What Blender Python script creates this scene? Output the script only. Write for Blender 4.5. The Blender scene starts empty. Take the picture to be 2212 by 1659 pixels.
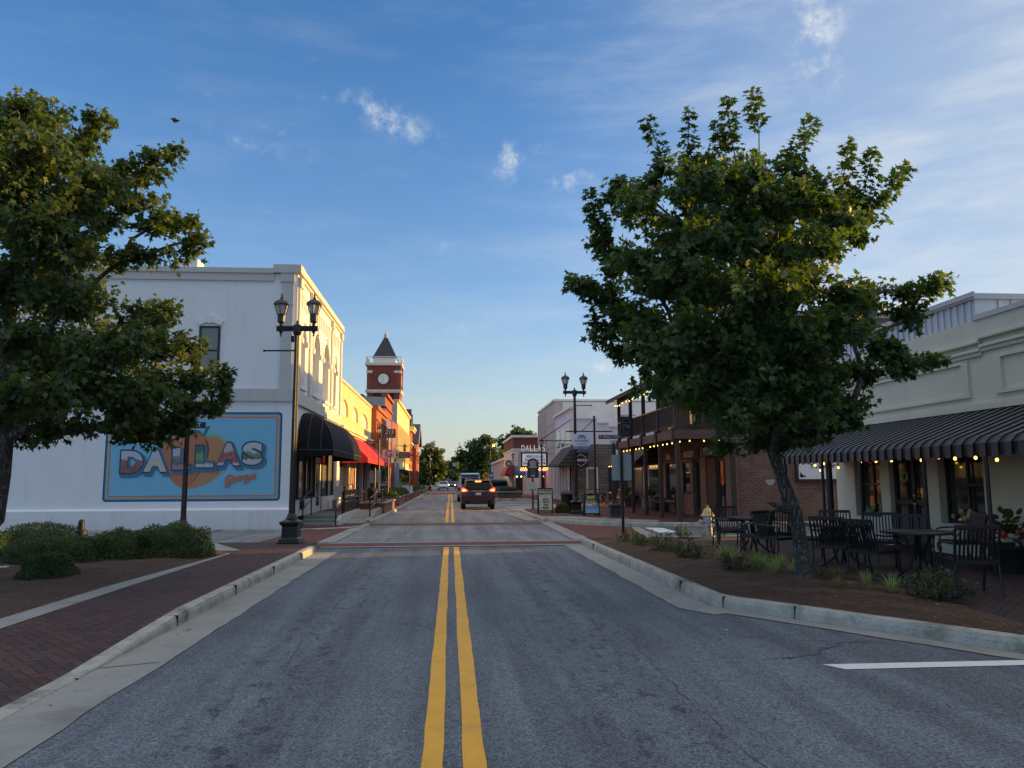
import bpy, math, random
import numpy as np
from mathutils import Vector, Matrix
R = math.radians
S = bpy.context.scene
COL = S.collection
random.seed(7)
rng = np.random.default_rng(11)

# ------------------------------------------------------------------ camera
H = 1.7
PITCH, YAW, ROLL = math.atan(.1242), math.atan(.07998), R(.3)
FPX, CX, CY = 1661.2, 1106.0, 829.5
fw = Vector((math.sin(YAW)*math.cos(PITCH), math.cos(YAW)*math.cos(PITCH), math.sin(PITCH)))
rt0 = Vector((math.cos(YAW), -math.sin(YAW), 0)); up0 = rt0.cross(fw)
rt = math.cos(ROLL)*rt0 - math.sin(ROLL)*up0
up = math.sin(ROLL)*rt0 + math.cos(ROLL)*up0
cd = bpy.data.cameras.new('camera'); cam = bpy.data.objects.new('camera', cd); COL.objects.link(cam)
cam.matrix_world = Matrix(((rt.x, up.x, -fw.x, 0), (rt.y, up.y, -fw.y, 0), (rt.z, up.z, -fw.z, H), (0, 0, 0, 1)))
cd.sensor_width = 36.0; cd.lens = FPX/2212*36; cd.clip_end = 3000; cd.clip_start = .05
S.camera = cam
def ray(u, v): return fw + (u-CX)/FPX*rt - (v-CY)/FPX*up
def G(u, v, z=0.0):          # point of the plane z seen at photo coordinates (2212 px wide)
    d = ray(u, v); t = (z-H)/d.z; return (d.x*t, d.y*t, z)
def PY(u, v, Y):             # point seen there on the plane y = Y
    d = ray(u, v); t = Y/d.y; return (d.x*t, Y, H+d.z*t)

# ------------------------------------------------------------------ node helper
class NT:
    def __init__(s, tree): s.t = tree; s.L = tree.links
    def n(s, typ, **kw):
        nd = s.t.nodes.new(typ)
        for k, v in kw.items():
            if hasattr(nd, k) and k not in nd.inputs: setattr(nd, k, v)
            else: s.put(nd.inputs[k], v)
        return nd
    def put(s, sock, v):
        if isinstance(v, bpy.types.NodeSocket): s.L.new(v, sock)
        else: sock.default_value = v
    def m(s, op, a, b=None, c=None, clamp=False):
        nd = s.t.nodes.new('ShaderNodeMath'); nd.operation = op; nd.use_clamp = clamp
        for i, v in enumerate((a, b, c)):
            if v is not None: s.put(nd.inputs[i], v)
        return nd.outputs[0]
    def vm(s, op, a, b=None, out=0):
        nd = s.t.nodes.new('ShaderNodeVectorMath'); nd.operation = op
        s.put(nd.inputs[0], a)
        if b is not None: s.put(nd.inputs[1], b)
        return nd.outputs[out]
    def mix(s, f, a, b, typ='MIX'):
        nd = s.t.nodes.new('ShaderNodeMix'); nd.data_type = 'RGBA'; nd.blend_type = typ
        s.put(nd.inputs[0], f); s.put(nd.inputs[6], a); s.put(nd.inputs[7], b)
        return nd.outputs[2]
    def noise(s, vec, scale, detail=4, rough=.55, out=0):
        nd = s.t.nodes.new('ShaderNodeTexNoise'); s.put(nd.inputs['Vector'], vec)
        s.put(nd.inputs['Scale'], scale); s.put(nd.inputs['Detail'], detail); s.put(nd.inputs['Roughness'], rough)
        return nd.outputs[out]
    def ramp(s, f, lo, hi):    # smooth step
        nd = s.t.nodes.new('ShaderNodeMapRange'); nd.interpolation_type = 'SMOOTHSTEP'
        s.put(nd.inputs[0], f); s.put(nd.inputs[1], lo); s.put(nd.inputs[2], hi)
        return nd.outputs[0]
    def sep(s, v):
        nd = s.t.nodes.new('ShaderNodeSeparateXYZ'); s.put(nd.inputs[0], v); return nd.outputs
    def comb(s, x, y, z):
        nd = s.t.nodes.new('ShaderNodeCombineXYZ')
        for i, v in enumerate((x, y, z)): s.put(nd.inputs[i], v)
        return nd.outputs[0]

# ------------------------------------------------------------------ world, sun, exposure
SUN_EL, SUN_AZ = R(7.0), R(10)     # azimuth from +X towards +Y
W = bpy.data.worlds.new("World"); S.world = W; W.use_nodes = True
w = NT(W.node_tree); W.node_tree.nodes.clear()
sky = w.n('ShaderNodeTexSky', sky_type='NISHITA', sun_disc=False, sun_elevation=SUN_EL, sun_rotation=R(90)-SUN_AZ)
sky.air_density = 1.0; sky.dust_density = .6; sky.ozone_density = 2.5; sky.altitude = 300
dirv = w.vm('NORMALIZE', w.n('ShaderNodeTexCoord').outputs['Generated'])
dx, dy, dz = w.sep(dirv)
# thin cirrus: (u, v, half width, half height, tilt, strength) of each wisp in the sky
WISPS = [(1765, 75, 46, 95, -12, 1.0), (1720, 130, 20, 36, 0, .5), (835, 262, 80, 30, 22, .9), (720, 222, 60, 10, 12, .4), (565, 320, 95, 16, 12, .55),
         (955, 315, 20, 22, 40, .35), (1100, 352, 38, 28, -10, .95), (1228, 398, 45, 26, 12, 1.0), (1165, 330, 50, 20, 25, .5), (1296, 798, 24, 16, 12, .8),
         (435, 210, 16, 6, 0, .3), (695, 140, 14, 5, 30, .3), (1380, 420, 24, 24, 0, .6), (960, 862, 120, 12, 4, .35), (800, 500, 300, 14, 8, .18), (1000, 700, 330, 16, -4, .2),
         (600, 290, 60, 8, 10, .4)]
cl = None
sw = w.noise(dirv, 9.0, 5, .6, out=1)
warp = w.vm('SUBTRACT', sw, (.5, .5, .5))
sc_ = w.t.nodes.new('ShaderNodeVectorMath'); sc_.operation = 'SCALE'; w.put(sc_.inputs[0], warp); sc_.inputs['Scale'].default_value = .05
dw = w.vm('ADD', dirv, sc_.outputs[0])
for (u, v, hw, hh, tl, st) in WISPS:
    c = ray(u, v).normalized(); a = rt*math.cos(R(tl)) - up*math.sin(R(tl)); b = rt*math.sin(R(tl)) + up*math.cos(R(tl))
    d = w.vm('SUBTRACT', dw, tuple(c))
    ea = w.m('POWER', w.m('MULTIPLY', w.vm('DOT_PRODUCT', d, tuple(a), 1), FPX/hw), 2.0)
    eb = w.m('POWER', w.m('MULTIPLY', w.vm('DOT_PRODUCT', d, tuple(b), 1), FPX/hh), 2.0)
    g = w.m('MULTIPLY', w.m('EXPONENT', w.m('MULTIPLY', w.m('ADD', ea, eb), -1.0)), st)
    cl = g if cl is None else w.m('MAXIMUM', cl, g)
fb = w.noise(dirv, 26.0, 8, .62)
fb2 = w.noise(w.comb(w.m('MULTIPLY', dx, 3.0), w.m('MULTIPLY', dy, 3.0), w.m('MULTIPLY', dz, 14.0)), 1.6, 6, .6)
fb3 = w.noise(dirv, 75.0, 6, .65)
wisp = w.m('MULTIPLY', w.m('MULTIPLY', cl, w.ramp(w.m('ADD', fb, w.m('MULTIPLY', cl, .16)), .49, .74)), w.m('MULTIPLY_ADD', w.ramp(fb3, .34, .66), .75, .25))
sund = Vector((math.cos(SUN_EL)*math.cos(SUN_AZ), math.cos(SUN_EL)*math.sin(SUN_AZ), math.sin(SUN_EL)))
towards = w.m('MULTIPLY_ADD', w.vm('DOT_PRODUCT', dirv, tuple(sund), 1), .5, .5)
veil = w.m('MULTIPLY', w.ramp(fb2, .35, .8), w.ramp(towards, .55, .95))
veil = w.m('ADD', veil, w.m('MULTIPLY', w.ramp(fb2, .42, .75), .12))
cloud = w.m('ADD', w.m('MULTIPLY', wisp, .8), w.m('MULTIPLY', veil, .62), clamp=True)
base = w.n('ShaderNodeHueSaturation', Saturation=1.2, Value=1.0, Color=w.mix(1.0, sky.outputs[0], (1.0, .965, 1.07, 1), 'MULTIPLY')).outputs[0]
low = w.m('EXPONENT', w.m('MULTIPLY', w.m('MAXIMUM', dz, 0.0), -6.0))
base = w.mix(w.m('MULTIPLY', low, .85), base, w.mix(towards, (1.6, 1.76, 1.92, 1), (2.2, 2.1, 1.9, 1)))
base = w.mix(w.m('MULTIPLY', w.ramp(towards, .62, .96), .72), base, (1.75, 1.95, 2.15, 1))
skyc = w.mix(cloud, base, (2.6, 2.75, 2.85, 1))
zenith_fill = w.m('MULTIPLY', w.ramp(dz, .60, .80), w.m('MULTIPLY_ADD', w.ramp(w.noise(dirv, 3.0, 6, .6), .35, .65), .6, .4))   # fill light added overhead out of view, broken up like cloud
skyc = w.mix(zenith_fill, skyc, (4.7, 4.5, 4.25, 1))
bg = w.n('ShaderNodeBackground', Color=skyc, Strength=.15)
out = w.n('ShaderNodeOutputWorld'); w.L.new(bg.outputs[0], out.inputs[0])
sl = bpy.data.lights.new('sun', 'SUN'); sl.energy = 4.4; sl.angle = R(.5); sl.color = (1, .56, .15)
so = bpy.data.objects.new('sun', sl); COL.objects.link(so)
so.rotation_euler = (-sund).to_track_quat('-Z', 'Y').to_euler(); so.location = (40, 10, 30)
S.view_settings.view_transform = 'Standard'; S.view_settings.look = 'None'; S.view_settings.exposure = 1.0; S.view_settings.gamma = 1.0
S.render.engine = 'CYCLES'
S.cycles.use_denoising = True; S.cycles.max_bounces = 6; S.cycles.diffuse_bounces = 3; S.cycles.glossy_bounces = 3
S.cycles.transmission_bounces = 4; S.cycles.transparent_max_bounces = 4; S.cycles.sample_clamp_indirect = 4.0
S.cycles.use_adaptive_sampling = True; S.cycles.adaptive_threshold = .015

# ------------------------------------------------------------------ mesh helper
OFF = {}
class MB:
    def __init__(s): s.v = []; s.f = []; s.mi = []; s.cur = 0; s.marks = []
    def mark(s): s.marks.append((len(s.v), len(s.f)))
    def face(s, pts):
        s.mark(); i = len(s.v); s.v += [tuple(p) for p in pts]; s.f.append(tuple(range(i, i+len(pts)))); s.mi.append(s.cur); return s
    def add(s, vs, fs):
        s.mark(); i = len(s.v); s.v += [tuple(p) for p in vs]
        for f in fs: s.f.append(tuple(k+i for k in f)); s.mi.append(s.cur)
        return s
    def box(s, x0, x1, y0, y1, z0, z1):
        return s.add([(x0,y0,z0),(x1,y0,z0),(x1,y1,z0),(x0,y1,z0),(x0,y0,z1),(x1,y0,z1),(x1,y1,z1),(x0,y1,z1)],
                     [(0,3,2,1),(4,5,6,7),(0,1,5,4),(1,2,6,5),(2,3,7,6),(3,0,4,7)])
    def bar(s, p0, p1, w, h, upv=(0,0,1)):     # rectangular bar between two points
        p0, p1 = Vector(p0), Vector(p1); d = (p1-p0).normalized(); u = Vector(upv)
        a = d.cross(u)
        if a.length < 1e-4: a = d.cross(Vector((1,0,0)))
        a.normalize(); b = a.cross(d).normalized()
        vs = [p + a*(i*w/2) + b*(j*h/2) for p in (p0, p1) for (i, j) in ((-1,-1),(1,-1),(1,1),(-1,1))]
        return s.add(vs, [(0,3,2,1),(4,5,6,7),(0,1,5,4),(1,2,6,5),(2,3,7,6),(3,0,4,7)])
    def path(s, pts, rad, n=8, caps=True):     # tube along points
        s.mark(); pts = [Vector(p) for p in pts]; k = len(pts)
        if not hasattr(rad, '__len__'): rad = [rad]*k
        base = len(s.v); prev = None
        for i, p in enumerate(pts):
            d = (pts[min(i+1,k-1)] - pts[max(i-1,0)]).normalized()
            if prev is None:
                a = d.cross(Vector((0,0,1)))
                if a.length < .05: a = d.cross(Vector((0,1,0)))
            else: a = prev - d*prev.dot(d)
            a.normalize(); prev = a; b = d.cross(a)
            for j in range(n):
                t = 2*math.pi*(j+.5)/n; s.v.append(tuple(p + (a*math.cos(t)+b*math.sin(t))*rad[i]))
        for i in range(k-1):
            for j in range(n):
                s.f.append((base+i*n+j, base+i*n+(j+1)%n, base+(i+1)*n+(j+1)%n, base+(i+1)*n+j)); s.mi.append(s.cur)
        if caps:
            s.f.append(tuple(base+j for j in reversed(range(n)))); s.mi.append(s.cur)
            s.f.append(tuple(base+(k-1)*n+j for j in range(n))); s.mi.append(s.cur)
        return s
    def tube(s, p0, p1, r0, r1=None, n=10): return s.path([p0, p1], [r0, r0 if r1 is None else r1], n)
    def lathe(s, prof, c=(0,0,0), n=16, sq=False, rot=0.0):   # profile of (radius, z); sq: square section
        s.mark(); base = len(s.v); k = len(prof); nn = 4 if sq else n
        for (r, z) in prof:
            for j in range(nn):
                t = 2*math.pi*j/nn + (math.pi/4 if sq else 0) + rot; q = r*(math.sqrt(2) if sq else 1)
                s.v.append((c[0]+q*math.cos(t), c[1]+q*math.sin(t), c[2]+z))
        for i in range(k-1):
            for j in range(nn):
                s.f.append((base+i*nn+j, base+i*nn+(j+1)%nn, base+(i+1)*nn+(j+1)%nn, base+(i+1)*nn+j)); s.mi.append(s.cur)
        s.f.append(tuple(base+j for j in reversed(range(nn)))); s.mi.append(s.cur)
        s.f.append(tuple(base+(k-1)*nn+j for j in range(nn))); s.mi.append(s.cur)
        return s
    def prism(s, poly, ax, a, b):   # polygon extruded along an axis: ax x -> poly (y, z); y -> (x, z); z -> (x, y)
        def P(p, t): return (t, p[0], p[1]) if ax == 'x' else (p[0], t, p[1]) if ax == 'y' else (p[0], p[1], t)
        n = len(poly); vs = [P(p, a) for p in poly] + [P(p, b) for p in poly]
        fs = [tuple(reversed(range(n))), tuple(range(n, 2*n))] + [(i, (i+1) % n, n+(i+1) % n, n+i) for i in range(n)]
        return s.add(vs, fs)
    def sphere(s, c, r, n=8, m=5, sz=1.0):
        return s.lathe([(max(.001, r*math.sin(math.pi*i/m)), -r*sz*math.cos(math.pi*i/m)) for i in range(m+1)], c, n)
    def each(s, name, m, parent=None, **kw):      # every solid added becomes an object of its own
        out = []; mk = s.marks+[(len(s.v), len(s.f))]
        for (a, b), (c, d) in zip(mk, mk[1:]):
            q = MB(); q.v = s.v[a:c]; q.f = [tuple(k-a for k in f) for f in s.f[b:d]]; q.mi = s.mi[b:d]; out.append(q.build(name, m, parent, **kw))
        return out
    def build(s, name, m, parent=None, smooth=False, bevel=0, seg=2):
        off = OFF.get(parent.name, (0,0,0)) if parent else (0,0,0)
        me = bpy.data.meshes.new(name)
        me.from_pydata([(x-off[0], y-off[1], z-off[2]) for (x, y, z) in s.v], [], s.f)
        for q in (m if isinstance(m, (list, tuple)) else [m]): me.materials.append(q)
        if isinstance(m, (list, tuple)): me.polygons.foreach_set('material_index', s.mi)
        o = bpy.data.objects.new(name, me); COL.objects.link(o)
        if smooth: me.polygons.foreach_set('use_smooth', [True]*len(me.polygons)); me.set_sharp_from_angle(angle=R(40))
        if parent: o.parent = parent; OFF[o.name] = off
        if bevel:
            b = o.modifiers.new('bevel', 'BEVEL'); b.width = bevel; b.segments = seg; b.limit_method = 'ANGLE'; b.angle_limit = R(35)
        return o
def tag(o, label=None, cat=None, group=None, kind=None):
    if label: o['label'] = label
    if cat: o['category'] = cat
    if group: o['group'] = group
    if kind: o['kind'] = kind
    return o
def thing(name, label, cat, loc=(0,0,0), group=None):
    o = bpy.data.objects.new(name, None); COL.objects.link(o); o.location = loc; o.empty_display_size = .2
    OFF[o.name] = tuple(loc); return tag(o, label, cat, group)
def dup(o, loc=None, rz=None, label=None, parent=None, group=None):
    c = o.copy(); COL.objects.link(c)
    if parent: c.parent = parent
    if loc is not None: c.location = loc
    if rz is not None: c.rotation_euler = (0, 0, rz)
    if label: c['label'] = label
    if group: c['group'] = group
    for ch in list(o.children): dup(ch, parent=c)
    return c
def structure(o): return tag(o, kind='structure')
def lettering(body, size, m, origin, xd=(1,0,0), ud=(0,0,1), depth=.006, bold=0, shear=0, align='CENTER', width=None, parent=None, name='lettering', height=None, space=1.0):
    cu = bpy.data.curves.new('t', 'FONT'); cu.body = body; cu.size = size; cu.offset = bold; cu.shear = shear; cu.extrude = depth/2
    cu.align_x = align; cu.align_y = 'CENTER'; cu.space_character = space; cu.resolution_u = 4; cu.space_line = .95
    ob = bpy.data.objects.new('t', cu); COL.objects.link(ob)
    me = bpy.data.meshes.new_from_object(ob.evaluated_get(bpy.context.evaluated_depsgraph_get()))
    COL.objects.unlink(ob); bpy.data.objects.remove(ob)
    co = np.empty(len(me.vertices)*3); me.vertices.foreach_get('co', co); co = co.reshape(-1, 3)
    if width: co[:, 0] *= width/(co[:, 0].max()-co[:, 0].min())
    if height: co[:, 1] *= height/(co[:, 1].max()-co[:, 1].min())
    xd, ud = np.array(xd, float), np.array(ud, float); nd = np.cross(xd, ud)
    off = OFF.get(parent.name, (0,0,0)) if parent else (0,0,0)
    P = np.array(origin) - np.array(off) + co[:, :1]*xd + co[:, 1:2]*ud + (co[:, 2:]+depth/2)*nd
    me.vertices.foreach_set('co', P.ravel()); me.materials.clear(); me.materials.append(m); me.name = name
    o = bpy.data.objects.new(name, me); COL.objects.link(o)
    if parent: o.parent = parent; OFF[o.name] = off
    return o

# ------------------------------------------------------------------ materials
def new_mat(name):
    m = bpy.data.materials.new(name); m.use_nodes = True; t = NT(m.node_tree)
    return m, t, m.node_tree.nodes['Principled BSDF']
def pos(t): return t.n('ShaderNodeNewGeometry').outputs['Position']
def mat(name, c, rough=.6, metal=0, var=.12, scale=2.0, bump=0, bscale=60, spec=.5, fine=0, stain=0, stainc=None, streak=0):
    m, t, b = new_mat(name); p = pos(t)
    f = t.m('MULTIPLY_ADD', t.noise(p, scale, 5), 2*var, 1-var)
    if fine: f = t.m('MULTIPLY', f, t.m('MULTIPLY_ADD', t.noise(p, bscale, 3, .7), 2*fine, 1-fine))
    col = t.mix(1.0, (*c, 1), t.comb(f, f, f), 'MULTIPLY')
    if stain: col = t.mix(t.m('MULTIPLY', t.ramp(t.noise(p, scale*.35, 6, .65), .52, .72), stain), col, (*(stainc or [q*.45 for q in c]), 1))
    if streak:
        x, y, z = t.sep(p)
        sv = t.noise(t.comb(t.m('MULTIPLY', x, 3.5), t.m('MULTIPLY', y, 3.5), t.m('MULTIPLY', z, .35)), 1.0, 6, .65)
        col = t.mix(t.m('MULTIPLY', t.ramp(sv, .5, .75), streak), col, (*[q*.5 for q in c], 1))
    t.L.new(col, b.inputs['Base Color']); b.inputs['Roughness'].default_value = rough
    b.inputs['Metallic'].default_value = metal; b.inputs['Specular IOR Level'].default_value = spec
    if bump:
        bn = t.n('ShaderNodeBump', Strength=bump, Distance=.02, Height=t.noise(p, bscale, 4, .65)); t.L.new(bn.outputs[0], b.inputs['Normal'])
    return m
def mat_brick(name, c1, c2, mortar, ax, bw=.21, bh=.075, ms=.012, var=.3, rough=.85, patch=0, patchc=None, bump=.6):
    m, t, b = new_mat(name); p = pos(t); x, y, z = t.sep(p)
    vec = {'x': t.comb(y, z, 0), 'y': t.comb(x, z, 0), 'z': t.comb(x, y, 0), 'zr': t.comb(y, x, 0)}[ax]
    wob = t.vm('ADD', vec, t.vm('MULTIPLY', t.vm('SUBTRACT', t.noise(p, 9, 2, .5, out=1), (.5,.5,.5)), (.012,.008,0)))
    br = t.n('ShaderNodeTexBrick', Vector=wob, Color1=(*c1,1), Color2=(*c2,1), Mortar=(*mortar,1)); br.offset = .5
    for k, v in (('Scale', 1.0), ('Mortar Size', ms), ('Mortar Smooth', .3), ('Bias', 0.0), ('Brick Width', bw), ('Row Height', bh)): br.inputs[k].default_value = v
    f = t.m('MULTIPLY_ADD', t.noise(p, 2.2, 6, .65), 2*var, 1-var)
    col = t.mix(1.0, br.outputs[0], t.comb(f, f, f), 'MULTIPLY')
    if patch: col = t.mix(t.m('MULTIPLY', t.ramp(t.noise(p, .9, 6, .7), .48, .62), patch), col, (*patchc, 1))
    t.L.new(col, b.inputs['Base Color']); b.inputs['Roughness'].default_value = rough; b.inputs['Specular IOR Level'].default_value = .3
    h = t.m('ADD', t.m('MULTIPLY', br.outputs[1], -1.0), t.m('MULTIPLY', t.noise(p, 70, 3), .3))
    bn = t.n('ShaderNodeBump', Strength=bump, Distance=.01, Height=h); t.L.new(bn.outputs[0], b.inputs['Normal'])
    return m
def mat_herring(name, c1, c2, mortar, w_=.105):
    m, t, b = new_mat(name); p = pos(t); x, y, z = t.sep(p); k = 1/w_/math.sqrt(2)
    a = t.m('MULTIPLY', t.m('ADD', x, y), k); c = t.m('MULTIPLY', t.m('SUBTRACT', y, x), k)
    i, j = t.m('FLOOR', a), t.m('FLOOR', c); fx, fy = t.m('SUBTRACT', a, i), t.m('SUBTRACT', c, j)
    q = t.m('FLOORED_MODULO', t.m('SUBTRACT', i, j), 4.0)
    eq = [t.m('COMPARE', q, float(n), .2) for n in range(4)]
    dl = t.m('ADD', fx, eq[1]); dr = t.m('ADD', t.m('SUBTRACT', 1.0, fx), eq[0])
    db = t.m('ADD', fy, eq[2]); dt = t.m('ADD', t.m('SUBTRACT', 1.0, fy), eq[3])
    e = t.m('MINIMUM', t.m('MINIMUM', dl, dr), t.m('MINIMUM', db, dt))
    wn = t.n('ShaderNodeTexWhiteNoise', Vector=t.comb(t.m('SUBTRACT', i, eq[1]), t.m('SUBTRACT', j, eq[2]), 0)); wn.noise_dimensions = '3D'
    col = t.mix(wn.outputs[0], (*c1, 1), (*c2, 1))
    f = t.m('MULTIPLY_ADD', t.noise(p, 1.1, 6, .65), .7, .62); col = t.mix(1.0, col, t.comb(f, f, f), 'MULTIPLY')
    col = t.mix(t.ramp(e, .02, .09), (*mortar, 1), col)
    t.L.new(col, b.inputs['Base Color']); b.inputs['Roughness'].default_value = .8; b.inputs['Specular IOR Level'].default_value = .3
    h = t.m('ADD', t.ramp(e, 0, .1), t.m('ADD', t.m('MULTIPLY', t.noise(p, 60, 3), .3), t.m('MULTIPLY', wn.outputs[0], .35)))
    bn = t.n('ShaderNodeBump', Strength=.7, Distance=.008, Height=h); t.L.new(bn.outputs[0], b.inputs['Normal'])
    return m
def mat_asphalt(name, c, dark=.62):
    m, t, b = new_mat(name); p = pos(t); x, y, z = t.sep(p)
    v = t.n('ShaderNodeTexVoronoi', Vector=p, Scale=75.0); sp = t.m('MULTIPLY_ADD', v.outputs['Color'], 1.5, .25)
    f = t.m('MULTIPLY_ADD', t.noise(p, .45, 6, .62), .8, .6)
    f = t.m('MULTIPLY', f, t.m('MULTIPLY_ADD', t.noise(p, 12, 5, .75), .6, .7))
    ly = t.noise(t.comb(t.m('MULTIPLY', x, 2.2), t.m('MULTIPLY', y, .12), 0), 1.0, 4, .6)
    f = t.m('MULTIPLY', f, t.m('MULTIPLY_ADD', t.ramp(ly, .36, .64), .38, .8))
    f = t.m('MULTIPLY', f, sp)
    # drips of oil down the middle of each lane
    spot = t.m('MULTIPLY', t.ramp(t.noise(t.comb(x, t.m('MULTIPLY', y, .55), 0), 6.0, 5, .75), .52, .64), t.ramp(t.m('ABSOLUTE', t.m('SUBTRACT', t.m('ABSOLUTE', x), 1.45)), .8, .1))
    f = t.m('MULTIPLY', f, t.m('SUBTRACT', 1.0, t.m('MULTIPLY', spot, dark)))
    col = t.mix(1.0, (*c, 1), t.comb(f, f, f), 'MULTIPLY')
    # fine wandering cracks
    cw = t.vm('ADD', p, t.vm('MULTIPLY', t.vm('SUBTRACT', t.noise(p, 1.3, 5, .7, out=1), (.5,.5,.5)), (.9,.9,0)))
    vc = t.n('ShaderNodeTexVoronoi', Vector=cw, Scale=.33); vc.feature = 'DISTANCE_TO_EDGE'
    crack = t.m('MULTIPLY', t.ramp(vc.outputs['Distance'], .006, .001), t.ramp(t.noise(p, .4, 3), .5, .62))
    col = t.mix(t.m('MULTIPLY', crack, .6), col, (.012, .013, .016, 1))
    t.L.new(col, b.inputs['Base Color']); b.inputs['Roughness'].default_value = .8; b.inputs['Specular IOR Level'].default_value = .35
    bn = t.n('ShaderNodeBump', Strength=.75, Distance=.006, Height=t.m('ADD', v.outputs['Distance'], t.m('MULTIPLY', crack, -2.0))); t.L.new(bn.outputs[0], b.inputs['Normal'])
    return m
def mat_leaf(name, c1, c2, c3=None, trans=.45, rough=.5):
    m, t, b = new_mat(name); geo = t.n('ShaderNodeNewGeometry'); r = geo.outputs['Random Per Island']
    col = t.mix(r, (*c1, 1), (*c2, 1))
    if c3: col = t.mix(t.ramp(r, .88, 1.0), col, (*c3, 1))
    big = t.noise(geo.outputs['Position'], 1.3, 3); col = t.mix(1.0, col, t.mix(big, (.6,.62,.6,1), (1.35,1.35,1.2,1)), 'MULTIPLY')
    b.inputs['Roughness'].default_value = rough; b.inputs['Specular IOR Level'].default_value = .4
    t.L.new(col, b.inputs['Base Color'])
    tr = t.n('ShaderNodeBsdfTranslucent', Color=t.mix(1.0, col, (2.1, 2.3, .5, 1), 'MULTIPLY'))
    mx = t.n('ShaderNodeMixShader', Fac=trans); t.L.new(b.outputs[0], mx.inputs[1]); t.L.new(tr.outputs[0], mx.inputs[2])
    t.L.new(mx.outputs[0], t.t.nodes['Material Output'].inputs[0])
    return m
def mat_emit(name, c, s):
    m, t, b = new_mat(name); b.inputs['Base Color'].default_value = (*c, 1)
    b.inputs['Emission Color'].default_value = (*c, 1); b.inputs['Emission Strength'].default_value = s; return m
def mat_glass(name, c=(.02,.025,.03), rough=.04, spec=.9):
    m, t, b = new_mat(name); p = pos(t)
    b.inputs['Base Color'].default_value = (*c, 1); b.inputs['Roughness'].default_value = rough; b.inputs['Specular IOR Level'].default_value = spec
    bn = t.n('ShaderNodeBump', Strength=.05, Distance=.05, Height=t.noise(p, .8, 2)); t.L.new(bn.outputs[0], b.inputs['Normal'])
    return m

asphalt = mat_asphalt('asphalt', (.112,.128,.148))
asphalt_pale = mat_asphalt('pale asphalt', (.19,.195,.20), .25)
concrete = mat('concrete', (.29,.29,.265), .85, var=.25, scale=1.7, bump=.4, bscale=90, fine=.25, stain=.65, stainc=(.12,.115,.10), spec=.3)
kerb_m = mat('kerb concrete', (.40,.39,.34), .85, var=.5, scale=4.5, bump=.8, bscale=45, fine=.45, stain=.9, stainc=(.10,.10,.085), streak=.8, spec=.3)
pave_herring = mat_herring('herringbone brick paving', (.10,.048,.040), (.052,.035,.037), (.022,.018,.018))
pave_dark = mat_herring('dark brick paving', (.055,.03,.028), (.033,.023,.025), (.014,.012,.013))
brick_red_road = mat_brick('brick band', (.19,.06,.042), (.12,.05,.042), (.07,.05,.045), 'z', .2, .1, .012)
pave_red = mat_brick('red brick paving', (.16,.052,.042), (.11,.042,.038), (.05,.03,.027), 'z', .21, .105, .008, var=.35)
ground_m = mat('ground', (.06,.062,.06), .9, var=.3, scale=.3)
yellow_p = mat('yellow road paint', (.74,.37,.02), .6, var=.16, scale=4, fine=.3, bscale=90, stain=.4, stainc=(.40,.21,.03), bump=.4)
white_p = mat('white road paint', (.72,.72,.7), .6, var=.1, scale=3, fine=.15, bscale=80, stain=.2)
stucco = mat('white stucco', (.76,.77,.77), .8, var=.07, scale=.9, bump=.35, bscale=40, fine=.04, streak=.2, spec=.25)
stucco_trim = mat('grey beige trim', (.53,.52,.49), .8, var=.06, scale=1.2, bump=.15, bscale=60, streak=.2, spec=.25)
black_iron = mat('black painted iron', (.012,.013,.014), .38, var=.2, scale=6, bump=.08, bscale=30, spec=.5)
black_matt = mat('black powder coat', (.01,.011,.012), .5, var=.2, scale=8, spec=.4)
glass_dark = mat_glass('dark window glass')
glass_pale = mat_glass('curtained window glass', (.16,.16,.14), .06, .7)
frame_black = mat('black frame', (.015,.015,.016), .5, var=.1)
frame_white = mat('white frame', (.68,.68,.66), .5, var=.06, stain=.1)
# ================================================================== SETTING
def sheet(name, poly, z, m):
    return structure(MB().face([(x, y, z) for (x, y) in poly]).build(name, m))
def slab(name, poly, z0, z1, m, bevel=0):
    return structure(MB().prism(poly, 'z', z0, z1).build(name, m, bevel=bevel))
def offset_line(pts, d):
    out = []
    for i, p in enumerate(pts):
        a, b = pts[max(i-1, 0)], pts[min(i+1, len(pts)-1)]
        t = Vector((b[0]-a[0], b[1]-a[1])).normalized(); out.append((p[0]-t.y*d, p[1]+t.x*d))
    return out
def kerb(name, pts, width, hs, m=None, joint=3.0):
    """rounded kerb stone run along pts (left side = back), height per point"""
    mb = MB(); sg = 1 if width > 0 else -1
    prof = [(0, -.05), (.012, .6), (.03, .93), (.05, 1.0), (abs(width), 1.0), (abs(width), -.05)]
    rings = []
    for i, p in enumerate(pts):
        a, b = pts[max(i-1, 0)], pts[min(i+1, len(pts)-1)]
        t = Vector((b[0]-a[0], b[1]-a[1])).normalized(); h = hs[i] if hasattr(hs, '__len__') else hs
        rings.append([(p[0]-t.y*q*sg, p[1]+t.x*q*sg, (r*h if r > 0 else r)) for (q, r) in prof])
    n = len(prof); k = len(mb.v)
    for r_ in rings: mb.v += r_
    for i in range(len(rings)-1):
        for j in range(n-1):
            mb.f.append((k+i*n+j, k+(i+1)*n+j, k+(i+1)*n+j+1, k+i*n+j+1)); mb.mi.append(0)
    for i in (0, len(rings)-1): mb.f.append(tuple(k+i*n+j for j in range(n))); mb.mi.append(0)
    return structure(mb.build(name, m or kerb_m))
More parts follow.
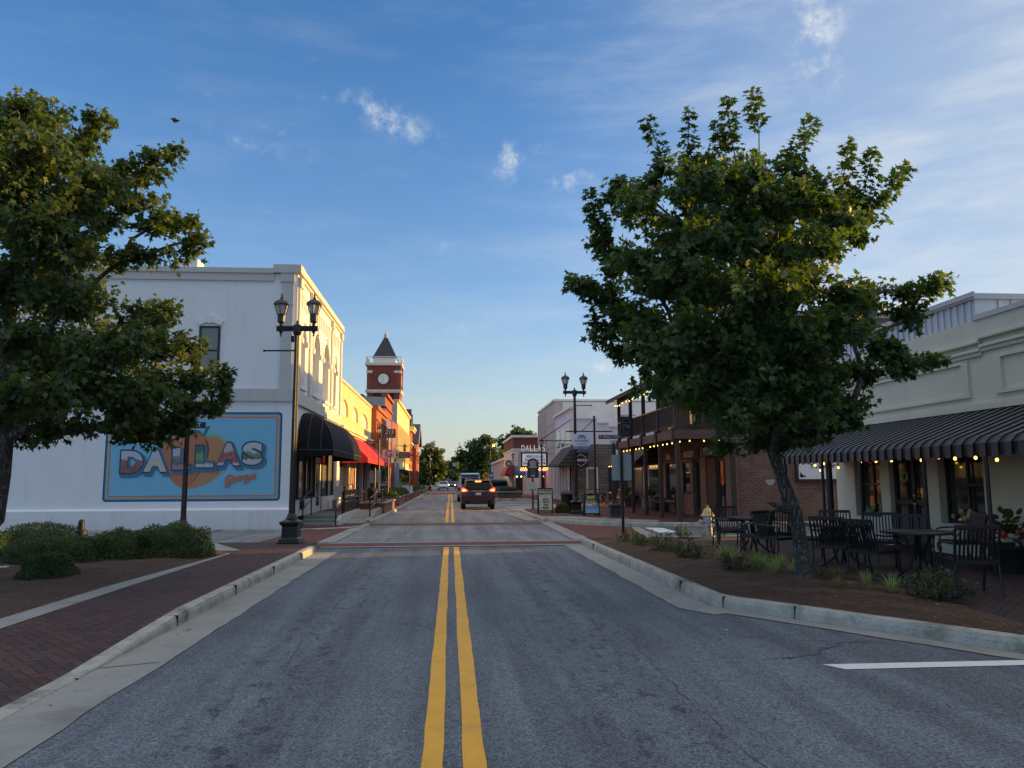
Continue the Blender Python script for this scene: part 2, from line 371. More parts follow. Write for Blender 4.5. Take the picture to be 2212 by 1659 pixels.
def resample(pts, step):
    out = [pts[0]]
    for a, b in zip(pts, pts[1:]):
        L = math.dist(a, b); n = max(1, int(L/step))
        out += [(a[0]+(b[0]-a[0])*i/n, a[1]+(b[1]-a[1])*i/n) for i in range(1, n+1)]
    return out
def smooth_line(pts, it=2):
    for _ in range(it):
        o = [pts[0]]
        for a, b in zip(pts, pts[1:]): o += [(a[0]*.75+b[0]*.25, a[1]*.75+b[1]*.25), (a[0]*.25+b[0]*.75, a[1]*.25+b[1]*.75)]
        pts = o+[pts[-1]]
    return pts
def ragged(pts, amp, step=.12):
    q = resample(pts, step); return [(x+random.uniform(-amp, amp), y+random.uniform(-amp, amp)) for (x, y) in q]

sheet('ground', [(-900, -200), (900, -200), (900, 1500), (-900, 1500)], -.06, ground_m)
sheet('road', [(-60, -14), (60, -14), (60, 420), (-60, 420)], 0, asphalt)
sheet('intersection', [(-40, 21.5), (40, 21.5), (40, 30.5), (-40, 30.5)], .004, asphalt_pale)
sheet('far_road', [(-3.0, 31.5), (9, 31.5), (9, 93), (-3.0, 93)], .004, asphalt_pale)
sheet('side_street', [(5.2, 20.9), (40, 20.9), (40, 27.3), (5.2, 27.3)], .012, asphalt)
# brick bands of the crossing, with concrete strips beside them
sheet('crosswalk_band', [(-3.9, 20.35), (4.6, 20.35), (4.6, 21.4), (-3.9, 21.4)], .014, brick_red_road)
sheet('crosswalk_band', [(-3.1, 29.45), (4.2, 29.45), (4.2, 30.75), (-3.1, 30.75)], .014, brick_red_road)
for (y0, y1) in ((20.1, 20.35), (21.4, 21.65), (29.25, 29.45), (30.75, 30.95)):
    sheet('concrete_strip', [(-3.3, y0), (4.3, y0), (4.3, y1), (-3.3, y1)], .016, concrete)
sheet('concrete_strip', [(-3.65, 21.75), (-3.15, 21.75), (-3.05, 30.65), (-3.5, 28.3)], .018, concrete)
sheet('concrete_strip', [(3.45, 21.75), (3.95, 21.75), (4.0, 30.65), (3.55, 30.65)], .018, concrete)
sheet('side_crosswalk', [(-5.4, 20.9), (-3.65, 21.75), (-3.5, 28.2), (-4.95, 27.2)], .017, brick_red_road)
sheet('side_crosswalk', [(3.95, 21.75), (5.6, 21.2), (6.3, 27.0), (4.9, 28.6), (4.0, 30.4)], .0175, brick_red_road)
sheet('concrete_strip', [(5.5, 21.0), (5.9, 20.95), (6.6, 27.0), (6.3, 27.05)], .019, concrete)
sheet('speed_table', [(-3.0, 95), (5.5, 95), (5.5, 113), (-3.0, 113)], .06, mat('pink brick table', (.24,.10,.085), .8, var=.2, scale=.5))
# painted lines
for (x0, x1) in ((-.166, -.036), (.084, .222)):
    y = [-4+i*.342 for i in range(71)]
    L = [(x0+random.uniform(-.006, .006), q) for q in y]; Rr = [(x1+random.uniform(-.006, .006), q) for q in reversed(y)]
    sheet('road_marking', L+Rr, .006, yellow_p)
for (x0, x1) in ((-.215, -.075), (.035, .175)):
    sheet('road_marking', [(x0, 31.05), (x1, 31.05), (x1, 92), (x0, 92)], .022, yellow_p)
sheet('road_marking', [(3.40, 7.06), (7.4, 7.0), (7.4, 6.84), (3.52, 6.86)], .006, white_p)
sheet('road_marking', [G(*q)[:2] for q in ((1391.3, 1140.7), (1425.5, 1151.6), (1465.9, 1150.8), (1431.7, 1141.4))], .018, white_p)
for y in (43.5, 47.2, 51.5, 56.5):
    sheet('road_marking', [(3.4, y), (6.0, y+1.0), (6.0, y+1.25), (3.4, y+.22)], .024, white_p)
crack_m = mat('sealed crack', (.028,.03,.034), .6)
for pts, w_ in (([(1.95, 3), (1.8, 6.5), (1.98, 9), (1.85, 12), (2.0, 16), (1.9, 20)], .007), ([(-1.5, 7.5), (-1.62, 9), (-1.5, 11.5), (-1.7, 14)], .006), ([(2.0, 9.2), (3.2, 8.3), (4.6, 7.8)], .008)):
    q = [(x+random.uniform(-.03, .03), y) for x, y in resample(smooth_line(pts, 2), .15)]; sheet('road_crack', offset_line(q, w_*.5)+[(x+random.uniform(-.006, .006), y) for x, y in offset_line(q, -w_*.5)][::-1], .003, crack_m)
# gutters
def gutter(pts, w_, z=.008):
    inner = pts; outer = offset_line(pts, w_); outer = [(x+random.uniform(-.018, .018), y) for (x, y) in outer]
    sheet('gutter', inner+outer[::-1], z, concrete)
LK = resample([(-3.2, -8), (-3.2, 19.0)], .3)
gutter(LK, -.53)
sheet('gutter_crack', [(-3.2, 7.55), (-2.72, 7.75), (-2.72, 7.765), (-3.2, 7.57)], .011, mat('crack', (.05,.05,.045), .9))
RK = smooth_line([(3.42, 20.3), (3.46, 16), (3.48, 10.8), (3.52, 10.2), (3.85, 9.75), (5.6, 7.15), (8.6, 2.7), (13, -4)], 2)
gutter(resample([(3.42, 20.2), (3.48, 10.4), (3.75, 9.9)], .3), -.48)
gutter(resample([(3.7, 9.97), (5.6, 7.15), (8.6, 2.7)], .3), -.3, .0085)

def hL(y): return .02 + .13*min(1, max(0, (y-7.2)/2.8))**1.0
ly = [-8+i*.3 for i in range(91)]
kerb('kerb', [(-3.19, y) for y in ly], .17, [hL(y) for y in ly])
kerb('kerb', RK, .17, .155)
jm = mat('kerb joint', (.03,.03,.028), .9)
for f in (.12, .3, .47, .6, .74, .86):
    i = int(f*(len(RK)-1)); a_, b_ = Vector((*RK[i], 0)), Vector((*RK[i+1], 0)); dv_ = (b_-a_).normalized(); nv_ = Vector((-dv_.y, dv_.x, 0)); p_ = a_-nv_*.004
    structure(MB().add([tuple(p_+dv_*q+nv_*r_+Vector((0, 0, h_))) for q in (0, .007) for r_ in (.001, .18) for h_ in (0, .1565)], [(0,1,3,2),(4,6,7,5),(0,4,5,1),(1,5,7,3),(2,3,7,6)]).build('kerb_joint', jm))
for y in (7.15, 9.6, 12.1, 14.6, 17.2):
    h = hL(y)+.002; structure(MB().box(-3.365, -3.186, y, y+.007, -.01, h).build('kerb_joint', jm))
# brick pavement on the left, falling to the dropped kerb
mb = MB(); nx = 6
def xo(y): return -4.77 if y < 12.4 else -4.77+.07*(y-12.4)/5.8 if y < 18.2 else -4.70-.55*(y-18.2)
ys = [-8+i*.4 for i in range(72)]
for y in ys:
    a, b = -3.355, xo(y)
    for i in range(nx+1):
        q = i/nx; mb.v.append((a+(b-a)*q, y, hL(y)*(1-q)+.15*q - .002))
for i in range(len(ys)-1):
    for j in range(nx):
        k = i*(nx+1)+j; mb.f.append((k, k+nx+1, k+nx+2, k+1)); mb.mi.append(0)
structure(mb.build('sidewalk', pave_herring))
sheet('concrete_edging', [(xo(y), y) for y in ys if y < 17.6]+[(-4.78, 17.5), (-5.02, 13.5), (-5.1, 12), (-5.12, 9), (-5.14, -8)], .154, concrete)
slab('footway', [(-3.36, -8), (-3.36, 20.45), (-40, 20.45), (-40, -8)], -.05, .008, concrete)
slab('footway', [(-4.0, 18.2), (-3.4, 20.42), (-22, 20.42), (-22, 18.2)], .01, .135, concrete)
# pine straw bed
straw_ground = mat('pine straw ground', (.085,.05,.033), .95, var=.5, scale=5, fine=.5, bscale=60, bump=1.0)
def bed(name, poly, z, amp, step=.25):
    xs = [p[0] for p in poly]; yy = [p[1] for p in poly]
    def inside(x, y):
        c = False
        for (x1, y1), (x2, y2) in zip(poly, poly[1:]+poly[:1]):
            if (y1 > y) != (y2 > y) and x < (x2-x1)*(y-y1)/(y2-y1)+x1: c = not c
        return c
    def edged(x, y):
        d = 9
        for (x1, y1), (x2, y2) in zip(poly, poly[1:]+poly[:1]):
            L2 = (x2-x1)**2+(y2-y1)**2; t = max(0, min(1, ((x-x1)*(x2-x1)+(y-y1)*(y2-y1))/L2)); d = min(d, math.dist((x, y), (x1+t*(x2-x1), y1+t*(y2-y1))))
        return d
    import mathutils
    me = bpy.data.meshes.new(name); nx_, ny_ = int((max(xs)-min(xs))/step)+1, int((max(yy)-min(yy))/step)+1
    P = [Vector((min(xs)+i*step+random.uniform(-.03,.03), min(yy)+j*step+random.uniform(-.03,.03))) for i in range(nx_+1) for j in range(ny_+1)]
    P = [p for p in P if inside(p.x, p.y) and edged(p.x, p.y) > step*.3]
    bd = [Vector(p) for p in resample(poly+[poly[0]], step)[:-1]]; n = len(bd)
    v, e, f = mathutils.geometry.delaunay_2d_cdt(bd+P, [(i, (i+1) % n) for i in range(n)], [], 1, 1e-5)[:3]
    mb = MB(); mb.v = [(p.x, p.y, z+min(edged(p.x, p.y), .6)/.6*amp*(.6+.8*mathutils.noise.noise((p.x*1.7, p.y*1.7, 3)))) for p in v]; mb.f = [tuple(q) for q in f]; mb.mi = [0]*len(f)
    o = structure(mb.build(name, straw_ground, smooth=True))
    return lambda x, y: inside(x, y), (lambda x, y: z+min(edged(x, y), .6)/.6*amp*(.6+.8*mathutils.noise.noise((x*1.7, y*1.7, 3))))
bedL = [(-5.1, -6), (-5.1, 9), (-5.08, 12), (-5.0, 13.5), (-4.79, 17.4), (-5.3, 18.3), (-22, 18.3), (-22, 14.4), (-9.2, 14.2), (-8.3, 13.9), (-7.2, 13.0), (-7.3, 12.3), (-9, 11.7), (-22, 11.5), (-22, -6)]
inL, zL = bed('mulch_bed', bedL, .15, .07)
RI = offset_line(RK, .17)
bedR = [p for p in RI if p[1] > 4.2] + [(8.5, 4.2), (6.0, 7.8), (6.1, 9.0), (6.35, 11.7), (6.6, 14.5), (6.5, 16), (6.1, 17.6), (5.9, 18.9), (5.0, 20.1), (3.7, 20.25)]
slab('footway', [p for p in RI]+[(40, -4), (40, 20.6), (3.6, 20.6)], -.05, .15, pave_dark)
inR, zR = bed('mulch_bed', bedR, .153, .09)
inH, zH = bed('mulch_bed', [(6.6, 19.2), (9.9, 19.0), (9.9, 20.45), (6.4, 20.45)], .153, .05)
slab('kerb', [(5.6, 20.6), (40, 20.6), (40, 20.78), (5.6, 20.78)], -.05, .155, kerb_m, .02)
# parking lot at the far left with white concrete kerbs
sheet('parking_lot', [(-22, 11.7), (-9, 11.9), (-7.6, 12.35), (-7.45, 12.9), (-8.3, 13.7), (-9.2, 14.1), (-22, 14.3)], .158, asphalt)
wk = mat('pale kerb concrete', (.55,.55,.53), .8, var=.12, scale=3, bump=.2)
kerb('kerb', smooth_line([(-12, 12.0), (-9.2, 12.05), (-7.5, 12.35), (-7.0, 12.75), (-7.4, 13.25), (-8.6, 13.25), (-12, 13.0)], 3), .16, .19, wk)
kerb('kerb', smooth_line([(-7.75, 14.4), (-8.6, 14.15), (-10, 14.0), (-14, 13.6)], 2), -.3, .22, wk)
# far left block: ramped forecourt, steps, ramp
slab('footway', [(-30, 27.3), (-5.0, 27.3), (-4.0, 28.0), (-3.35, 28.6), (-3.1, 30.9), (-3.0, 31.0), (-5.6, 31.0), (-5.6, 28.1), (-30, 28.1)], -.05, .03, pave_red)
kerb('kerb', smooth_line([(-30, 27.25), (-5.6, 27.25), (-5.0, 27.3), (-4.0, 27.95), (-3.3, 28.6), (-3.1, 30.6)], 2), .1, .05)
for (z0, y0) in ((.12, 29.35), (.24, 29.95), (.36, 30.55)):
    slab('steps', [(-5.62, y0), (-4.32, y0), (-4.32, 31.2), (-5.62, 31.2)], .0, z0, concrete, .015)
slab('footway', [(-7.2, 30.7), (-4.3, 30.7), (-4.3, 36.3), (-3.2, 36.3), (-3.2, 130), (-7.2, 130)], .0, .355, pave_red)
slab('footway', [(-5.6, 31.0), (-4.32, 31.0), (-4.32, 34), (-7.0, 36), (-7.0, 31)], .3, .359, concrete)
rp = MB().prism([(31.0, 0.02), (36.3, .02), (36.3, .357), (31.0, .035)], 'x', -4.15, -3.42); structure(rp.build('ramp', concrete))
wl = MB().prism([(29.9, 0), (36.3, 0), (36.3, .40), (31.4, .40), (30.4, .34), (29.95, .2)], 'x', -4.32, -4.15); structure(wl.build('ramp_wall', mat('pale concrete', (.5,.5,.47), .8, var=.12, scale=2, stain=.2), bevel=.01))
wl = MB().prism([(31.1, 0), (36.3, 0), (36.3, .46), (34.6, .44), (31.6, .15)], 'x', -3.42, -3.16); structure(wl.build('ramp_wall', concrete, bevel=.01))
kerb('kerb', smooth_line([(-3.1, 30.9), (-2.98, 31.6), (-2.93, 34), (-2.93, 95)], 2), .2, .15)
slab('footway', [(-3.4, 36.2), (-3.05, 36.2), (-3.05, 130), (-3.4, 130)], 0, .16, concrete)
# north-east block
NEK = smooth_line([(40, 27.05), (9.0, 27.05), (7.4, 27.2), (5.6, 28.2), (4.1, 30.4), (3.6, 32.2), (3.55, 40.3), (3.9, 40.9), (5.2, 41.6), (6.2, 43.5), (6.2, 61.5), (5.4, 63.0), (3.9, 63.8), (3.7, 64.6), (3.7, 100)], 2)
NEI = offset_line(NEK, -.17)
slab('footway', NEI+[(40, 100)], -.05, .165, pave_red)
kerb('kerb', NEK, -.17, .16)
slab('footway', [(8.0, 27.3), (40, 27.3), (40, 44), (8.0, 44)], .1, .19, pave_red)
slab('footway', [(3.9, 31.4), (5.6, 28.6), (7.4, 27.5), (7.8, 28.6), (6.2, 30.2), (5.2, 32.3), (3.9, 32.5)], .1, .169, concrete)
bedNE = [(3.8, 32.6), (5.3, 32.5), (5.7, 34), (5.5, 40.0), (3.8, 40.3)]
inN, zN = bed('mulch_bed', bedNE, .166, .04, .4)
sheet('gutter', [(3.1, 31.7), (3.6, 31.7), (3.55, 40.3), (2.6, 39.5)], .026, concrete)
sheet('gutter', [(3.0, 63), (5.4, 62.6), (3.9, 63.8), (3.7, 100), (3.2, 100)], .026, concrete)
# ================================================================== LEFT SIDE BUILDINGS
def arch_pts(y0, y1, zs, rise, n=10):
    """points of an arch from (y1, zs) over to (y0, zs)"""
    c, a = (y0+y1)/2, (y1-y0)/2
    return [(c+a*math.cos(math.pi*i/n), zs+rise*math.sin(math.pi*i/n)) for i in range(n+1)]
def arched_wall(mb, ya, yb, za, zb, x0, x1, wins, ax='x'):
    """wall slab between ya..yb with arched openings (y0, y1, sill, spring, rise)"""
    y = ya
    for (y0, y1, s_, sp, rs) in wins:
        if y0 > y: mb.prism([(y, za), (y0, za), (y0, zb), (y, zb)], ax, x0, x1)
        if s_ > za: mb.prism([(y0, za), (y1, za), (y1, s_), (y0, s_)], ax, x0, x1)
        mb.prism([(y0, zb), (y1, zb)] + arch_pts(y0, y1, sp, rs), ax, x0, x1); y = y1
    mb.prism([(y, za), (yb, za), (yb, zb), (y, zb)], ax, x0, x1)
FXL = -5.6
wb = thing('white_building', 'two-storey white stucco corner building with a postcard mural and black domed awning', 'building', (-12, 28, 0))
mb = MB().box(-24, -5.95, 28.0, 39.4, 0, 9.2)
arched_wall(mb, 28.0, 39.4, 4.5, 9.2, -5.95, FXL, [(28.95, 29.8, 5.2, 6.95, .42), (31.4, 32.95, 5.2, 6.95, .78), (33.85, 35.5, 5.2, 6.95, .78), (37.0, 37.85, 5.2, 6.95, .42)])
mb.box(-5.95, FXL, 28.0, 28.5, 0, 4.5).box(-5.95, FXL, 38.8, 39.4, 0, 4.5)
wb_wall = mb.build('wall', stucco, wb)
MB().prism([(27.84, -.05), (28.0, -.05), (28.0, .76), (27.84, .69)], 'x', -24, FXL+.02).build('base_course', stucco, wb)
mb = MB().box(-24, FXL+.09, 27.91, 28.0, 4.53, 4.97).box(FXL, FXL+.09, 28.0, 39.4, 4.46, 4.9)
mb.box(-24, -6.45, 27.93, 28.0, 8.93, 9.2).build('string_course', stucco_trim, wb)
mb = MB().box(-24, -6.45, 27.88, 28.25, 9.2, 9.4).box(-6.47, FXL+.14, 27.86, 28.7, 9.22, 9.54).box(FXL-.3, FXL+.14, 28.7, 39.45, 9.24, 9.5)
mb.box(FXL, FXL+.07, 28.7, 39.42, 9.1, 9.24).build('cornice', stucco_trim, wb, bevel=.015)
mb = MB().box(-6.14, -5.73, 27.94, 28.0, 4.97, 9.2)
for y0, y1 in ((28.08, 28.5), (30.45, 30.85), (35.95, 36.35), (38.9, 39.3)): mb.box(FXL, FXL+.08, y0, y1, 4.9, 9.1); mb.box(FXL, FXL+.13, y0-.06, y1+.06, 8.75, 9.1)
mb.box(-6.2, -5.7, 27.9, 28.0, 8.9, 9.22).box(-6.18, -5.71, 27.92, 28.0, 8.05, 8.1).each('pilaster', stucco_trim, wb)
mb = MB()
for a, b in ((28.8, 30.2), (31.2, 35.6), (36.7, 38.6)):
    k = max(4, int((b-a)/.42))
    for i in range(k):
        y = a+(b-a)*(i+.5)/k; mb.box(FXL, FXL+.05, y-.07, y+.07, 8.15, 8.62)
    mb.box(FXL, FXL+.06, a-.1, b+.1, 8.62, 8.74)
mb.build('frieze', stucco, wb)
panel_grey = mat('grey window panel', (.30,.31,.32), .7, var=.06)
for (y0, y1, rs) in ((28.95, 29.8, .42), (31.4, 32.95, .78), (33.85, 35.5, .78), (37.0, 37.85, .42)):
    f = MB().prism([(y0, 5.2), (y1, 5.2)] + arch_pts(y0, y1, 6.95, rs), 'x', -5.94, -5.88).build('window', panel_grey, wb)
    MB().box(FXL, FXL+.1, y0-.1, y1+.1, 5.08, 5.2).build('window_sill', stucco, f)
    q = MB().box(FXL, FXL+.1, y0-.2, y0, 6.8, 7.0).box(FXL, FXL+.1, y1, y1+.2, 6.8, 7.0)
    c = (y0+y1)/2; q.box(FXL, FXL+.12, c-.1, c+.1, 6.95+rs-.02, 6.95+rs+.28)
    o = arch_pts(y0-.14, y1+.14, 7.0, rs+.12); i_ = arch_pts(y0, y1, 6.98, rs)
    for a in range(10): q.prism([o[a], o[a+1], i_[a+1], i_[a]], 'x', FXL, FXL+.05)
    q.build('window_surround', stucco, f)
for xa in (-9.02, -12.6, -16.2):
    x1 = xa+.74
    f = MB().box(xa, xa+.08, 27.97, 28.05, 5.5, 7.24).box(x1-.08, x1, 27.97, 28.05, 5.5, 7.24).box(xa+.08, x1-.08, 27.97, 28.05, 7.16, 7.24).box(xa+.08, x1-.08, 27.97, 28.05, 5.5, 5.58).box(xa+.08, x1-.08, 27.97, 28.05, 6.32, 6.38).build('window', frame_black, wb)
    MB().box(xa+.08, x1-.08, 27.985, 28.03, 5.58, 6.32).box(xa+.08, x1-.08, 27.985, 28.03, 6.38, 7.16).build('pane', glass_pale, f)
    q = MB(); o = [(xa-.1+(x1-xa+.2)*i/8, 7.42+.16*math.sin(math.pi*i/8)) for i in range(9)]; b_ = [(xa+(x1-xa)*i/8, 7.26+.12*math.sin(math.pi*i/8)) for i in range(9)]
    for a in range(8): q.prism([b_[a], b_[a+1], o[a+1], o[a]], 'y', 27.93, 28.0)
    c = (xa+x1)/2; q.prism([(c-.06, 7.34), (c+.06, 7.34), (c+.09, 7.64), (c-.09, 7.64)], 'y', 27.91, 28.0).build('lintel', stucco, f)
MB().box(-9.9, -9.2, 28.02, 28.75, 9.4, 9.72).build('chimney', stucco, wb, bevel=.01)
# --- mural: a flat painting on the wall, in layers a few millimetres apart
def paint(name, c, rough=.75): return mat(name, c, rough, var=.05, scale=3, fine=.04, bscale=50, spec=.25)
mural = MB().box(-11.0, -7.0, 27.995, 27.999, 2, 3).build('mural', paint('mural blue', (.20,.49,.67)), wb)
def rrect(x0, x1, z0, z1, r, n=5):
    out = []
    for (cx_, cz_, a0) in ((x1-r, z1-r, 0), (x0+r, z1-r, 90), (x0+r, z0+r, 180), (x1-r, z0+r, 270)):
        out += [(cx_+r*math.cos(R(a0+90*i/n)), cz_+r*math.sin(R(a0+90*i/n))) for i in range(n+1)]
    return out
lay = 0
for ins, c in ((0, (.025,.07,.16)), (.045, (.06,.22,.36)), (.085, (.22,.42,.42)), (.125, (.42,.48,.42)), (.15, (.55,.20,.11)), (.205, (.20,.49,.67))):
    lay += 1
    MB().prism(rrect(-12.04+ins, -6.0-ins, 1.0+ins, 4.13-ins, max(.02, .12-ins*.5)), 'y', 28.0-.0022*lay, 28.0).build('mural_border' if ins < .2 else 'mural_field', paint('mural paint', c), mural)
def MX(bx): return -12.03+(bx-96)/333
def MZ(by): return 1.0+(1132-by)/321.7
def mpoly(name, pts, c, m=None):
    global lay; lay += 1
    MB().prism([(MX(a), MZ(b)) for a, b in pts], 'y', 28.0-.0022*lay, 28.0-.0022*lay+.002).build(name, m or paint('mural paint', c), mural)
def mcurve(ctrl, it=3): return smooth_line(ctrl+[ctrl[0]], it)[:-1]
mpoly('mural_leaf', mcurve([(1215,400),(1290,365),(1380,375),(1450,420),(1500,480),(1440,520),(1330,440)]), (.20,.45,.33))
mpoly('mural_peach', mcurve([(1180,420),(1290,395),(1400,420),(1455,500),(1460,620),(1450,760),(1380,870),(1240,950),(1100,990),(1030,1000),(1060,900),(1180,700)]), (.47,.25,.13))
mpoly('mural_peach', mcurve([(1030,1000),(930,965),(840,880),(780,760),(735,600),(735,480),(800,390),(900,340),(1020,325),(1140,335),(1230,400),(1262,500),(1240,640),(1190,780),(1110,910)]), (.48,.19,.11))
mpoly('mural_peach_fold', mcurve([(1205,395),(1265,480),(1280,590),(1230,720),(1150,860),(1030,985),(1120,880),(1190,770),(1240,620),(1245,500)]), (.28,.055,.05))
mpoly('mural_stem', mcurve([(1195,400),(1215,320),(1240,285),(1275,280),(1262,320),(1240,350),(1225,400)]), (.05,.20,.14))
mpoly('mural_leaf', mcurve([(1090,330),(1150,330),(1195,370),(1200,400),(1140,370)]), (.05,.22,.15))
def mat_bands(name, cuts, c0, freq=1.6):
    m, t, b = new_mat(name); p = pos(t); x, y, z = t.sep(p)
    mute = lambda c: tuple(.78*q+.22*.34 for q in c); c0 = mute(c0); cuts = [(zc, mute(c)) for zc, c in cuts]
    zz = t.m('ADD', z, t.m('MULTIPLY', t.m('SUBTRACT', t.noise(p, 4*freq, 2), .5), .35)); col = (*c0, 1)
    for zc, c in cuts: col = t.mix(t.m('GREATER_THAN', zz, zc), col, (*c, 1))
    wv = t.m('GREATER_THAN', t.noise(t.comb(t.m('MULTIPLY', x, 7), z, z), 5, 2), .6); col = t.mix(t.m('MULTIPLY', wv, .5), col, t.mix(.5, col, (.75,.72,.7,1)))
    t.L.new(col, b.inputs['Base Color']); b.inputs['Roughness'].default_value = .75; return m
LET = [('D', 275, 525, 575, 828, mat_bands('letter view', [(2.25, (.24,.06,.05)), (2.45, (.45,.52,.62))], (.20,.035,.03))),
       ('A', 537, 803, 558, 815, mat_bands('letter view', [(2.2, (.55,.5,.42)), (2.5, (.45,.55,.66))], (.62,.56,.45))),
       ('L', 848, 1052, 545, 792, mat_bands('letter view', [(2.25, (.05,.10,.06)), (2.45, (.10,.16,.14)), (2.6, (.4,.5,.6))], (.38,.15,.19))),
       ('L', 1112, 1322, 520, 767, mat_bands('letter view', [(2.3, (.05,.12,.2)), (2.45, (.07,.32,.04)), (2.72, (.02,.07,.04))], (.45,.5,.55))),
       ('A', 1365, 1633, 487, 748, mat_bands('letter view', [(2.35, (.32,.02,.035)), (2.75, (.5,.4,.42))], (.5,.45,.46))),
       ('S', 1655, 1890, 480, 740, mat_bands('letter view', [(2.45, (.05,.11,.07)), (2.6, (.08,.3,.05)), (2.7, (.5,.55,.6))], (.5,.5,.53)))]
l0 = lay
navy, steel = paint('mural navy', (.022,.06,.12)), paint('mural steel blue', (.085,.19,.29))
for dxs, (grow, m_, dpx, dpz) in enumerate(((44, steel, 30, 30), (34, steel, 14, 14), (30, steel, 0, 0), (20, navy, 0, 0), (-6, None, 0, 0))):
    for (ch, a, b_, c, d, fm) in LET:
        lettering(ch, 1.0, m_ or fm, (MX((a+b_)/2+dpx), 28.0-.0022*(l0+1+dxs), MZ((c+d)/2+dpz)), (1,0,0), (0,0,1), .002, .085 if m_ else .06,
                  width=(b_-a+grow)/333, height=(d-c+grow)/321.7, parent=mural, name='mural_lettering')
lay = l0+6
# script lettering as brushed strokes: each letter a list of polylines on a 0..1 grid
SC = {'G': [[(.95,.85),(.7,1.0),(.35,.95),(.1,.6),(.1,.2),(.35,0),(.7,.1),(.85,.45),(.5,.42)],[(.85,.45),(.8,-.1),(.55,-.5),(.2,-.4),(.35,-.1),(.9,.1)]],
      'e': [[(0,.2),(.6,.35),(.55,.6),(.3,.6),(.15,.3),(.3,.02),(.7,.1),(.95,.3)]], 'o': [[(.4,.58),(.12,.45),(.12,.1),(.4,0),(.7,.15),(.68,.5),(.4,.58)],[(.68,.5),(1,.5)]],
      'r': [[(.1,.3),(.25,.6),(.3,.5),(.3,.0)],[(.3,.4),(.5,.6),(.75,.55)]], 'g': [[(.7,.5),(.4,.6),(.12,.4),(.2,.05),(.5,.05),(.72,.5),(.66,-.2),(.45,-.5),(.15,-.4),(.4,-.1),(.95,.2)]],
      'i': [[(.2,.55),(.25,.1),(.5,0),(.8,.25)],[(.3,.82),(.32,.86)]], 'a': [[(.7,.5),(.4,.6),(.12,.35),(.25,.02),(.55,.1),(.72,.55),(.7,.1),(.95,.1)]],
      't': [[(.35,1.0),(.28,.2),(.45,0),(.75,.2)],[(.05,.62),(.7,.66)]], 'n': [[(.1,.55),(.15,0)],[(.15,.35),(.4,.6),(.6,.5),(.65,.05),(.95,.15)]],
      's': [[(.6,.5),(.35,.6),(.2,.42),(.55,.2),(.4,0),(.1,.08)]], 'f': [[(.75,.85),(.55,1.0),(.38,.7),(.3,-.3)],[(.1,.5),(.65,.52)]], 'm': [[(.1,.55),(.12,0)],[(.12,.4),(.3,.6),(.42,.4),(.42,0)],[(.42,.4),(.6,.6),(.78,.4),(.8,.05),(.95,.1)]]}
def script(word, x, z, w_, h, slope, th, m, yb, parent, name):
    mb = MB(); cx_ = x
    for ch in word:
        cw = w_*(1.45 if ch in 'Gm' else .6 if ch in 'it' else .95)
        for st in SC[ch]:
            pts = [(cx_+(px+.18*pz)*cw, z+(cx_-x)*slope+pz*h) for px, pz in smooth_line(st, 2)]
            lf, rg = offset_line(pts, th/2), offset_line(pts, -th/2); yb -= .0003; k = len(mb.v)
            for (p_, q_) in zip(lf, rg): mb.v += [(p_[0], yb, p_[1]), (q_[0], yb, q_[1])]; yb -= .00002
            for i in range(len(pts)-1): mb.f.append((k+2*i, k+2*i+1, k+2*i+3, k+2*i+2)); mb.mi.append(0)
        cx_ += cw*.95
    return mb.build(name, m, parent)
salmon = paint('mural salmon', (.46,.16,.09)); pinkish = paint('mural pale pink', (.62,.40,.38))
for th, m_, dy in ((.085, pinkish, 0), (.055, salmon, .006)):
    script('Georgia', MX(1465), MZ(925), .165, .26, .16, th, m_, 28.0-.0022*lay-dy, mural, 'mural_lettering')
    script('Greetings', MX(255), MZ(370), .165, .27, -.02, th, m_, 28.0-.0022*lay-dy, mural, 'mural_lettering')
    script('from', MX(470), MZ(450), .17, .24, .05, th, m_, 28.0-.0022*lay-dy, mural, 'mural_lettering')
# --- storefront and black domed awning
MB().box(-6.35, -5.95, 28.5, 38.8, 0, .36).build('shop_floor', concrete, wb)
mb = MB().box(-5.93, -5.75, 28.5, 31.5, .36, .98).box(-5.93, -5.7, 31.5, 33.6, .36, .98).box(-5.93, -5.75, 35.4, 38.8, .36, .98).each('bulkhead', frame_white, wb)
fr = MB()
for y in (28.52, 30.0, 31.5, 32.6, 33.6, 35.4, 37.1, 38.72): fr.box(-5.92, -5.76, y, y+.09, .98, 3.0)
fr.box(-5.92, -5.74, 28.5, 38.8, 2.95, 3.1).box(-5.9, -5.72, 28.5, 33.6, .98, 1.05).build('shop_frame', frame_black, wb)
MB().box(-5.88, -5.84, 28.6, 38.7, 1.0, 2.95).build('pane', glass_pale, wb)
d = MB().box(-5.86, -5.8, 33.8, 34.0, .36, 2.7).box(-5.86, -5.8, 35.1, 35.3, .36, 2.7).box(-5.86, -5.8, 34.0, 35.1, 2.5, 2.7).box(-5.86, -5.8, 34.0, 35.1, .36, .6).build('door', frame_white, wb)
MB().box(-5.85, -5.83, 34.0, 35.1, .6, 2.5).build('pane', glass_dark, d)
MB().tube((-5.76, 34.1, 1.2), (-5.76, 34.1, 1.6), .02).build('handle', black_iron, d)
MB().box(-5.74, -5.6, 30.3, 30.5, .6, .95).build('letter_box', black_matt, wb, bevel=.01)
MB().box(-5.95, -5.62, 28.5, 38.8, 3.1, 4.5).build('shop_header', stucco, wb)
awn_black = mat('black awning canvas', (.008,.0085,.010), .8, var=.25, scale=1.2, bump=.1, bscale=120, fine=.1, spec=.2)
yn, yf, xf, zb_, zt_ = 28.7, 37.3, -4.28, 2.82, 4.27
mb = MB(); n = 10; dep = xf-FXL-.02
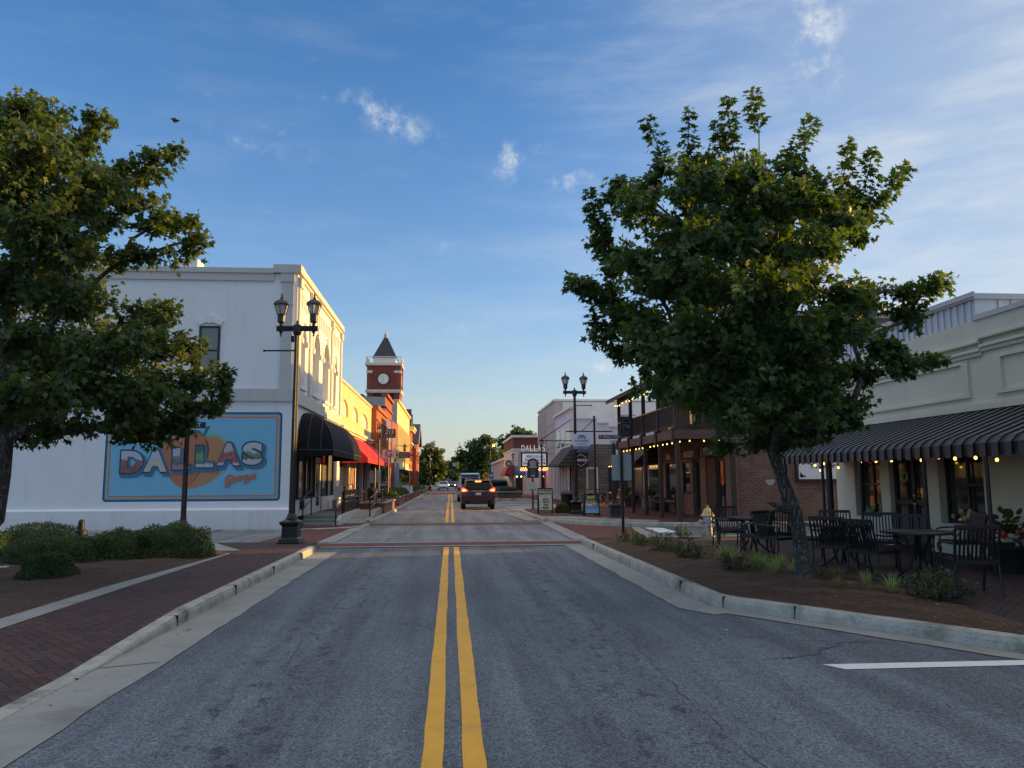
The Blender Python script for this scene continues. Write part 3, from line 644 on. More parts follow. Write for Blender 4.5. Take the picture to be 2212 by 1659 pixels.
for k in range(n+1):
    d_ = dep*(1-math.cos(math.pi/2*k/n)); zz = zb_+(zt_-zb_)*math.sin(math.pi/2*k/n)
    mb.v += [(FXL+.02, yn+d_, zz), (xf-d_, yn+d_, zz), (xf-d_, yf-d_, zz), (FXL+.02, yf-d_, zz)]
for k in range(n):
    for j in range(3): mb.f.append((k*4+j, k*4+j+1, k*4+j+5, k*4+j+4)); mb.mi.append(0)
for a, b_ in (((FXL+.02, yn), (xf, yn)), ((xf, yn), (xf, yf)), ((xf, yf), (FXL+.02, yf))):
    mb.face([(a[0], a[1], zb_-.22), (b_[0], b_[1], zb_-.22), (b_[0], b_[1], zb_), (a[0], a[1], zb_)])
aw = mb.build('awning', awn_black, wb, smooth=True)
mb = MB()
for y in [yn+.01]+[yn+1.45+1.15*i for i in range(6)]:
    mb.path([(xf+.006-dep*(1-math.cos(math.pi/2*k/n)), y if y > yn+.1 else yn+dep*(1-math.cos(math.pi/2*k/n))-.006, zb_+(zt_-zb_)*math.sin(math.pi/2*k/n)+.006) for k in range(n+1)], .009, 4)
for x_ in (-5.2, -4.75): mb.path([(min(x_, xf-dep*(1-math.cos(math.pi/2*k/n))), yn-.006+dep*(1-math.cos(math.pi/2*k/n)), zb_+(zt_-zb_)*math.sin(math.pi/2*k/n)) for k in range(n+1)], .009, 4)
mb.path([(FXL, yn-.01, zb_), (xf+.01, yn-.01, zb_), (xf+.01, yf, zb_)], .012, 4).build('seam', mat('awning piping', (.10,.10,.11), .6), aw)

# --- pale brick shop with the red awning
brick_cream = mat_brick('painted cream brick', (.64,.58,.30), (.58,.52,.26), (.46,.41,.22), 'x', .24, .085, .014, .16, patch=.4, patchc=(.62,.60,.52))
brick_cream_y = mat_brick('painted cream brick side', (.60,.55,.40), (.55,.50,.36), (.45,.41,.30), 'y', .24, .085, .012, .12)
yb = thing('brick_shop', 'single-storey cream painted brick shop with arched panels and a long red awning', 'building', (-12, 47, 0))
mb = MB().box(-24, -5.95, 39.42, 54.9, 0, 6.75)
arched_wall(mb, 39.42, 54.9, 4.5, 6.75, -5.95, FXL, [(39.8, 42.5, 5.1, 5.45, .5), (44.2, 47.0, 5.1, 5.45, .5), (48.4, 52.6, 5.1, 5.45, .5)])
mb.build('wall', brick_cream, yb)
MB().box(-5.94, -5.7, 39.7, 52.8, 5.05, 6.1).build('blind_panel', mat('pale panel', (.60,.58,.52), .8, var=.1), yb)
MB().box(-6.0, FXL+.06, 39.42, 54.95, 6.75, 6.9).build('coping', mat('weathered coping', (.5,.47,.36), .85, var=.35, scale=2, stain=.5), yb)
MB().box(FXL-.3, FXL+.22, 39.42, 54.95, 4.34, 4.5).box(FXL-.3, FXL+.12, 39.42, 54.95, 4.22, 4.34).build('cornice', mat('cream cornice', (.66,.60,.40), .7, var=.08, streak=.2), yb)
brick_rose = mat_brick('rose brick', (.36,.15,.10), (.30,.12,.09), (.32,.26,.22), 'x', .21, .075)
mb = MB().box(-5.95, FXL-.02, 39.5, 54.9, 3.2, 4.22).build('shop_header', frame_white, yb)
mb = MB()
for y in (39.45, 43.4, 46.2, 49.9, 54.5): mb.box(-5.95, FXL, y, y+.28, .36, 3.2)
mb.each('pilaster', frame_white, yb)
mb = MB()
for a, b_ in ((43.7, 44.6), (45.6, 46.2), (46.5, 49.9), (50.2, 54.5)): mb.box(-5.95, FXL-.06, a, b_, .36, 1.1 if b_-a > 1 else 2.6)
mb.each('bulkhead', brick_rose, yb)
MB().box(-5.9, -5.8, 39.7, 54.5, 1.1, 3.2).build('pane', glass_dark, yb)
d = MB().box(-5.8, -5.7, 44.6, 44.8, .36, 2.6).box(-5.8, -5.7, 45.4, 45.6, .36, 2.6).box(-5.8, -5.72, 44.8, 45.4, 1.3, 1.4).build('door', frame_white, yb)
red_canvas = mat('red awning canvas', (.60,.012,.018), .7, var=.15, scale=1.0, bump=.05, bscale=90, fine=.06)
mb = MB(); Y0, Y1 = 39.85, 56.4; k = 55; xa, xb, zt, zb = FXL+.02, -4.2, 4.15, 2.85
def wig(i): return .025 if i % 2 else -.025
for i in range(k+1):
    y = Y0+(Y1-Y0)*i/k; mb.v += [(xa, y, zt+wig(i)), (xb, y, zb+wig(i)), (xb+.02+wig(i)*.5, y, zb-.26)]
for i in range(k):
    for j in range(2): mb.f.append((i*3+j, i*3+3+j, i*3+4+j, i*3+1+j)); mb.mi.append(0)
mb.face([(xa, Y0, zt), (xb, Y0, zb), (xa, Y0, zb)]); mb.face([(xa, Y1, zt), (xb, Y1, zb), (xa, Y1, zb)])
for i in range(9): x_ = xa+(xb-xa)*i/9; mb.box(x_, x_+.13, Y0-.02, Y0-.005, zb-.26, zb)
mb.build('awning', red_canvas, yb)
# --- row further up the street
def mat_brick_x(name, c, v=.3, ax='x'): return mat_brick(name, c, tuple(q*.75 for q in c), tuple(min(1, q*1.2+.04) for q in c), ax, .21, .075, .012, v)
bo, bo_y = mat_brick_x('orange brick', (.36,.11,.045)), mat_brick_x('orange brick side', (.30,.10,.05), ax='y')
def wins(root, m, x, ys_, z0, z1, wd, sg=1):
    for y in ys_:
        f = MB().box(x-.02*sg, x+.035*sg, y-.08, y+wd+.08, z0-.12, z0).box(x-.02*sg, x+.03*sg, y-.05, y+wd+.05, z1, z1+.14).box(x-.02*sg, x+.02*sg, y, y+wd, (z0+z1)/2-.03, (z0+z1)/2+.03).build('window', m, root)
        MB().box(x-.02*sg, x+.012*sg, y, y+wd, z0, z1).build('pane', glass_dark, f)
ob = thing('brick_shop', 'narrow orange brick storefront between the cream brick shop and the tall red brick building', 'building', (-12, 59, 0))
MB().box(-24, -5.25, 54.95, 63.4, 0, 6.7).build('wall', bo, ob)
MB().box(-6, -5.12, 54.93, 63.45, 6.7, 7.0).box(-6, -5.17, 54.94, 63.42, 5.9, 6.02).build('cornice', bo, ob)
mb = MB()
for i in range(9): y = 55.6+i*.85; mb.box(-5.25, -5.18, y, y+.28, 4.3, 5.8)
mb.each('pier', bo, ob)
MB().box(-5.27, -5.22, 55.6, 62.8, .9, 3.0).build('pane', glass_dark, ob)
MB().box(-5.25, -4.95, 55.4, 63.2, 3.0, 3.7).build('sign_band', mat('dark sign band', (.05,.045,.05), .6), ob)
tb_ = thing('brick_building', 'tall red brick front with a grey rendered side wall behind the orange brick shop', 'building', (-12, 70, 0))
MB().box(-24, -5.65, 66.9, 74.2, 0, 8.9).build('wall', mat_brick_x('red brown brick', (.30,.085,.045)), tb_)
MB().box(-24, -5.66, 66.8, 66.9, 0, 8.85).build('side_wall', mat('grey render', (.36,.36,.37), .85, var=.2, scale=1.5, streak=.4), tb_)
MB().box(-6, -5.42, 66.75, 74.25, 8.9, 9.15).box(-6, -5.5, 66.8, 74.2, 7.9, 8.05).build('cornice', mat_brick_x('red cornice', (.34,.10,.05)), tb_)
bs_ = mat_brick_x('brick surround', (.25,.07,.04)); wins(tb_, bs_, -5.65, (67.5, 69.3, 71.1, 72.8), 5.2, 7.2, .9); wins(tb_, bs_, -5.65, (67.4, 70.3), .8, 3.2, 2.5)
MB().box(-5.65, -5.4, 66.9, 74.2, 3.3, 4.2).build('sign_band', mat('blue grey board', (.10,.12,.17), .7), tb_)
rb = thing('brick_shop', 'low red brick shop with a blue painted front beside the yellow rendered building', 'building', (-12, 77, 0))
MB().box(-24, -5.6, 74.3, 81.0, 0, 7.4).build('wall', mat_brick_x('red brick', (.33,.09,.045)), rb)
wins(rb, bs_, -5.6, (75, 76.7, 78.4, 79.8), 4.6, 6.4, .8)
MB().box(-5.6, -5.3, 74.5, 80.8, .36, 3.4).build('shop_front', mat('blue paint', (.10,.14,.22), .6, var=.15), rb)
yl = thing('rendered_building', 'long yellow cream rendered two-storey building with a row of narrow windows', 'building', (-12, 93, 0))
cream = mat('cream render', (.66,.55,.28), .8, var=.12, scale=.8, streak=.25, bump=.1)
MB().box(-24, -5.6, 81.1, 105, 0, 9.9).build('wall', cream, yl)
MB().box(-24, -5.62, 81.0, 81.1, 0, 9.9).build('side_wall', mat('grey render', (.42,.42,.41), .85, var=.2, scale=1.2, streak=.4), yl)
MB().box(-6, -5.4, 81.05, 105.05, 9.9, 10.15).build('cornice', cream, yl)
wins(yl, cream, -5.6, [82.2+1.9*i for i in range(12)], 4.2, 7.2, .7)
mb = MB()
for i in range(13): mb.box(-5.6, -5.48, 81.3+1.9*i, 81.75+1.9*i, 3.8, 7.6)
mb.each('pier', cream, yl)
MB().box(-5.6, -5.45, 82, 104, .4, 3.2).build('shop_front', mat('white shop front', (.55,.55,.56), .6, var=.1), yl)
MB().box(-5.46, -5.42, 83, 103, .9, 2.9).build('pane', glass_dark, yl)
ov = thing('brick_building', 'ornate red brick building with pale scrolled cornice and twin peaked dormers', 'building', (-12, 108, 0))
MB().box(-20, -5.5, 105.1, 111.8, 0, 8.9).build('wall', mat_brick_x('deep red brick', (.34,.08,.04)), ov)
MB().box(-6.2, -5.1, 105.0, 111.9, 8.3, 8.6).box(-6.2, -4.95, 105.0, 111.9, 8.6, 8.95).box(-6, -5.3, 105.0, 111.9, 6.6, 6.8).build('cornice', cream, ov)
slate = mat('dark slate', (.035,.036,.04), .6, var=.25, scale=3, bump=.3, bscale=20)
MB().prism([(105.2, 8.95), (107.6, 8.95), (106.4, 11.4)], 'x', -10, -5.4).build('dormer', slate, ov)
MB().prism([(108.6, 8.95), (111.4, 8.95), (110.0, 11.0)], 'x', -10, -5.4).build('dormer', slate, ov)
wins(ov, cream, -5.5, (105.8, 107.9, 110), 4.2, 6.3, 1.0); wins(ov, cream, -5.5, (105.8, 107.9, 110), .9, 3.0, 1.3)
gb = thing('gabled_building', 'red brick building with steep dark roof and white gable ending the left row', 'building', (-10, 117, 0))
MB().prism([(112, 0), (122, 0), (122, 7.2), (117, 9.9), (112, 7.2)], 'x', -18, -4.95).build('wall', mat_brick_x('orange red brick', (.38,.10,.045)), gb)
mb = MB().prism([(111.6, 7.0), (117, 10.1), (117, 9.85), (111.6, 6.8)], 'x', -18.3, -4.6).prism([(122.4, 7.0), (117, 10.1), (117, 9.85), (122.4, 6.8)], 'x', -18.3, -4.6).build('roof', slate, gb)
MB().prism([(111.7, 6.85), (111.7, 6.55), (112.0, 6.5), (112, 7.0)], 'x', -18, -4.7).bar((-4.62, 111.6, 6.88), (-4.62, 117, 9.98), .06, .25, (1,0,0)).bar((-4.62, 122.4, 6.88), (-4.62, 117, 9.98), .06, .25, (1,0,0)).box(-5.2, -4.8, 111.85, 112.4, 6.2, 7.0).build('bargeboard', frame_white, gb)
wins(gb, frame_white, -4.95, (113.5, 116.4, 119.3), 4.0, 6.0, 1.1); wins(gb, frame_white, -4.95, (113.5, 116.4, 119.3), .9, 3.0, 1.3)
# --- courthouse clock tower
tw_brick = mat_brick_x('courthouse brick', (.22,.055,.04), .15); tw_trim = mat('pale stone trim', (.6,.57,.5), .8, var=.1, streak=.2)
tw = thing('clock_tower', 'red brick courthouse clock tower with a dark pyramid roof and a white balustrade', 'clock tower', (-9.6, 112.5, 0))
mb = MB().box(-11.9, -7.3, 110, 114.9, 0, 11.6)
for (x0, x1) in ((-11.9, -11.1), (-9.9, -9.3), (-8.1, -7.3)): mb.box(x0, x1, 110, 114.9, 11.6, 14.2)
mb.box(-11.1, -8.1, 110.5, 114.4, 11.6, 14.2).box(-11.9, -7.3, 110, 114.9, 14.2, 18.0)
for x0 in (-11.95, -8.0): mb.box(x0, x0+.7, 109.85, 110, 14.5, 18.0)
for y0 in (110.0, 114.2): mb.box(-7.3, -7.15, y0, y0+.7, 14.5, 18.0)
mb.build('shaft', tw_brick, tw)
MB().box(-11.0, -9.95, 110.3, 110.5, 11.7, 13.9).box(-9.25, -8.2, 110.3, 110.5, 11.7, 13.9).each('louvre', mat('dark louvre', (.03,.03,.03), .7), tw)
MB().box(-12.15, -7.05, 109.75, 115.15, 14.2, 14.5).box(-12.05, -7.15, 109.85, 115.05, 14.05, 14.2).box(-12.2, -7.0, 109.7, 115.2, 18.0, 18.35).box(-12.05, -11.15, 109.78, 109.9, 16.9, 17.25).box(-8.1, -7.2, 109.78, 109.9, 16.9, 17.25).box(-7.2, -7.08, 109.95, 110.75, 16.9, 17.25).build('cornice', tw_trim, tw)
mb = MB()
for i in range(25):
    q = i/24; mb.bar((-12.05+4.95*q, 109.85, 18.35), (-12.05+4.95*q, 109.85, 19.25), .04, .04); mb.bar((-7.1, 109.85+5.2*q, 18.35), (-7.1, 109.85+5.2*q, 19.25), .04, .04)
    mb.bar((-12.05, 109.85+5.2*q, 18.35), (-12.05, 109.85+5.2*q, 19.25), .04, .04)
mb.box(-12.1, -7.06, 109.82, 109.88, 19.22, 19.3).box(-7.13, -7.07, 109.85, 115.1, 19.22, 19.3).box(-12.1, -12.04, 109.85, 115.1, 19.22, 19.3).build('balustrade', frame_white, tw)
MB().box(-11.15, -7.95, 110.8, 114.1, 18.35, 19.25).build('roof_base', frame_white, tw)
MB().lathe([(1.75, 19.25), (.28, 22.4)], (-9.55, 112.45, 0), sq=True).build('roof', slate, tw)
MB().lathe([(.32, 22.38), (.36, 22.5), (.2, 22.6), (.3, 22.8), (.2, 23.0), (.22, 23.1), (.06, 23.35), (.03, 23.5), (.02, 23.8)], (-9.55, 112.45, 0), 10).box(-9.6, -9.5, 112.4, 112.5, 23.6, 23.66).build('finial', mat('grey zinc', (.45,.46,.48), .4, .5), tw)
def clock(c, ax):
    def disc(r, t0, t1, n=28): 
        pts = [(c[0]+r*math.cos(2*math.pi*i/n) if ax == 'y' else c[1]+r*math.cos(2*math.pi*i/n), c[2]+r*math.sin(2*math.pi*i/n)) for i in range(n)]
        return MB().prism(pts, ax, t0, t1)
    s_ = -1 if ax == 'y' else 1; b0 = c[1] if ax == 'y' else c[0]
    rim = disc(1.0, b0, b0+s_*.12).build('clock_surround', mat('dark clock rim', (.05,.045,.045), .6), tw)
    disc(.74, b0, b0+s_*.15).build('clock_face', mat('clock face', (.8,.78,.74), .5, var=.03), rim)
    mb = MB()
    for i in range(12):
        a = R(30*i); r0, r1 = .52, .66
        p0, p1 = [(c[0]+r*math.sin(a), b0+s_*.16, c[2]+r*math.cos(a)) if ax == 'y' else (b0+s_*.16, c[1]-r*math.sin(a), c[2]+r*math.cos(a)) for r in (r0, r1)]
        mb.bar(p0, p1, .05, .02)
    for a, L, w_ in ((R(210), .42, .09), (R(331), .62, .07)):
        p0 = (c[0], b0+s_*.17, c[2]) if ax == 'y' else (b0+s_*.17, c[1], c[2])
        p1 = (c[0]+L*math.sin(a), b0+s_*.17, c[2]+L*math.cos(a)) if ax == 'y' else (b0+s_*.17, c[1]+L*math.sin(a), c[2]+L*math.cos(a)); mb.bar(p0, p1, w_, .02)
    mb.build('clock_marks', black_matt, rim)
clock((-9.62, 110.0, 16.05), 'y'); clock((-7.3, 112.45, 16.05), 'x')
ch = thing('courthouse', 'low dark roofed courthouse wing at the foot of the clock tower', 'building', (-16, 110, 0))
MB().box(-22, -12.2, 108, 118, 0, 12.4).build('wall', tw_brick, ch); MB().box(-22.3, -12.15, 107.7, 118, 12.4, 13.6).build('roof', slate, ch)
# ================================================================== RIGHT SIDE BUILDINGS
def pierced(mb, ax, x0, x1, a, b, z0, z1, ops):
    """wall slab along ax ('x': spans y; 'y': spans x) with rectangular openings (a0, a1, z0, z1)"""
    def bx(p, q, r, s):
        if q > p and s > r: mb.box(x0, x1, p, q, r, s) if ax == 'x' else mb.box(p, q, x0, x1, r, s)
    t = a
    for (p, q, r, s) in sorted(ops): bx(t, p, z0, z1); bx(p, q, z0, r); bx(p, q, s, z1); t = q
    bx(t, b, z0, z1); return mb
FXR = 10.2
beige = mat('beige stucco', (.68,.655,.52), .85, var=.08, scale=.9, bump=.3, bscale=14, fine=.05, streak=.15, stain=.2, stainc=(.40,.38,.33), spec=.25)
bb = thing('beige_building', 'single-storey beige stucco corner building with black striped awning and metal roof parapet', 'building', (16, 12, 0))
mb = pierced(MB(), 'x', FXR, FXR+.3, -14, 19.8, 0, 4.32, [(17.7, 18.88, .76, 2.5), (15.88, 17.32, 0, 2.5), (14.12, 15.5, .76, 2.5), (8.5, 10.5, .76, 2.5)])
mb.box(FXR+.3, 27, -14, 19.8, 0, 4.7).box(FXR-.05, FXR+.3, -14, 19.82, 4.32, 4.72)  # wall length behind the camera is added, unseen, to block the sun
mb.box(FXR-.06, FXR, -14, 19.8, 2.98, 3.1).build('wall', beige, bb)
mb = MB()
for (y0, y1, dz) in ((-14, 13.85, .07), (13.85, 19.82, 0)): mb.box(FXR-.05, FXR, y0, y1, 4.02+dz, 4.1+dz); mb.box(FXR-.09, FXR, y0, y1, 4.1+dz, 4.16+dz); mb.box(FXR-.1, FXR, y0, y1, 4.26+dz, 4.33+dz)
mb.build('cornice', beige, bb, bevel=.012)
mb = MB()
for (y0, y1) in ((8.2, 13.35), (14.45, 18.9)):
    mb.box(FXR-.05, FXR, y0-.18, y1+.18, 3.92, 3.98).box(FXR-.05, FXR, y0-.18, y1+.18, 3.25, 3.31).box(FXR-.05, FXR, y0-.18, y0, 3.31, 3.92).box(FXR-.05, FXR, y1, y1+.18, 3.31, 3.92)
mb.each('panel_frame', beige, bb)
grey_metal = mat('grey coping metal', (.42,.43,.45), .45, .3, var=.1, streak=.1)
rib_metal = mat('ribbed galvanised sheet', (.60,.62,.65), .55, .15, var=.12, scale=3, streak=.15)
MB().box(FXR-.08, FXR+.4, -14, 13.95, 4.72, 4.82).build('coping', grey_metal, bb)
mb = MB().box(FXR+.03, 27, 14.0, 19.7, 4.72, 5.16)
for i in range(27): y = 14.1+.21*i; mb.box(FXR-.005, FXR+.03, y, y+.035, 4.73, 5.15)
for i in range(60): x = FXR+.5+.27*i; mb.box(x, x+.04, 13.965, 14.0, 4.83, 5.15)
mb.build('metal_parapet', rib_metal, bb)
MB().box(FXR-.03, 27, 13.93, 19.75, 5.16, 5.27).box(FXR-.06, FXR-.03, 13.9, 19.78, 5.2, 5.3).build('parapet_cap', grey_metal, bb)
def sash(y0, y1, z0, z1, root, x, mid=True, flip=1, vert=True):
    f = MB().box(x, x+.07, y0, y0+.06, z0, z1).box(x, x+.07, y1-.06, y1, z0, z1).box(x, x+.07, y0+.06, y1-.06, z0, z0+.06).box(x, x+.07, y0+.06, y1-.06, z1-.06, z1)
    c = (y0+y1)/2
    if vert: f.box(x, x+.06, c-.03, c+.03, z0+.06, z1-.06)
    if mid: zc = z0+(z1-z0)*.45; f.box(x+.004, x+.05, y0+.06, y1-.06, zc-.025, zc+.025)
    f = f.build('window', frame_black, root); MB().box(x+.03, x+.035, y0+.05, y1-.05, z0+.05, z1-.05).build('pane', glass_dark, f); return f
for y0, y1 in ((17.7, 18.88), (14.12, 15.5), (8.5, 10.5)): sash(y0, y1, .76, 2.5, bb, FXR+.16)
# things in the shop windows
disp = [(15.3, 14.3, 18, .85, (.55,.42,.22), (.5,.14,.08)), (18.7, 17.9, 8, .85, (.25,.3,.15), (.4,.35,.2))]
for (ya, yb_, n_, z_, c1, c2) in disp:
    mb = MB()
    for i in range(n_): mb.sphere((FXR+.14, random.uniform(yb_, ya), z_+random.uniform(0, .18)), random.uniform(.03, .07), 6, 4)
    mb.each('dried_flower', mat('dried flowers', c1, .8, var=.4, scale=15), bb)
d = MB().box(FXR+.1, FXR+.18, 15.9, 15.98, .15, 2.45).box(FXR+.1, FXR+.18, 16.5, 16.62, .15, 2.45).box(FXR+.1, FXR+.18, 17.2, 17.3, .15, 2.45).box(FXR+.1, FXR+.18, 15.98, 17.2, 2.3, 2.45).box(FXR+.1, FXR+.18, 15.98, 17.2, .15, .4).box(FXR+.1, FXR+.17, 15.98, 17.2, 1.1, 1.2).build('door', frame_black, bb)
MB().box(FXR+.13, FXR+.135, 15.95, 17.25, .2, 2.4).build('pane', glass_dark, d)
MB().sphere((FXR+.06, 16.48, 1.12), .035, 8, 5).sphere((FXR+.06, 16.48, 1.3), .028, 8, 5).build('handle', mat('brass', (.6,.5,.3), .3, .9), d)
mb = MB()
for i in range(16): a = 2*math.pi*i/16; mb.sphere((FXR+.09, 16.85+.1*math.cos(a), 1.72+.1*math.sin(a)), .035, 6, 4)
mb.build('wreath', mat('pale wreath', (.4,.38,.3), .9, var=.4, scale=20), d)
# awning: ribbed black and grey metal-look canvas
awn_blk = mat('black striped awning', (.008,.009,.011), .5, var=.2, scale=4, spec=.4); awn_gry = mat('grey awning rib', (.055,.06,.066), .55, var=.25, scale=3, streak=.3)
mb = MB(); ya, yb_ = 3.0, 19.4; k = int((yb_-ya)/.145); k += k % 2
xa, za, xb, zb = FXR, 2.96, 8.5, 2.30
for i in range(k+1):
    y = ya+(yb_-ya)*i/k
    for o in (0, 1):
        q = .022*((i+o) % 2); mb.v += [(xa, y, za+q), (xb+.08, y, zb+.03+q), (xb-q, y, zb-.06), (xb-q*1.2, y, zb-.25-.03*((i+o) % 2))]
for i in range(k):
    for j in range(3):
        a0 = (i*2+1)*4; b0 = (i*2+2)*4; mb.f.append((a0+j, b0+j, b0+j+1, a0+j+1)); mb.mi.append(1 if i % 2 == 0 else 0)
for i in range(k+1):
    for j in range(3): a0 = i*8; mb.f.append((a0+j, a0+4+j, a0+5+j, a0+j+1)); mb.mi.append(0)
mb.face([(xa, yb_, za), (xb, yb_, zb), (xb, yb_, zb-.2), (xa, yb_, zb-.2)])
mb.build('awning', [awn_blk, awn_gry], bb)
MB().box(xa-.03, xa, ya, yb_, za, za+.05).build('awning_batten', awn_blk, bb)
mb = MB()
for y in (19.2, 17.25, 15.6, 13.4, 11.75, 10.0): mb.tube((8.56, y, .15), (8.56, y, 2.22), .035, n=10)
mb.tube((9.3, 18.4, .15), (9.3, 18.4, 2.55), .075, n=12).each('awning_post', black_iron, bb, smooth=True)

# ---- Tin Bucket building
brick_tb = mat_brick('weathered red brick', (.175,.082,.058), (.105,.055,.043), (.22,.18,.15), 'y', .22, .075, .014, .4, patch=.5, patchc=(.24,.17,.135), bump=.8)
brick_tb_x = mat_brick('front brick', (.33,.19,.135), (.25,.14,.10), (.10,.08,.065), 'x', .22, .078, .012, .3)
brown = mat('dark brown timber', (.040,.029,.025), .65, var=.25, scale=4, bump=.15, bscale=40); fascia_m = mat('reddish brown board', (.105,.058,.046), .65, var=.2, scale=3, bump=.1)
rust_roof = mat('brown corrugated roof', (.07,.055,.05), .5, .2, var=.3, scale=2)
tb = thing('balcony_building', 'two-storey red brick corner shop with timber balcony and corrugated porch roof', 'building', (16, 32, 0))
MB().box(FXR+.3, 47.5, 27.5, 37.0, 0, 7.7).box(FXR, FXR+.3, 27.5, 37.0, 3.0, 7.7).build('wall', brick_tb, tb)  # unseen rear depth stretched to block low sun along the side street
mb = pierced(MB(), 'x', FXR, FXR+.3, 27.52, 37.0, 0, 3.0, [(28.1, 30.35, 0, 2.95), (31.05, 32.05, 0, 2.5), (32.35, 33.45, 1.05, 2.42), (34.2, 36.2, .7, 2.45)])
mb.build('front_wall', brick_tb_x, tb)
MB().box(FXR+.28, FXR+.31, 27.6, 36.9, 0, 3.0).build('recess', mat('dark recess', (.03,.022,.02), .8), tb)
for (y0, y1) in ((28.2, 29.3), (31.1, 32.0)):
    d = MB().box(FXR+.14, FXR+.2, y0, y0+.12, .19, 2.5).box(FXR+.14, FXR+.2, y1-.12, y1, .19, 2.5).box(FXR+.14, FXR+.2, y0+.12, y1-.12, 2.36, 2.5).box(FXR+.14, FXR+.2, y0+.12, y1-.12, .19, .45).build('door', frame_black, tb)
    MB().box(FXR+.165, FXR+.17, y0+.1, y1-.1, .4, 2.4).build('pane', glass_dark, d); MB().box(FXR+.1, FXR+.12, y0+.16, y0+.19, .95, 1.3).build('handle', mat('steel', (.5,.5,.5), .3, .9), d)
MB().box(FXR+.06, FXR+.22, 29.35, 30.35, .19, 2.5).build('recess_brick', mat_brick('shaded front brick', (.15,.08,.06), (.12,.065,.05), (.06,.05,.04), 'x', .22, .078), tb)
sash(32.35, 33.45, 1.05, 2.42, tb, FXR+.05, False, vert=False); sash(34.2, 36.2, .7, 2.45, tb, FXR+.08, False, vert=False)
MB().box(FXR-.09, FXR+.1, 34.1, 36.3, .62, .7).build('window_sill', mat('stone sill', (.2,.17,.15), .8), tb)
letter_pale = mat('pale painted letters', (.66,.63,.58), .7, var=.15, scale=8)
for (y0, y1, z0, z1, s_, wd) in ((28.05, 30.45, 2.55, 2.98, 'MERCANTILE', 2.15), (31.0, 33.55, 2.52, 2.92, 'BUCKET', 1.35), (34.3, 36.6, 2.5, 2.9, 'TIN', .7)):
    sb = MB().box(FXR-.06, FXR, y0, y1, z0, z1).build('sign_board', brown, tb, bevel=.01)
    lettering(s_, .4, letter_pale, (FXR-.064, (y0+y1)/2, (z0+z1)/2), (0,-1,0), (0,0,1), .02, .006, width=wd, height=.27, parent=sb, name='lettering')
# balcony
MB().box(8.12, FXR, 27.35, 37.1, 3.34, 3.46).box(8.3, FXR, 27.5, 37.0, 3.28, 3.34).build('balcony_floor', brown, tb)
MB().box(8.06, 8.12, 27.3, 37.15, 3.13, 3.46).box(8.12, FXR, 27.3, 27.35, 3.13, 3.46).box(8.12, FXR, 37.1, 37.15, 3.13, 3.46).build('fascia', fascia_m, tb, bevel=.008)
PYS = (27.45, 29.75, 32.1, 34.45, 36.85)
mb = MB()
for y in PYS: mb.box(8.14, 8.28, y-.07, y+.07, .17, 3.13); mb.box(8.0, 8.06, y-.11, y+.11, 3.0, 3.55)
mb.box(FXR-.04, FXR+.12, 27.36, 27.5, .17, 3.13)
for y in PYS: mb.box(8.1, 8.24, y-.06, y+.06, 3.46, 5.4)
mb.each('post', brown, tb)
mb = MB()
for a, b_ in zip(PYS, PYS[1:]):
    mb.box(8.13, 8.2, a+.06, b_-.06, 3.6, 3.66); n_ = 19
    for i in range(n_): y = a+.1+(b_-a-.2)*i/(n_-1); mb.box(8.15, 8.18, y-.02, y+.02, 3.66, 4.36)
for i in range(15): x = 8.3+(1.8)*i/14; mb.box(x-.02, x+.02, 27.42, 27.45, 3.66, 4.36)
mb.box(8.24, FXR, 27.4, 27.47, 3.6, 3.66).build('railing', brown, tb)
rail_m = mat('worn timber handrail', (.30,.20,.13), .7, var=.2, scale=5)
mb = MB()
for a, b_ in zip(PYS, PYS[1:]): mb.box(8.1, 8.22, a+.06, b_-.06, 4.36, 4.41)
mb.box(8.24, FXR, 27.38, 27.5, 4.36, 4.41).build('handrail', rail_m, tb)
MB().box(8.1, 8.24, 27.3, 37.0, 5.4, 5.6).box(8.24, FXR, 27.38, 27.5, 5.4, 5.55).build('beam', brown, tb)
mb = MB(); k = 170
for i in range(k+1):
    y = 26.9+(37.5-26.9)*i/k; q = .022*math.sin(i*math.pi/2); mb.v += [(7.62, y, 5.50+q), (FXR, y, 6.65+q)]
for i in range(k): mb.f.append((i*2, i*2+1, i*2+3, i*2+2)); mb.mi.append(0)
mb.build('porch_roof', rust_roof, tb)
mb = MB()
for i in range(18): y = 27.1+.6*i; mb.bar((7.68, y, 5.43), (FXR, y, 6.55), .06, .1)
mb.bar((7.66, 26.95, 5.40), (FXR, 26.95, 6.55), .05, .14).bar((7.66, 26.92, 5.42), (7.66, 37.45, 5.42), .04, .12).build('rafter', brown, tb)
wins(tb, brown, FXR, (28.6, 31.2, 34.4), 4.0, 5.4, 1.0, -1)
MB().box(FXR-.06, 47.6, 27.42, 37.05, 7.7, 7.85).build('coping', mat('stone coping', (.34,.31,.27), .85, var=.2), tb)
lathe_pts = [(12.0+.16*math.cos(a)*(1+.3*math.sin(3*a)), 1.55+.13*math.sin(a)*(1+.2*math.cos(2*a))) for a in [2*math.pi*i/14 for i in range(14)]]
MB().prism([(x-.35, z) for x, z in lathe_pts], 'y', 27.492, 27.5).build('cement_patch', mat('cement patch', (.36,.36,.35), .9, var=.1), tb)
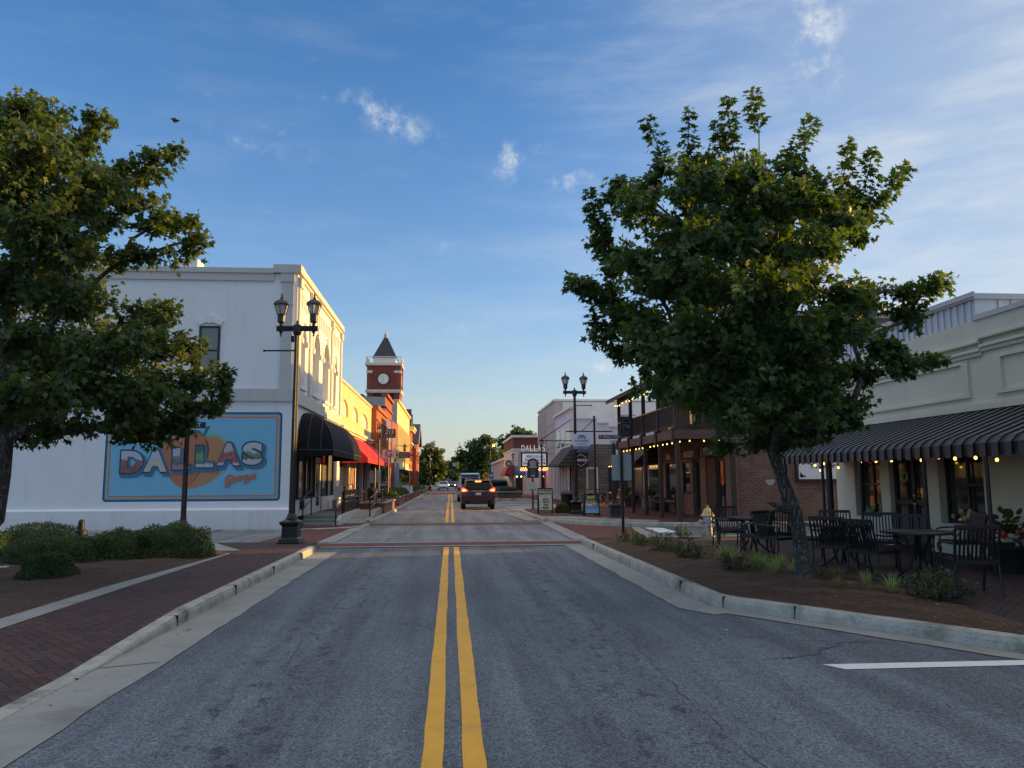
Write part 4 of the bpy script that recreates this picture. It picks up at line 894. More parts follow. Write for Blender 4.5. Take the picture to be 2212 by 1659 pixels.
# ---- painted board on the brick side wall
tr = thing('wall_sign', 'white wall-mounted board lettered TROPHY in a black frame on the brick side wall', 'sign', (13.7, 27.45, 1.6))
MB().box(12.7, 15.9, 27.43, 27.49, 1.66, 2.75).build('board', mat('white sign board', (.72,.76,.80), .5, var=.04), tr)
MB().box(12.6, 12.7, 27.4, 27.49, 1.56, 2.85).box(15.9, 16.0, 27.4, 27.49, 1.56, 2.85).box(12.7, 15.9, 27.4, 27.49, 1.56, 1.66).box(12.7, 15.9, 27.4, 27.49, 2.75, 2.85).build('frame', frame_black, tr)
lettering('TROPHY', .2, black_matt, (13.62, 27.428, 2.12), (1,0,0), (0,0,1), .004, .004, width=.95, height=.15, parent=tr, space=1.3)
MB().prism([(12.75, 1.75), (12.78, 1.92), (12.85, 1.82), (12.92, 1.80), (13.0, 1.72), (12.88, 1.75), (12.82, 1.70)], 'y', 27.422, 27.43).build('emblem', black_matt, tr)
# ---- low blue-grey shop with shingled canopy
brn_shingle = mat_brick('brown shingles', (.10,.07,.055), (.07,.05,.04), (.03,.025,.02), 'x', .2, .13, .012, .35)
bs = thing('blue_shop', 'low blue-grey shop with a shingled canopy beyond the brick balcony building', 'building', (14, 40, 0))
MB().box(FXR, 30, 37.1, 44, 0, 3.7).build('wall', mat('blue grey boards', (.075,.085,.11), .7, var=.15, scale=2), bs)
MB().prism([(FXR, 3.55), (9.0, 2.55), (9.0, 2.45), (FXR, 2.45)], 'y', 37.2, 43.8).build('canopy', brn_shingle, bs)
MB().box(FXR-.05, FXR, 37.3, 39.0, .35, 2.4).build('shop_window', glass_dark, bs)
d = MB().box(FXR-.05, FXR, 39.15, 39.25, .19, 2.4).box(FXR-.05, FXR, 40.15, 40.25, .19, 2.4).box(FXR-.05, FXR, 39.25, 40.15, 2.3, 2.4).build('door', frame_white, bs); MB().box(FXR-.03, FXR, 39.25, 40.15, .19, 2.3).build('pane', glass_dark, d)
MB().box(FXR-.03, FXR, 40.6, 43.6, .9, 2.3).build('side_window', glass_pale, bs)
# ---- white shop with stone side
stone = mat_brick('rough stone veneer', (.20,.175,.14), (.13,.115,.095), (.08,.07,.06), 'y', .42, .2, .02, .4, bump=1.0)
wht2 = mat('white painted render', (.66,.66,.68), .8, var=.06, scale=.7, streak=.12, bump=.15)
wt = thing('white_shop', 'white corner shop with stepped side parapet, stone-clad side wall and shingled awning', 'building', (14, 57, 0))
MB().prism([(8.4, 0), (30, 0), (30, 5.3), (11.0, 5.3), (11.0, 5.55), (10.2, 5.55), (10.2, 5.85), (8.75, 5.85), (8.75, 6.6), (8.4, 6.6)], 'y', 53.05, 61.5).build('wall', wht2, wt)
MB().box(8.5, 30, 52.9, 53.05, .16, 4.1).box(8.36, 8.5, 52.9, 53.4, .16, 4.1).build('stone_cladding', stone, wt)
MB().box(8.2, 8.85, 52.95, 61.55, 6.6, 6.75).box(8.75, 10.25, 52.98, 53.3, 5.85, 5.95).box(10.2, 11.05, 52.98, 53.3, 5.55, 5.65).box(11, 30, 52.98, 53.3, 5.3, 5.4).build('coping', frame_white, wt)
wins(wt, frame_white, 8.4, (53.9, 56.3, 58.9), 4.1, 5.4, 1.8, -1)
mb = MB()
for i in range(6): y = 53.6+1.45*i; mb.box(8.18, 8.4, y, y+.35, .16, 3.4)
mb.each('pilaster', wht2, wt)
MB().box(8.3, 8.39, 53.6, 61.2, .6, 3.2).build('shop_window', glass_dark, wt)
MB().prism([(8.4, 4.0), (7.35, 2.75), (7.35, 2.6), (8.4, 2.6)], 'y', 52.0, 58).prism([(53.0, 4.0), (52.0, 2.75), (52.0, 2.6), (53.0, 2.6)], 'x', 8.4, 9.0).build('awning', mat_brick('grey shingles', (.10,.10,.09), (.075,.075,.07), (.04,.04,.035), 'x', .25, .12, .01, .3), wt)
for (x0, x1) in ((9.35, 10.15), (10.9, 13.2)):
    f = MB().box(x0, x1, 52.84, 52.9, .3, 2.5).build('window', frame_white if x0 < 10 else frame_black, wt); MB().box(x0+.1, x1-.1, 52.82, 52.84, .4, 2.4).build('pane', glass_dark if x0 > 10 else glass_pale, f)
sw_ = thing('shop_sign', 'black square SANDWICH sign with a white hexagon on the stone side wall', 'sign', (8.8, 52.0, 2.5))
MB().box(8.3, 9.3, 51.85, 51.98, 2.5, 3.5).build('board', black_matt, sw_)
wl_ = mat('white sign letters', (.7,.7,.7), .5, var=.02)
lettering('SANDWICH', .2, wl_, (8.8, 51.845, 2.97), depth=.006, bold=.004, width=.92, height=.18, parent=sw_)
mb = MB()
for i in range(6):
    a, b_ = R(60*i+30), R(60*i+90); mb.bar((8.8+.4*math.cos(a), 51.845, 2.98+.4*math.sin(a)), (8.8+.4*math.cos(b_), 51.845, 2.98+.4*math.sin(b_)), .012, .02)
mb.build('emblem', wl_, sw_)
# ---- tan theatre with marquee, brick theatre annexe
tan = mat('tan render', (.47,.43,.38), .85, var=.07, scale=.8, streak=.12)
th = thing('theatre_building', 'tall tan rendered theatre with vertical grooves carrying the lit marquee', 'theatre', (14, 67, 0))
mb = MB().box(8.4, 30, 61.6, 73.4, 0, 8.0)
for y in (67.2, 68.4, 69.6, 70.8, 72.0, 73.0): mb.box(8.34, 8.4, y, y+.55, 4.4, 7.7)
mb.box(8.37, 8.4, 61.6, 73.4, 4.3, 4.34).box(8.37, 8.4, 61.6, 73.4, 6.2, 6.24).build('wall', tan, th)
MB().box(8.3, 30, 61.5, 73.5, 8.0, 8.15).build('coping', frame_white, th)
MB().box(9.0, 30, 61.45, 61.6, 5.2, 7.9).build('side_wall', mat('patchy white render', (.60,.59,.57), .85, var=.18, scale=.7, stain=.4, stainc=(.4,.39,.37), streak=.25), th)
d = MB().box(8.3, 8.4, 68.2, 70.6, .16, 2.45).build('door', mat('bronze door frame', (.12,.08,.06), .5), th); MB().box(8.28, 8.3, 68.4, 69.3, .3, 2.3).box(8.28, 8.3, 69.5, 70.4, .3, 2.3).build('pane', glass_dark, d)
mq = thing('marquee', 'theatre marquee with DALLAS letters over a white letterboard and a band of lit bulbs', 'marquee', (7.2, 67, 2.5))
mb = MB().box(6.08, 8.34, 66.6, 67.6, 2.74, 4.02).build('cabinet', frame_black, mq)
MB().box(6.2, 8.24, 66.57, 66.6, 2.86, 3.92).build('letterboard', mat_emit('backlit white letterboard', (.74,.80,.86), .12), mq)
for i, (s_, wd, xc) in enumerate((('ARSENIC & OLD LACE', 1.5, 7.25), ('ON STAGE 22-29TH', 1.72, 7.28), ('DALLASTHEATER.COM', 1.88, 7.22))):
    lettering(s_, .25, black_matt, (xc, 66.565, 3.66-.29*i), depth=.004, bold=.006, width=wd, height=.22, parent=mq)
MB().box(5.95, 8.4, 66.5, 67.7, 2.5, 2.74).build('bulb_band', mat('bronze trim', (.25,.16,.08), .4, .5), mq)
bulb_warm = mat_emit('lit warm bulb', (1.0, .5, .1), 2.5)
for i in range(14):
    for j in (0, 1): MB().sphere((6.02+.178*i+.08*j, 66.47, 2.56+.12*j), .045, 8, 5).build('bulb', bulb_warm, mq)
MB().box(6.1, 8.3, 66.55, 67.6, 2.44, 2.48).build('neon_tube', mat_emit('pink neon', (1.0, .30, .45), 1.2), mq)
MB().box(5.98, 8.4, 66.55, 67.65, 4.02, 4.09).build('ledge', tan, mq)
MB().box(5.9, 6.08, 66.6, 67.6, 2.74, 4.05).box(5.86, 5.9, 66.8, 67.4, 3.0, 3.15).box(5.86, 5.9, 66.8, 67.4, 3.35, 3.5).box(5.86, 5.9, 66.8, 67.4, 3.7, 3.85).build('fluted_end', mat('marquee cream', (.5,.42,.33), .6), mq)
dl_side, dl_face = mat('letter sides', (.04,.03,.03), .5), mat_emit('lit marquee letter face', (.85,.76,.62), .2)
for i, c in enumerate('DALLAS'):
    x = 6.27+.355*i; lettering(c, .6, dl_side, (x, 66.9, 4.36), depth=.25, bold=.02, width=.32, height=.56, parent=mq, name='lettering')
    lettering(c, .6, dl_face, (x, 66.64, 4.36), depth=.02, bold=.0, width=.29, height=.52, parent=mq, name='lettering')
an = thing('brick_theatre', 'dark red brick building with white trim and white lower walls beyond the marquee', 'building', (14, 86, 0))
MB().box(6.5, 30, 80, 94, 0, 4.75).build('lower_wall', wht2, an)
MB().box(6.5, 30, 80, 94, 4.9, 6.05).build('wall', mat_brick_x('dark red brick', (.16,.055,.045), ax='y'), an)
MB().box(6.35, 30, 79.85, 94.1, 6.05, 6.3).box(6.42, 30, 79.92, 94, 4.75, 4.9).build('trim', frame_white, an)
def quarter_awning(mb, x0, x1, y0, y1, z0, z1, face):
    n = 7
    for k in range(n):
        a0, a1 = math.pi/2*k/n, math.pi/2*(k+1)/n
        def p(a, s):
            q = math.cos(a); zz = z0+(z1-z0)*math.sin(a)
            return (s, y1-(y1-y0)*q, zz) if face == 'y' else (x1-(x1-x0)*q, s, zz)
        s0, s1 = (x0, x1) if face == 'y' else (y0, y1); mb.face([p(a0, s0), p(a0, s1), p(a1, s1), p(a1, s0)])
        if k: mb.face([p(a0, s0), p(a1, s0), (s0, y1, z0) if face == 'y' else (x1, s0, z0)]); mb.face([p(a0, s1), p(a1, s1), (s1, y1, z0) if face == 'y' else (x1, s1, z0)])
    return mb
quarter_awning(MB(), 6.45, 7.65, 78.9, 80, 2.1, 3.1, 'y').build('awning', mat('blue awning', (.05,.10,.21), .6, var=.1), an)
quarter_awning(MB(), 5.5, 6.5, 78.9, 86, 2.0, 3.2, 'x').build('awning', mat('dull red awning', (.30,.045,.05), .6, var=.1), an)
d = MB().box(6.75, 7.45, 79.95, 80, .16, 2.1).build('door', frame_black, an)
for x in (6.85, 7.3): MB().sphere((x, 79.85, 2.0), .06, 8, 5).build('wall_light', mat_emit('wall light', (1, .75, .4), 6), an)
fa = thing('far_building', 'pale low building far down the right side behind the street trees', 'building', (14, 110, 0))
MB().box(7, 30, 96, 135, 0, 4.2).build('wall', mat('pale far wall', (.45,.42,.37), .8, var=.1), fa); MB().box(6.8, 30, 95.8, 135.2, 4.2, 4.5).build('coping', frame_white, fa)
h1 = thing('far_house', 'small grey-roofed house at the far end of the street', 'house', (-1, 205, 0))
MB().prism([(-4, 0), (5, 0), (5, 2.6), (.5, 5.2), (-4, 2.6)], 'y', 200, 212).build('wall', mat('far house wall', (.3,.3,.3), .8), h1)
MB().prism([(-4.6, 2.4), (.5, 5.5), (5.6, 2.4), (5.6, 2.2), (.5, 5.25), (-4.6, 2.2)], 'y', 199.5, 212.5).build('roof', mat('grey shingle roof', (.2,.2,.21), .7), h1)
# ================================================================== STREET FURNITURE
lamp_glass = mat('frosted lantern glass', (.55,.54,.50), .25, var=.1, spec=.6)
def fluted(mb, r0, r1, z0, z1, n=24):
    prof = [(z0, r0), (z1, r1)]; base = len(mb.v); mb.mark()
    for z, r in prof:
        for j in range(n): a = 2*math.pi*j/n; q = r*(1 if j % 2 else .86); mb.v.append((q*math.cos(a), q*math.sin(a), z))
    for j in range(n): mb.f.append((base+j, base+(j+1) % n, base+n+(j+1) % n, base+n+j)); mb.mi.append(0)
    return mb
def lantern(root, x, z0, name='lantern'):
    b = MB().lathe([(.035, 0), (.05, .03), (.04, .07), (.10, .12), (.105, .30), (.12, .32)], (x, 0, z0), 8)
    for i in range(6):
        a = math.pi/6+math.pi/3*i; b.bar((x+.115*math.cos(a), .115*math.sin(a), z0+.32), (x+.185*math.cos(a), .185*math.sin(a), z0+.57), .016, .016)
    b = b.build(name, black_iron, root)
    MB().lathe([(.10, .32), (.168, .565)], (x, 0, z0), 6, rot=math.pi/6).build('glass', lamp_glass, b)
    MB().lathe([(.21, .56), (.215, .59), (.17, .66), (.06, .72), (.03, .75), (.045, .77), (.015, .79), (.028, .82), (.006, .90)], (x, 0, z0), 6, rot=math.pi/6).build('lamp_roof', black_iron, b)
def lamp_base(root):
    MB().lathe([(.285, 0), (.285, .05), (.26, .06), (.255, .11), (.215, .14), (.20, .17), (.19, .43), (.205, .46), (.245, .49), (.25, .55), (.20, .57), (.13, .61)], sq=True).lathe([(.15, .60), (.155, .64), (.12, .66), (.12, .70), (.10, .72), (.09, .75)], n=16).build('base', black_iron, root, bevel=.008)
def twin_lamp():
    t = thing('street_lamp', 'x', 'street lamp'); lamp_base(t)
    fluted(MB(), .082, .058, .7, 5.46).build('pole', black_iron, t)
    MB().box(-.54, .54, -.045, .045, 5.49, 5.625).lathe([(.09, 5.38), (.11, 5.45), (.11, 5.64), (.05, 5.68), (.02, 5.72), (.035, 5.74), (.01, 5.78)], n=12).lathe([(.01, 5.34), (.03, 5.38), (.012, 5.4), (.06, 5.49)], (-.43, 0, 0), 8).lathe([(.01, 5.34), (.03, 5.38), (.012, 5.4), (.06, 5.49)], (.43, 0, 0), 8).build('crossarm', black_iron, t, bevel=.006)
    lantern(t, -.43, 5.62); lantern(t, .43, 5.62); return t
def single_lamp():
    t = thing('street_lamp', 'x', 'street lamp'); lamp_base(t)
    fluted(MB(), .078, .055, .7, 4.0).build('pole', black_iron, t)
    MB().lathe([(.06, 3.98), (.075, 4.0), (.06, 4.04), (.05, 4.08)], n=12).build('collar', black_iron, t); lantern(t, 0, 4.06); return t
GL = 'lantern street lamps along the main street'
TW = twin_lamp(); SG = single_lamp()
def arm(root, x0, x1, z, ends=True):
    return MB().box(min(x0, x1), max(x0, x1), -.018, .018, z-.018, z+.018).sphere((x0 if abs(x0) > abs(x1) else x1, 0, z), .035, 8, 5).build('banner_arm', black_iron, root)
def lamp(proto, loc, label, rz=0, sc=1, arms=()):
    global first_used
    o = dup(proto, loc, rz, label, group=GL); o.scale = (sc, sc, sc)
    for a in arms: q = arm(None, *a); q.parent = o
    return o
la = lamp(TW, (-3.98, 20.0, .14), 'twin-lantern street lamp at the left kerb in front of the white mural building', R(-4), .985, [(-.06, -.85, 4.97)])
q = MB().box(-.15, -.07, -.04, .04, 5.2, 5.36).build('sensor_box', black_iron); q.parent = la
lamp(TW, (5.6, 34.4, .17), 'twin-lantern street lamp beside the back to school poster board', R(3), .98, [(.05, .78, 4.95)])
lamp(TW, (-2.9, 110, .2), 'distant twin-lantern street lamp on the left in front of a tree', 0, .97)
lr = lamp(TW, (5.15, 100, .2), 'distant twin-lantern street lamp with one painted sun glint behind the yellow diamond sign', 0, .97)
gl = MB().lathe([(.14, .31), (.2, .58)], (.43, 0, 5.62), 6, rot=math.pi/6).build('sun_glint_glass', mat_emit('painted sun glint', (1, .55, .08), 2.5)); gl.parent = lr  # sun glint painted as emission on one pane; the lamp itself is unlit
lamp(SG, (-4.1, 45, .355), 'single-lantern street lamp beside the red awning', 0, .925, [(-.05, -.9, 3.85)])
lamp(SG, (-4.42, 75, .355), 'single-lantern street lamp carrying the dark wooden bakery sign', 0, .99, [(-.05, -.9, 4.7), (.05, .9, 4.66)])
lamp(SG, (-4.45, 104, .3), 'sunlit single-lantern street lamp far down the left pavement', 0, .97)
lamp(SG, (7.1, 60, .17), 'single-lantern street lamp in front of the theatre marquee', 0, .97, [(.05, .95, 3.65)])
lb_ = lamp(SG, (6.3, 78, .17), 'single-lantern street lamp behind the stone planter with a round sign on its arm', 0, .87, [(-.05, -1.1, 3.95), (.05, .8, 4.0)])
for pr in (TW, SG):
    for ch in list(pr.children):
        for g in list(ch.children): bpy.data.objects.remove(g)
        bpy.data.objects.remove(ch)
    bpy.data.objects.remove(pr)
def at_root(fn, loc): return fn
sign_back = mat('grey sign back', (.36,.40,.43), .45, .3, var=.06)
dark_sign = mat('dark sign paint', (.02,.022,.028), .5, var=.1); pale = mat('pale lettering', (.62,.62,.60), .6, var=.03); white_s = mat('white sign paint', (.76,.76,.75), .5, var=.03)
# hanging shop signs
s_ = thing('hanging_sign', 'dark wooden shop sign with scalloped ends lettered for a bakery, hung on a lamp', 'sign', (-4.4, 74.9, 3.8))
MB().prism([(-5.3, 4.0), (-4.95, 4.0), (-4.95, 3.8), (-3.9, 3.8), (-3.9, 4.0), (-3.52, 4.0), (-3.52, 4.2), (-3.9, 4.2), (-3.9, 4.3), (-4.0, 4.4), (-4.85, 4.4), (-4.95, 4.3), (-4.95, 4.2), (-5.3, 4.2)], 'y', 74.8, 74.9).build('board', mat('dark stained board', (.05,.03,.025), .6), s_)
for t_, z_, w_ in (('KITCHEN', 4.28, .75), ('PRESCRIPTIONS', 4.1, 1.6), ('BAKERY', 3.92, .75)): lettering(t_, .2, pale, (-4.42, 74.79, z_), depth=.006, width=w_, height=.14, parent=s_)
s_ = thing('sign_post', 'slim post with dark 213 on Main board above a pale board with large G', 'sign post', (-3.55, 46.5, .355))
MB().tube((-3.7, 46.5, .355), (-3.7, 46.5, 4.2), .04).build('post', black_iron, s_)
b_ = MB().box(-4.05, -3.28, 46.3, 46.4, 4.2, 4.73).build('dark_board', mat('brown black board', (.035,.028,.026), .6), s_)
lettering('213', .4, pale, (-3.66, 46.29, 4.53), depth=.006, shear=.3, width=.5, height=.25, parent=b_); lettering('on Main', .2, mat('faded lettering', (.3,.29,.27), .6), (-3.66, 46.29, 4.3), depth=.006, shear=.3, width=.56, height=.13, parent=b_)
b_ = MB().box(-4.05, -3.28, 46.3, 46.4, 3.0, 3.5).build('pale_board', mat('pale grey board', (.45,.45,.47), .6), s_)
lettering('G', .4, mat('grey letter', (.16,.16,.17), .6), (-3.67, 46.29, 3.25), depth=.006, bold=.012, width=.42, height=.44, parent=b_)
s_ = thing('traffic_sign', 'pair of grey sign backs on a dark post in front of the red awning shop', 'road sign', (-4.3, 43.8, .355))
MB().tube((-4.22, 43.8, .355), (-4.22, 43.8, 2.4), .04).build('post', black_iron, s_)
MB().prism(rrect(-4.52, -4.26, 1.55, 2.25, .05), 'y', 43.85, 43.87).prism(rrect(-4.18, -3.9, 1.56, 2.27, .05), 'y', 43.85, 43.87).each('sign_panel', sign_back, s_)
# stop sign and street name on a fluted pole at the left
s_ = thing('street_sign', 'fluted black pole with a street-name blade and an edge-on stop sign before the mural', 'street sign', (-7.29, 22, .0))
q = fluted(MB(), .075, .06, .5, 3.16); q.v = [(x-7.29, y+22, z) for x, y, z in q.v]; q.build('pole', black_iron, s_)
MB().lathe([(.14, 0), (.14, .45), (.16, .5), (.12, .58), (.09, .64), (.08, .7)], (-7.29, 22, 0), 16).build('base', black_iron, s_)
b_ = MB().box(-7.95, -6.8, 21.985, 22.005, 3.16, 3.33).build('name_blade', dark_sign, s_)
lettering('SPRING STREET', .2, white_s, (-7.42, 21.98, 3.245), depth=.003, width=.98, height=.1, parent=b_)
oc = [(.38*math.cos(R(22.5+45*i)), .38*math.sin(R(22.5+45*i))) for i in range(8)]; ca, sa = math.cos(R(-74)), math.sin(R(-74))
mb = MB().prism(oc, 'y', -.006, 0); mb.v = [(x*ca-y*sa-7.42, x*sa+y*ca+21.94, z+2.56) for x, y, z in mb.v]; mb.build('stop_plate', mat('pale sign back', (.55,.53,.48), .5, .1), s_)
mb = MB().prism([(x*.97, z*.97) for x, z in oc], 'y', .001, .004); mb.v = [(x*ca-y*sa-7.42, x*sa+y*ca+21.94, z+2.56) for x, y, z in mb.v]; mb.build('stop_face', mat('stop sign red', (.5,.02,.02), .4), s_)
# bollard behind the hedge
s_ = MB().lathe([(.09, 0), (.09, .08), (.065, .1), (.065, .66), (.06, .70), (.04, .73), (.001, .745)], (-7.97, 17.6, .15), 16).lathe([(.13, .45), (.13, .5), (.07, .52)], (-7.97, 17.6, .15), 16).build('bollard', black_matt, None, smooth=True)
tag(s_, 'black dome-topped bollard poking up behind the boxwood hedge', 'bollard')
# railings of the left ramp
metal_rail = mat('dark handrail', (.02,.022,.024), .35, .3, var=.1)
def railing(label, x, top, mid, posts, name='handrail'):
    t = thing(name, label, 'railing', (x, posts[0][0], posts[0][1]))
    MB().path([(x, y, z) for y, z in top], .026, 10).build('top_rail', metal_rail, t, smooth=True)
    if mid: MB().path([(x, y, z) for y, z in mid], .022, 10).build('lower_rail', metal_rail, t, smooth=True)
    for (y, z0, z1) in posts: MB().tube((x, y, z0), (x, y, z1), .026).build('post', metal_rail, t)
railing('steel handrail on the outer wall of the ramp beside the road', -3.29, [(32.2, .96), (36.8, 1.24), (39.0, 1.25)], [(32.25, .55), (36.8, .86), (39.0, .87)], [(32.3, .15, .96), (35.0, .38, 1.13), (37.6, .36, 1.25), (39.0, .36, 1.25)])
railing('black handrail climbing the right side of the three steps', -4.24, [(28.9, .62), (28.9, 1.0), (29.3, 1.0), (31.2, 1.32)], [(28.9, .62), (29.3, .62), (31.2, .95)], [(29.35, .02, 1.0), (31.0, .36, 1.3)])
railing('black handrail on the left side of the steps behind the lamp', -5.45, [(28.9, .9), (29.3, 1.05), (31.2, 1.36)], [(29.3, .65), (31.2, .98)], [(29.35, .02, 1.05), (31.1, .36, 1.35)])
t = thing('fence_panel', 'black iron fence panel with a row of balls beside the ramp', 'fence', (-4.24, 31.5, .4))
for y in (31.5, 36.2): MB().box(-4.28, -4.2, y-.04, y+.04, .38, 1.36).sphere((-4.24, y, 1.41), .05, 8, 5).build('post', black_iron, t)
mb = MB().box(-4.26, -4.22, 31.54, 36.16, 1.27, 1.31).box(-4.255, -4.225, 31.54, 36.16, 1.1, 1.13).box(-4.26, -4.22, 31.54, 36.16, .8, .83).box(-4.26, -4.22, 31.54, 36.16, .46, .5)
for i in range(12): mb.lathe([(.001, -.09), (.05, -.06), (.09, 0), (.05, .06), (.001, .09)], (-4.24, 31.8+.37*i, .96), 8)
mb.build('rail', black_iron, t); MB().box(-4.25, -4.23, 31.54, 36.16, .5, .8).box(-4.25, -4.23, 31.54, 36.16, 1.13, 1.27).build('panel', black_iron, t)
# rocking chair, white bench back, rubbish bins, banner
dred = mat('dark red painted wood', (.16,.022,.02), .45, var=.15)
t = thing('rocking_chair', 'dark red wooden rocking chair in front of the brick shop', 'rocking chair', (-5.0, 43.6, .355)); o_ = (-5.0, 43.6, .355)
def loc_(pts): return [(o_[0]+p[0], o_[1]+p[1], o_[2]+p[2]) for p in pts]
for s in (-.26, .26):
    MB().path(loc_([(-.45, s, .12), (-.25, s, .04), (0, s, .02), (.25, s, .04), (.45, s, .1)]), .022, 6).build('rocker', dred, t)
    for x in (-.22, .24): MB().bar(*loc_([(x, s, .04), (x, s, .62 if x > 0 else .5)]), .045, .045).build('leg', dred, t)
    MB().bar(*loc_([(-.25, s, .62), (.3, s, .62)]), .07, .025).build('armrest', dred, t)
MB().box(o_[0]-.25, o_[0]+.27, o_[1]-.26, o_[1]+.26, o_[2]+.38, o_[2]+.42).build('seat', dred, t)
mb = MB()
for i in range(6): s = -.23+.092*i; mb.bar(*loc_([(-.24, s, .42), (-.42, s, 1.12)]), .05, .018)
mb.bar(*loc_([(-.42, -.28, 1.12), (-.42, .28, 1.12)]), .03, .1); mb.build('backrest', dred, t)
t = thing('garden_bench', 'white bench with a shaped back outside the cream brick shop', 'bench', (-5.3, 37.4, .36))
MB().prism([(-5.55, .9), (-5.05, .9), (-5.05, 1.3), (-5.12, 1.32), (-5.15, 1.42), (-5.45, 1.42), (-5.48, 1.32), (-5.55, 1.3)], 'y', 37.6, 37.64).build('backrest', frame_white, t); MB().box(-5.6, -5.0, 37.15, 37.62, .76, .81).build('seat', frame_white, t)
for x in (-5.58, -5.06):
    for y in (37.18, 37.58): MB().box(x, x+.05, y-.025, y+.025, .36, .76).build('leg', frame_white, t)
def bin_(x, y, z, label):
    t = thing('litter_bin', label, 'litter bin', (x, y, z), 'black slatted litter bins')
    mb = MB().lathe([(.26, .06), (.27, .08), (.27, .12), (.26, .13)], (x, y, z), 18).lathe([(.27, .7), (.29, .72), (.29, .76), (.27, .78)], (x, y, z), 18)
    for i in range(20): a = 2*math.pi*i/20; mb.bar((x+.265*math.cos(a), y+.265*math.sin(a), z+.02), (x+.275*math.cos(a), y+.275*math.sin(a), z+.75), .055, .012, (math.cos(a), math.sin(a), 0))
    mb.build('body', black_matt, t); MB().lathe([(.24, .0), (.24, .74)], (x, y, z), 16).build('liner', black_matt, t)
    MB().lathe([(.31, .76), (.32, .80), (.24, .92), (.12, .96), (.001, .97)], (x, y, z), 18).build('lid', black_matt, t, smooth=True)
bin_(5.75, 38.2, .17, 'black litter bin with a domed lid beside the twin-lantern lamp on the right')
bin_(-4.15, 41.8, .355, 'black litter bin with a domed lid behind the ramp handrail on the left')
t = thing('banner', 'white folded banner board standing on the brick planters by the wooden bakery sign', 'banner', (-3.4, 60, .7))
MB().prism([(-3.75, .72), (-3.2, .66), (-3.15, 1.25), (-3.72, 1.3)], 'y', 60, 60.03).build('board', white_s, t); MB().box(-3.6, -3.3, 59.985, 59.995, 1.12, 1.14).box(-3.6, -3.35, 59.985, 59.995, 1.04, 1.06).build('print', mat('grey print', (.3,.3,.3), .6), t)
MB().prism([(-3.15, .68), (-2.9, .72), (-2.92, 1.28), (-3.12, 1.25)], 'y', 60.2, 60.23).build('side_board', white_s, t)
# brick planters along the left kerb
brick_pl = mat_brick_x('planter brick', (.25,.10,.07)); cap_m = mat('planter cap', (.22,.20,.18), .8, var=.25, scale=3)
PLN = ((36.6, 44.0, .66), (46.4, 53.3, .72), (55.2, 59.0, .7), (61.2, 65.0, .7), (67.6, 72.3, .7), (75, 78.8, .7), (85, 100, .6))
for i, (a, b_, h) in enumerate(PLN):
    t = thing('brick_planter', ['long low brick planter wall nearest the ramp', 'second brick planter from the ramp along the left kerb', 'third brick planter from the ramp along the left kerb', 'fourth brick planter from the ramp along the left kerb', 'fifth brick planter from the ramp along the left kerb', 'sixth brick planter from the ramp along the left kerb', 'longest farthest brick planter at the end of the left row'][i], 'planter', (-3.3, a, .16), 'brick planters along the left kerb')
    MB().box(-4.2, -3.06, a, b_, .16, h-.07).build('wall', brick_pl, t); MB().box(-4.26, -3.0, a-.05, b_+.05, h-.07, h).build('cap', cap_m, t, bevel=.01); MB().box(-4.1, -3.2, a+.15, b_-.15, h-.05, h+.012).build('soil', straw_ground, t)
t = thing('stone_planter', 'square stone-capped planter in front of the dark parked vehicle on the right', 'planter', (5, 65, .16)); MB().box(3.95, 5.95, 64.9, 67, .16, .62).build('wall', mat_brick('planter stone', (.19,.15,.12), (.14,.11,.09), (.08,.07,.06), 'y', .35, .15), t); MB().box(3.88, 6.02, 64.82, 67.08, .62, .72).build('cap', mat('planter stone cap', (.33,.29,.25), .8, var=.15), t)
# right corner: boards and sign posts
t = thing('civic_sign', 'dark arched civic centre direction sign with white arrow on a post', 'sign', (4.3, 40.2, .17))
MB().tube((4.27, 40.2, .17), (4.27, 40.2, 2.0), .045).build('post', black_iron, t)
ar = [(3.98, 1.78), (4.58, 1.78), (4.58, 2.55)]+[(4.28+.3*math.cos(math.pi*i/12), 2.5+.3*math.sin(math.pi*i/12)) for i in range(1, 12)]+[(3.98, 2.55)]
b_ = MB().prism(ar, 'y', 40.1, 40.15).build('board', mat('slate blue board', (.035,.037,.048), .5), t)
MB().prism([(4.28+.27*math.cos(math.pi*i/12), 2.52+.25*math.sin(math.pi*i/12)) for i in range(13)], 'y', 40.09, 40.1).build('arched_panel', mat('dull maroon', (.10,.035,.035), .5), b_)
MB().prism([(4.28+.18*math.cos(2*math.pi*i/20), 2.52+.18*math.sin(2*math.pi*i/20)) for i in range(20)], 'y', 40.08, 40.09).build('emblem', mat('grey emblem', (.33,.33,.36), .5, var=.25, scale=9), b_)
MB().box(4.06, 4.5, 40.07, 40.09, 2.3, 2.37).build('ribbon', mat('pale ribbon', (.5,.42,.42), .5), b_)
for s, z_ in (('DALLAS', 2.2), ('CIVIC', 2.1), ('CENTER', 2.0)): lettering(s, .1, mat('grey sign lettering', (.27,.27,.3), .5), (4.28, 40.085, z_), depth=.004, width=.3 if s != 'CIVIC' else .24, height=.075, parent=b_)
MB().prism([(4.16, 1.87), (4.29, 1.87), (4.29, 1.83), (4.39, 1.89), (4.29, 1.95), (4.29, 1.91), (4.16, 1.91)], 'y', 40.085, 40.1).build('arrow', pale, b_)
t2 = MB().box(4.04, 4.47, 40.1, 40.13, 1.12, 1.56).build('poster_panel', mat('pale green poster', (.48,.58,.55), .5, var=.08), t); MB().box(4.1, 4.18, 40.09, 40.1, 1.15, 1.2).box(4.22, 4.28, 40.09, 40.1, 1.14, 1.2).box(4.34, 4.4, 40.09, 40.1, 1.15, 1.2).build('print', dark_sign, t2)
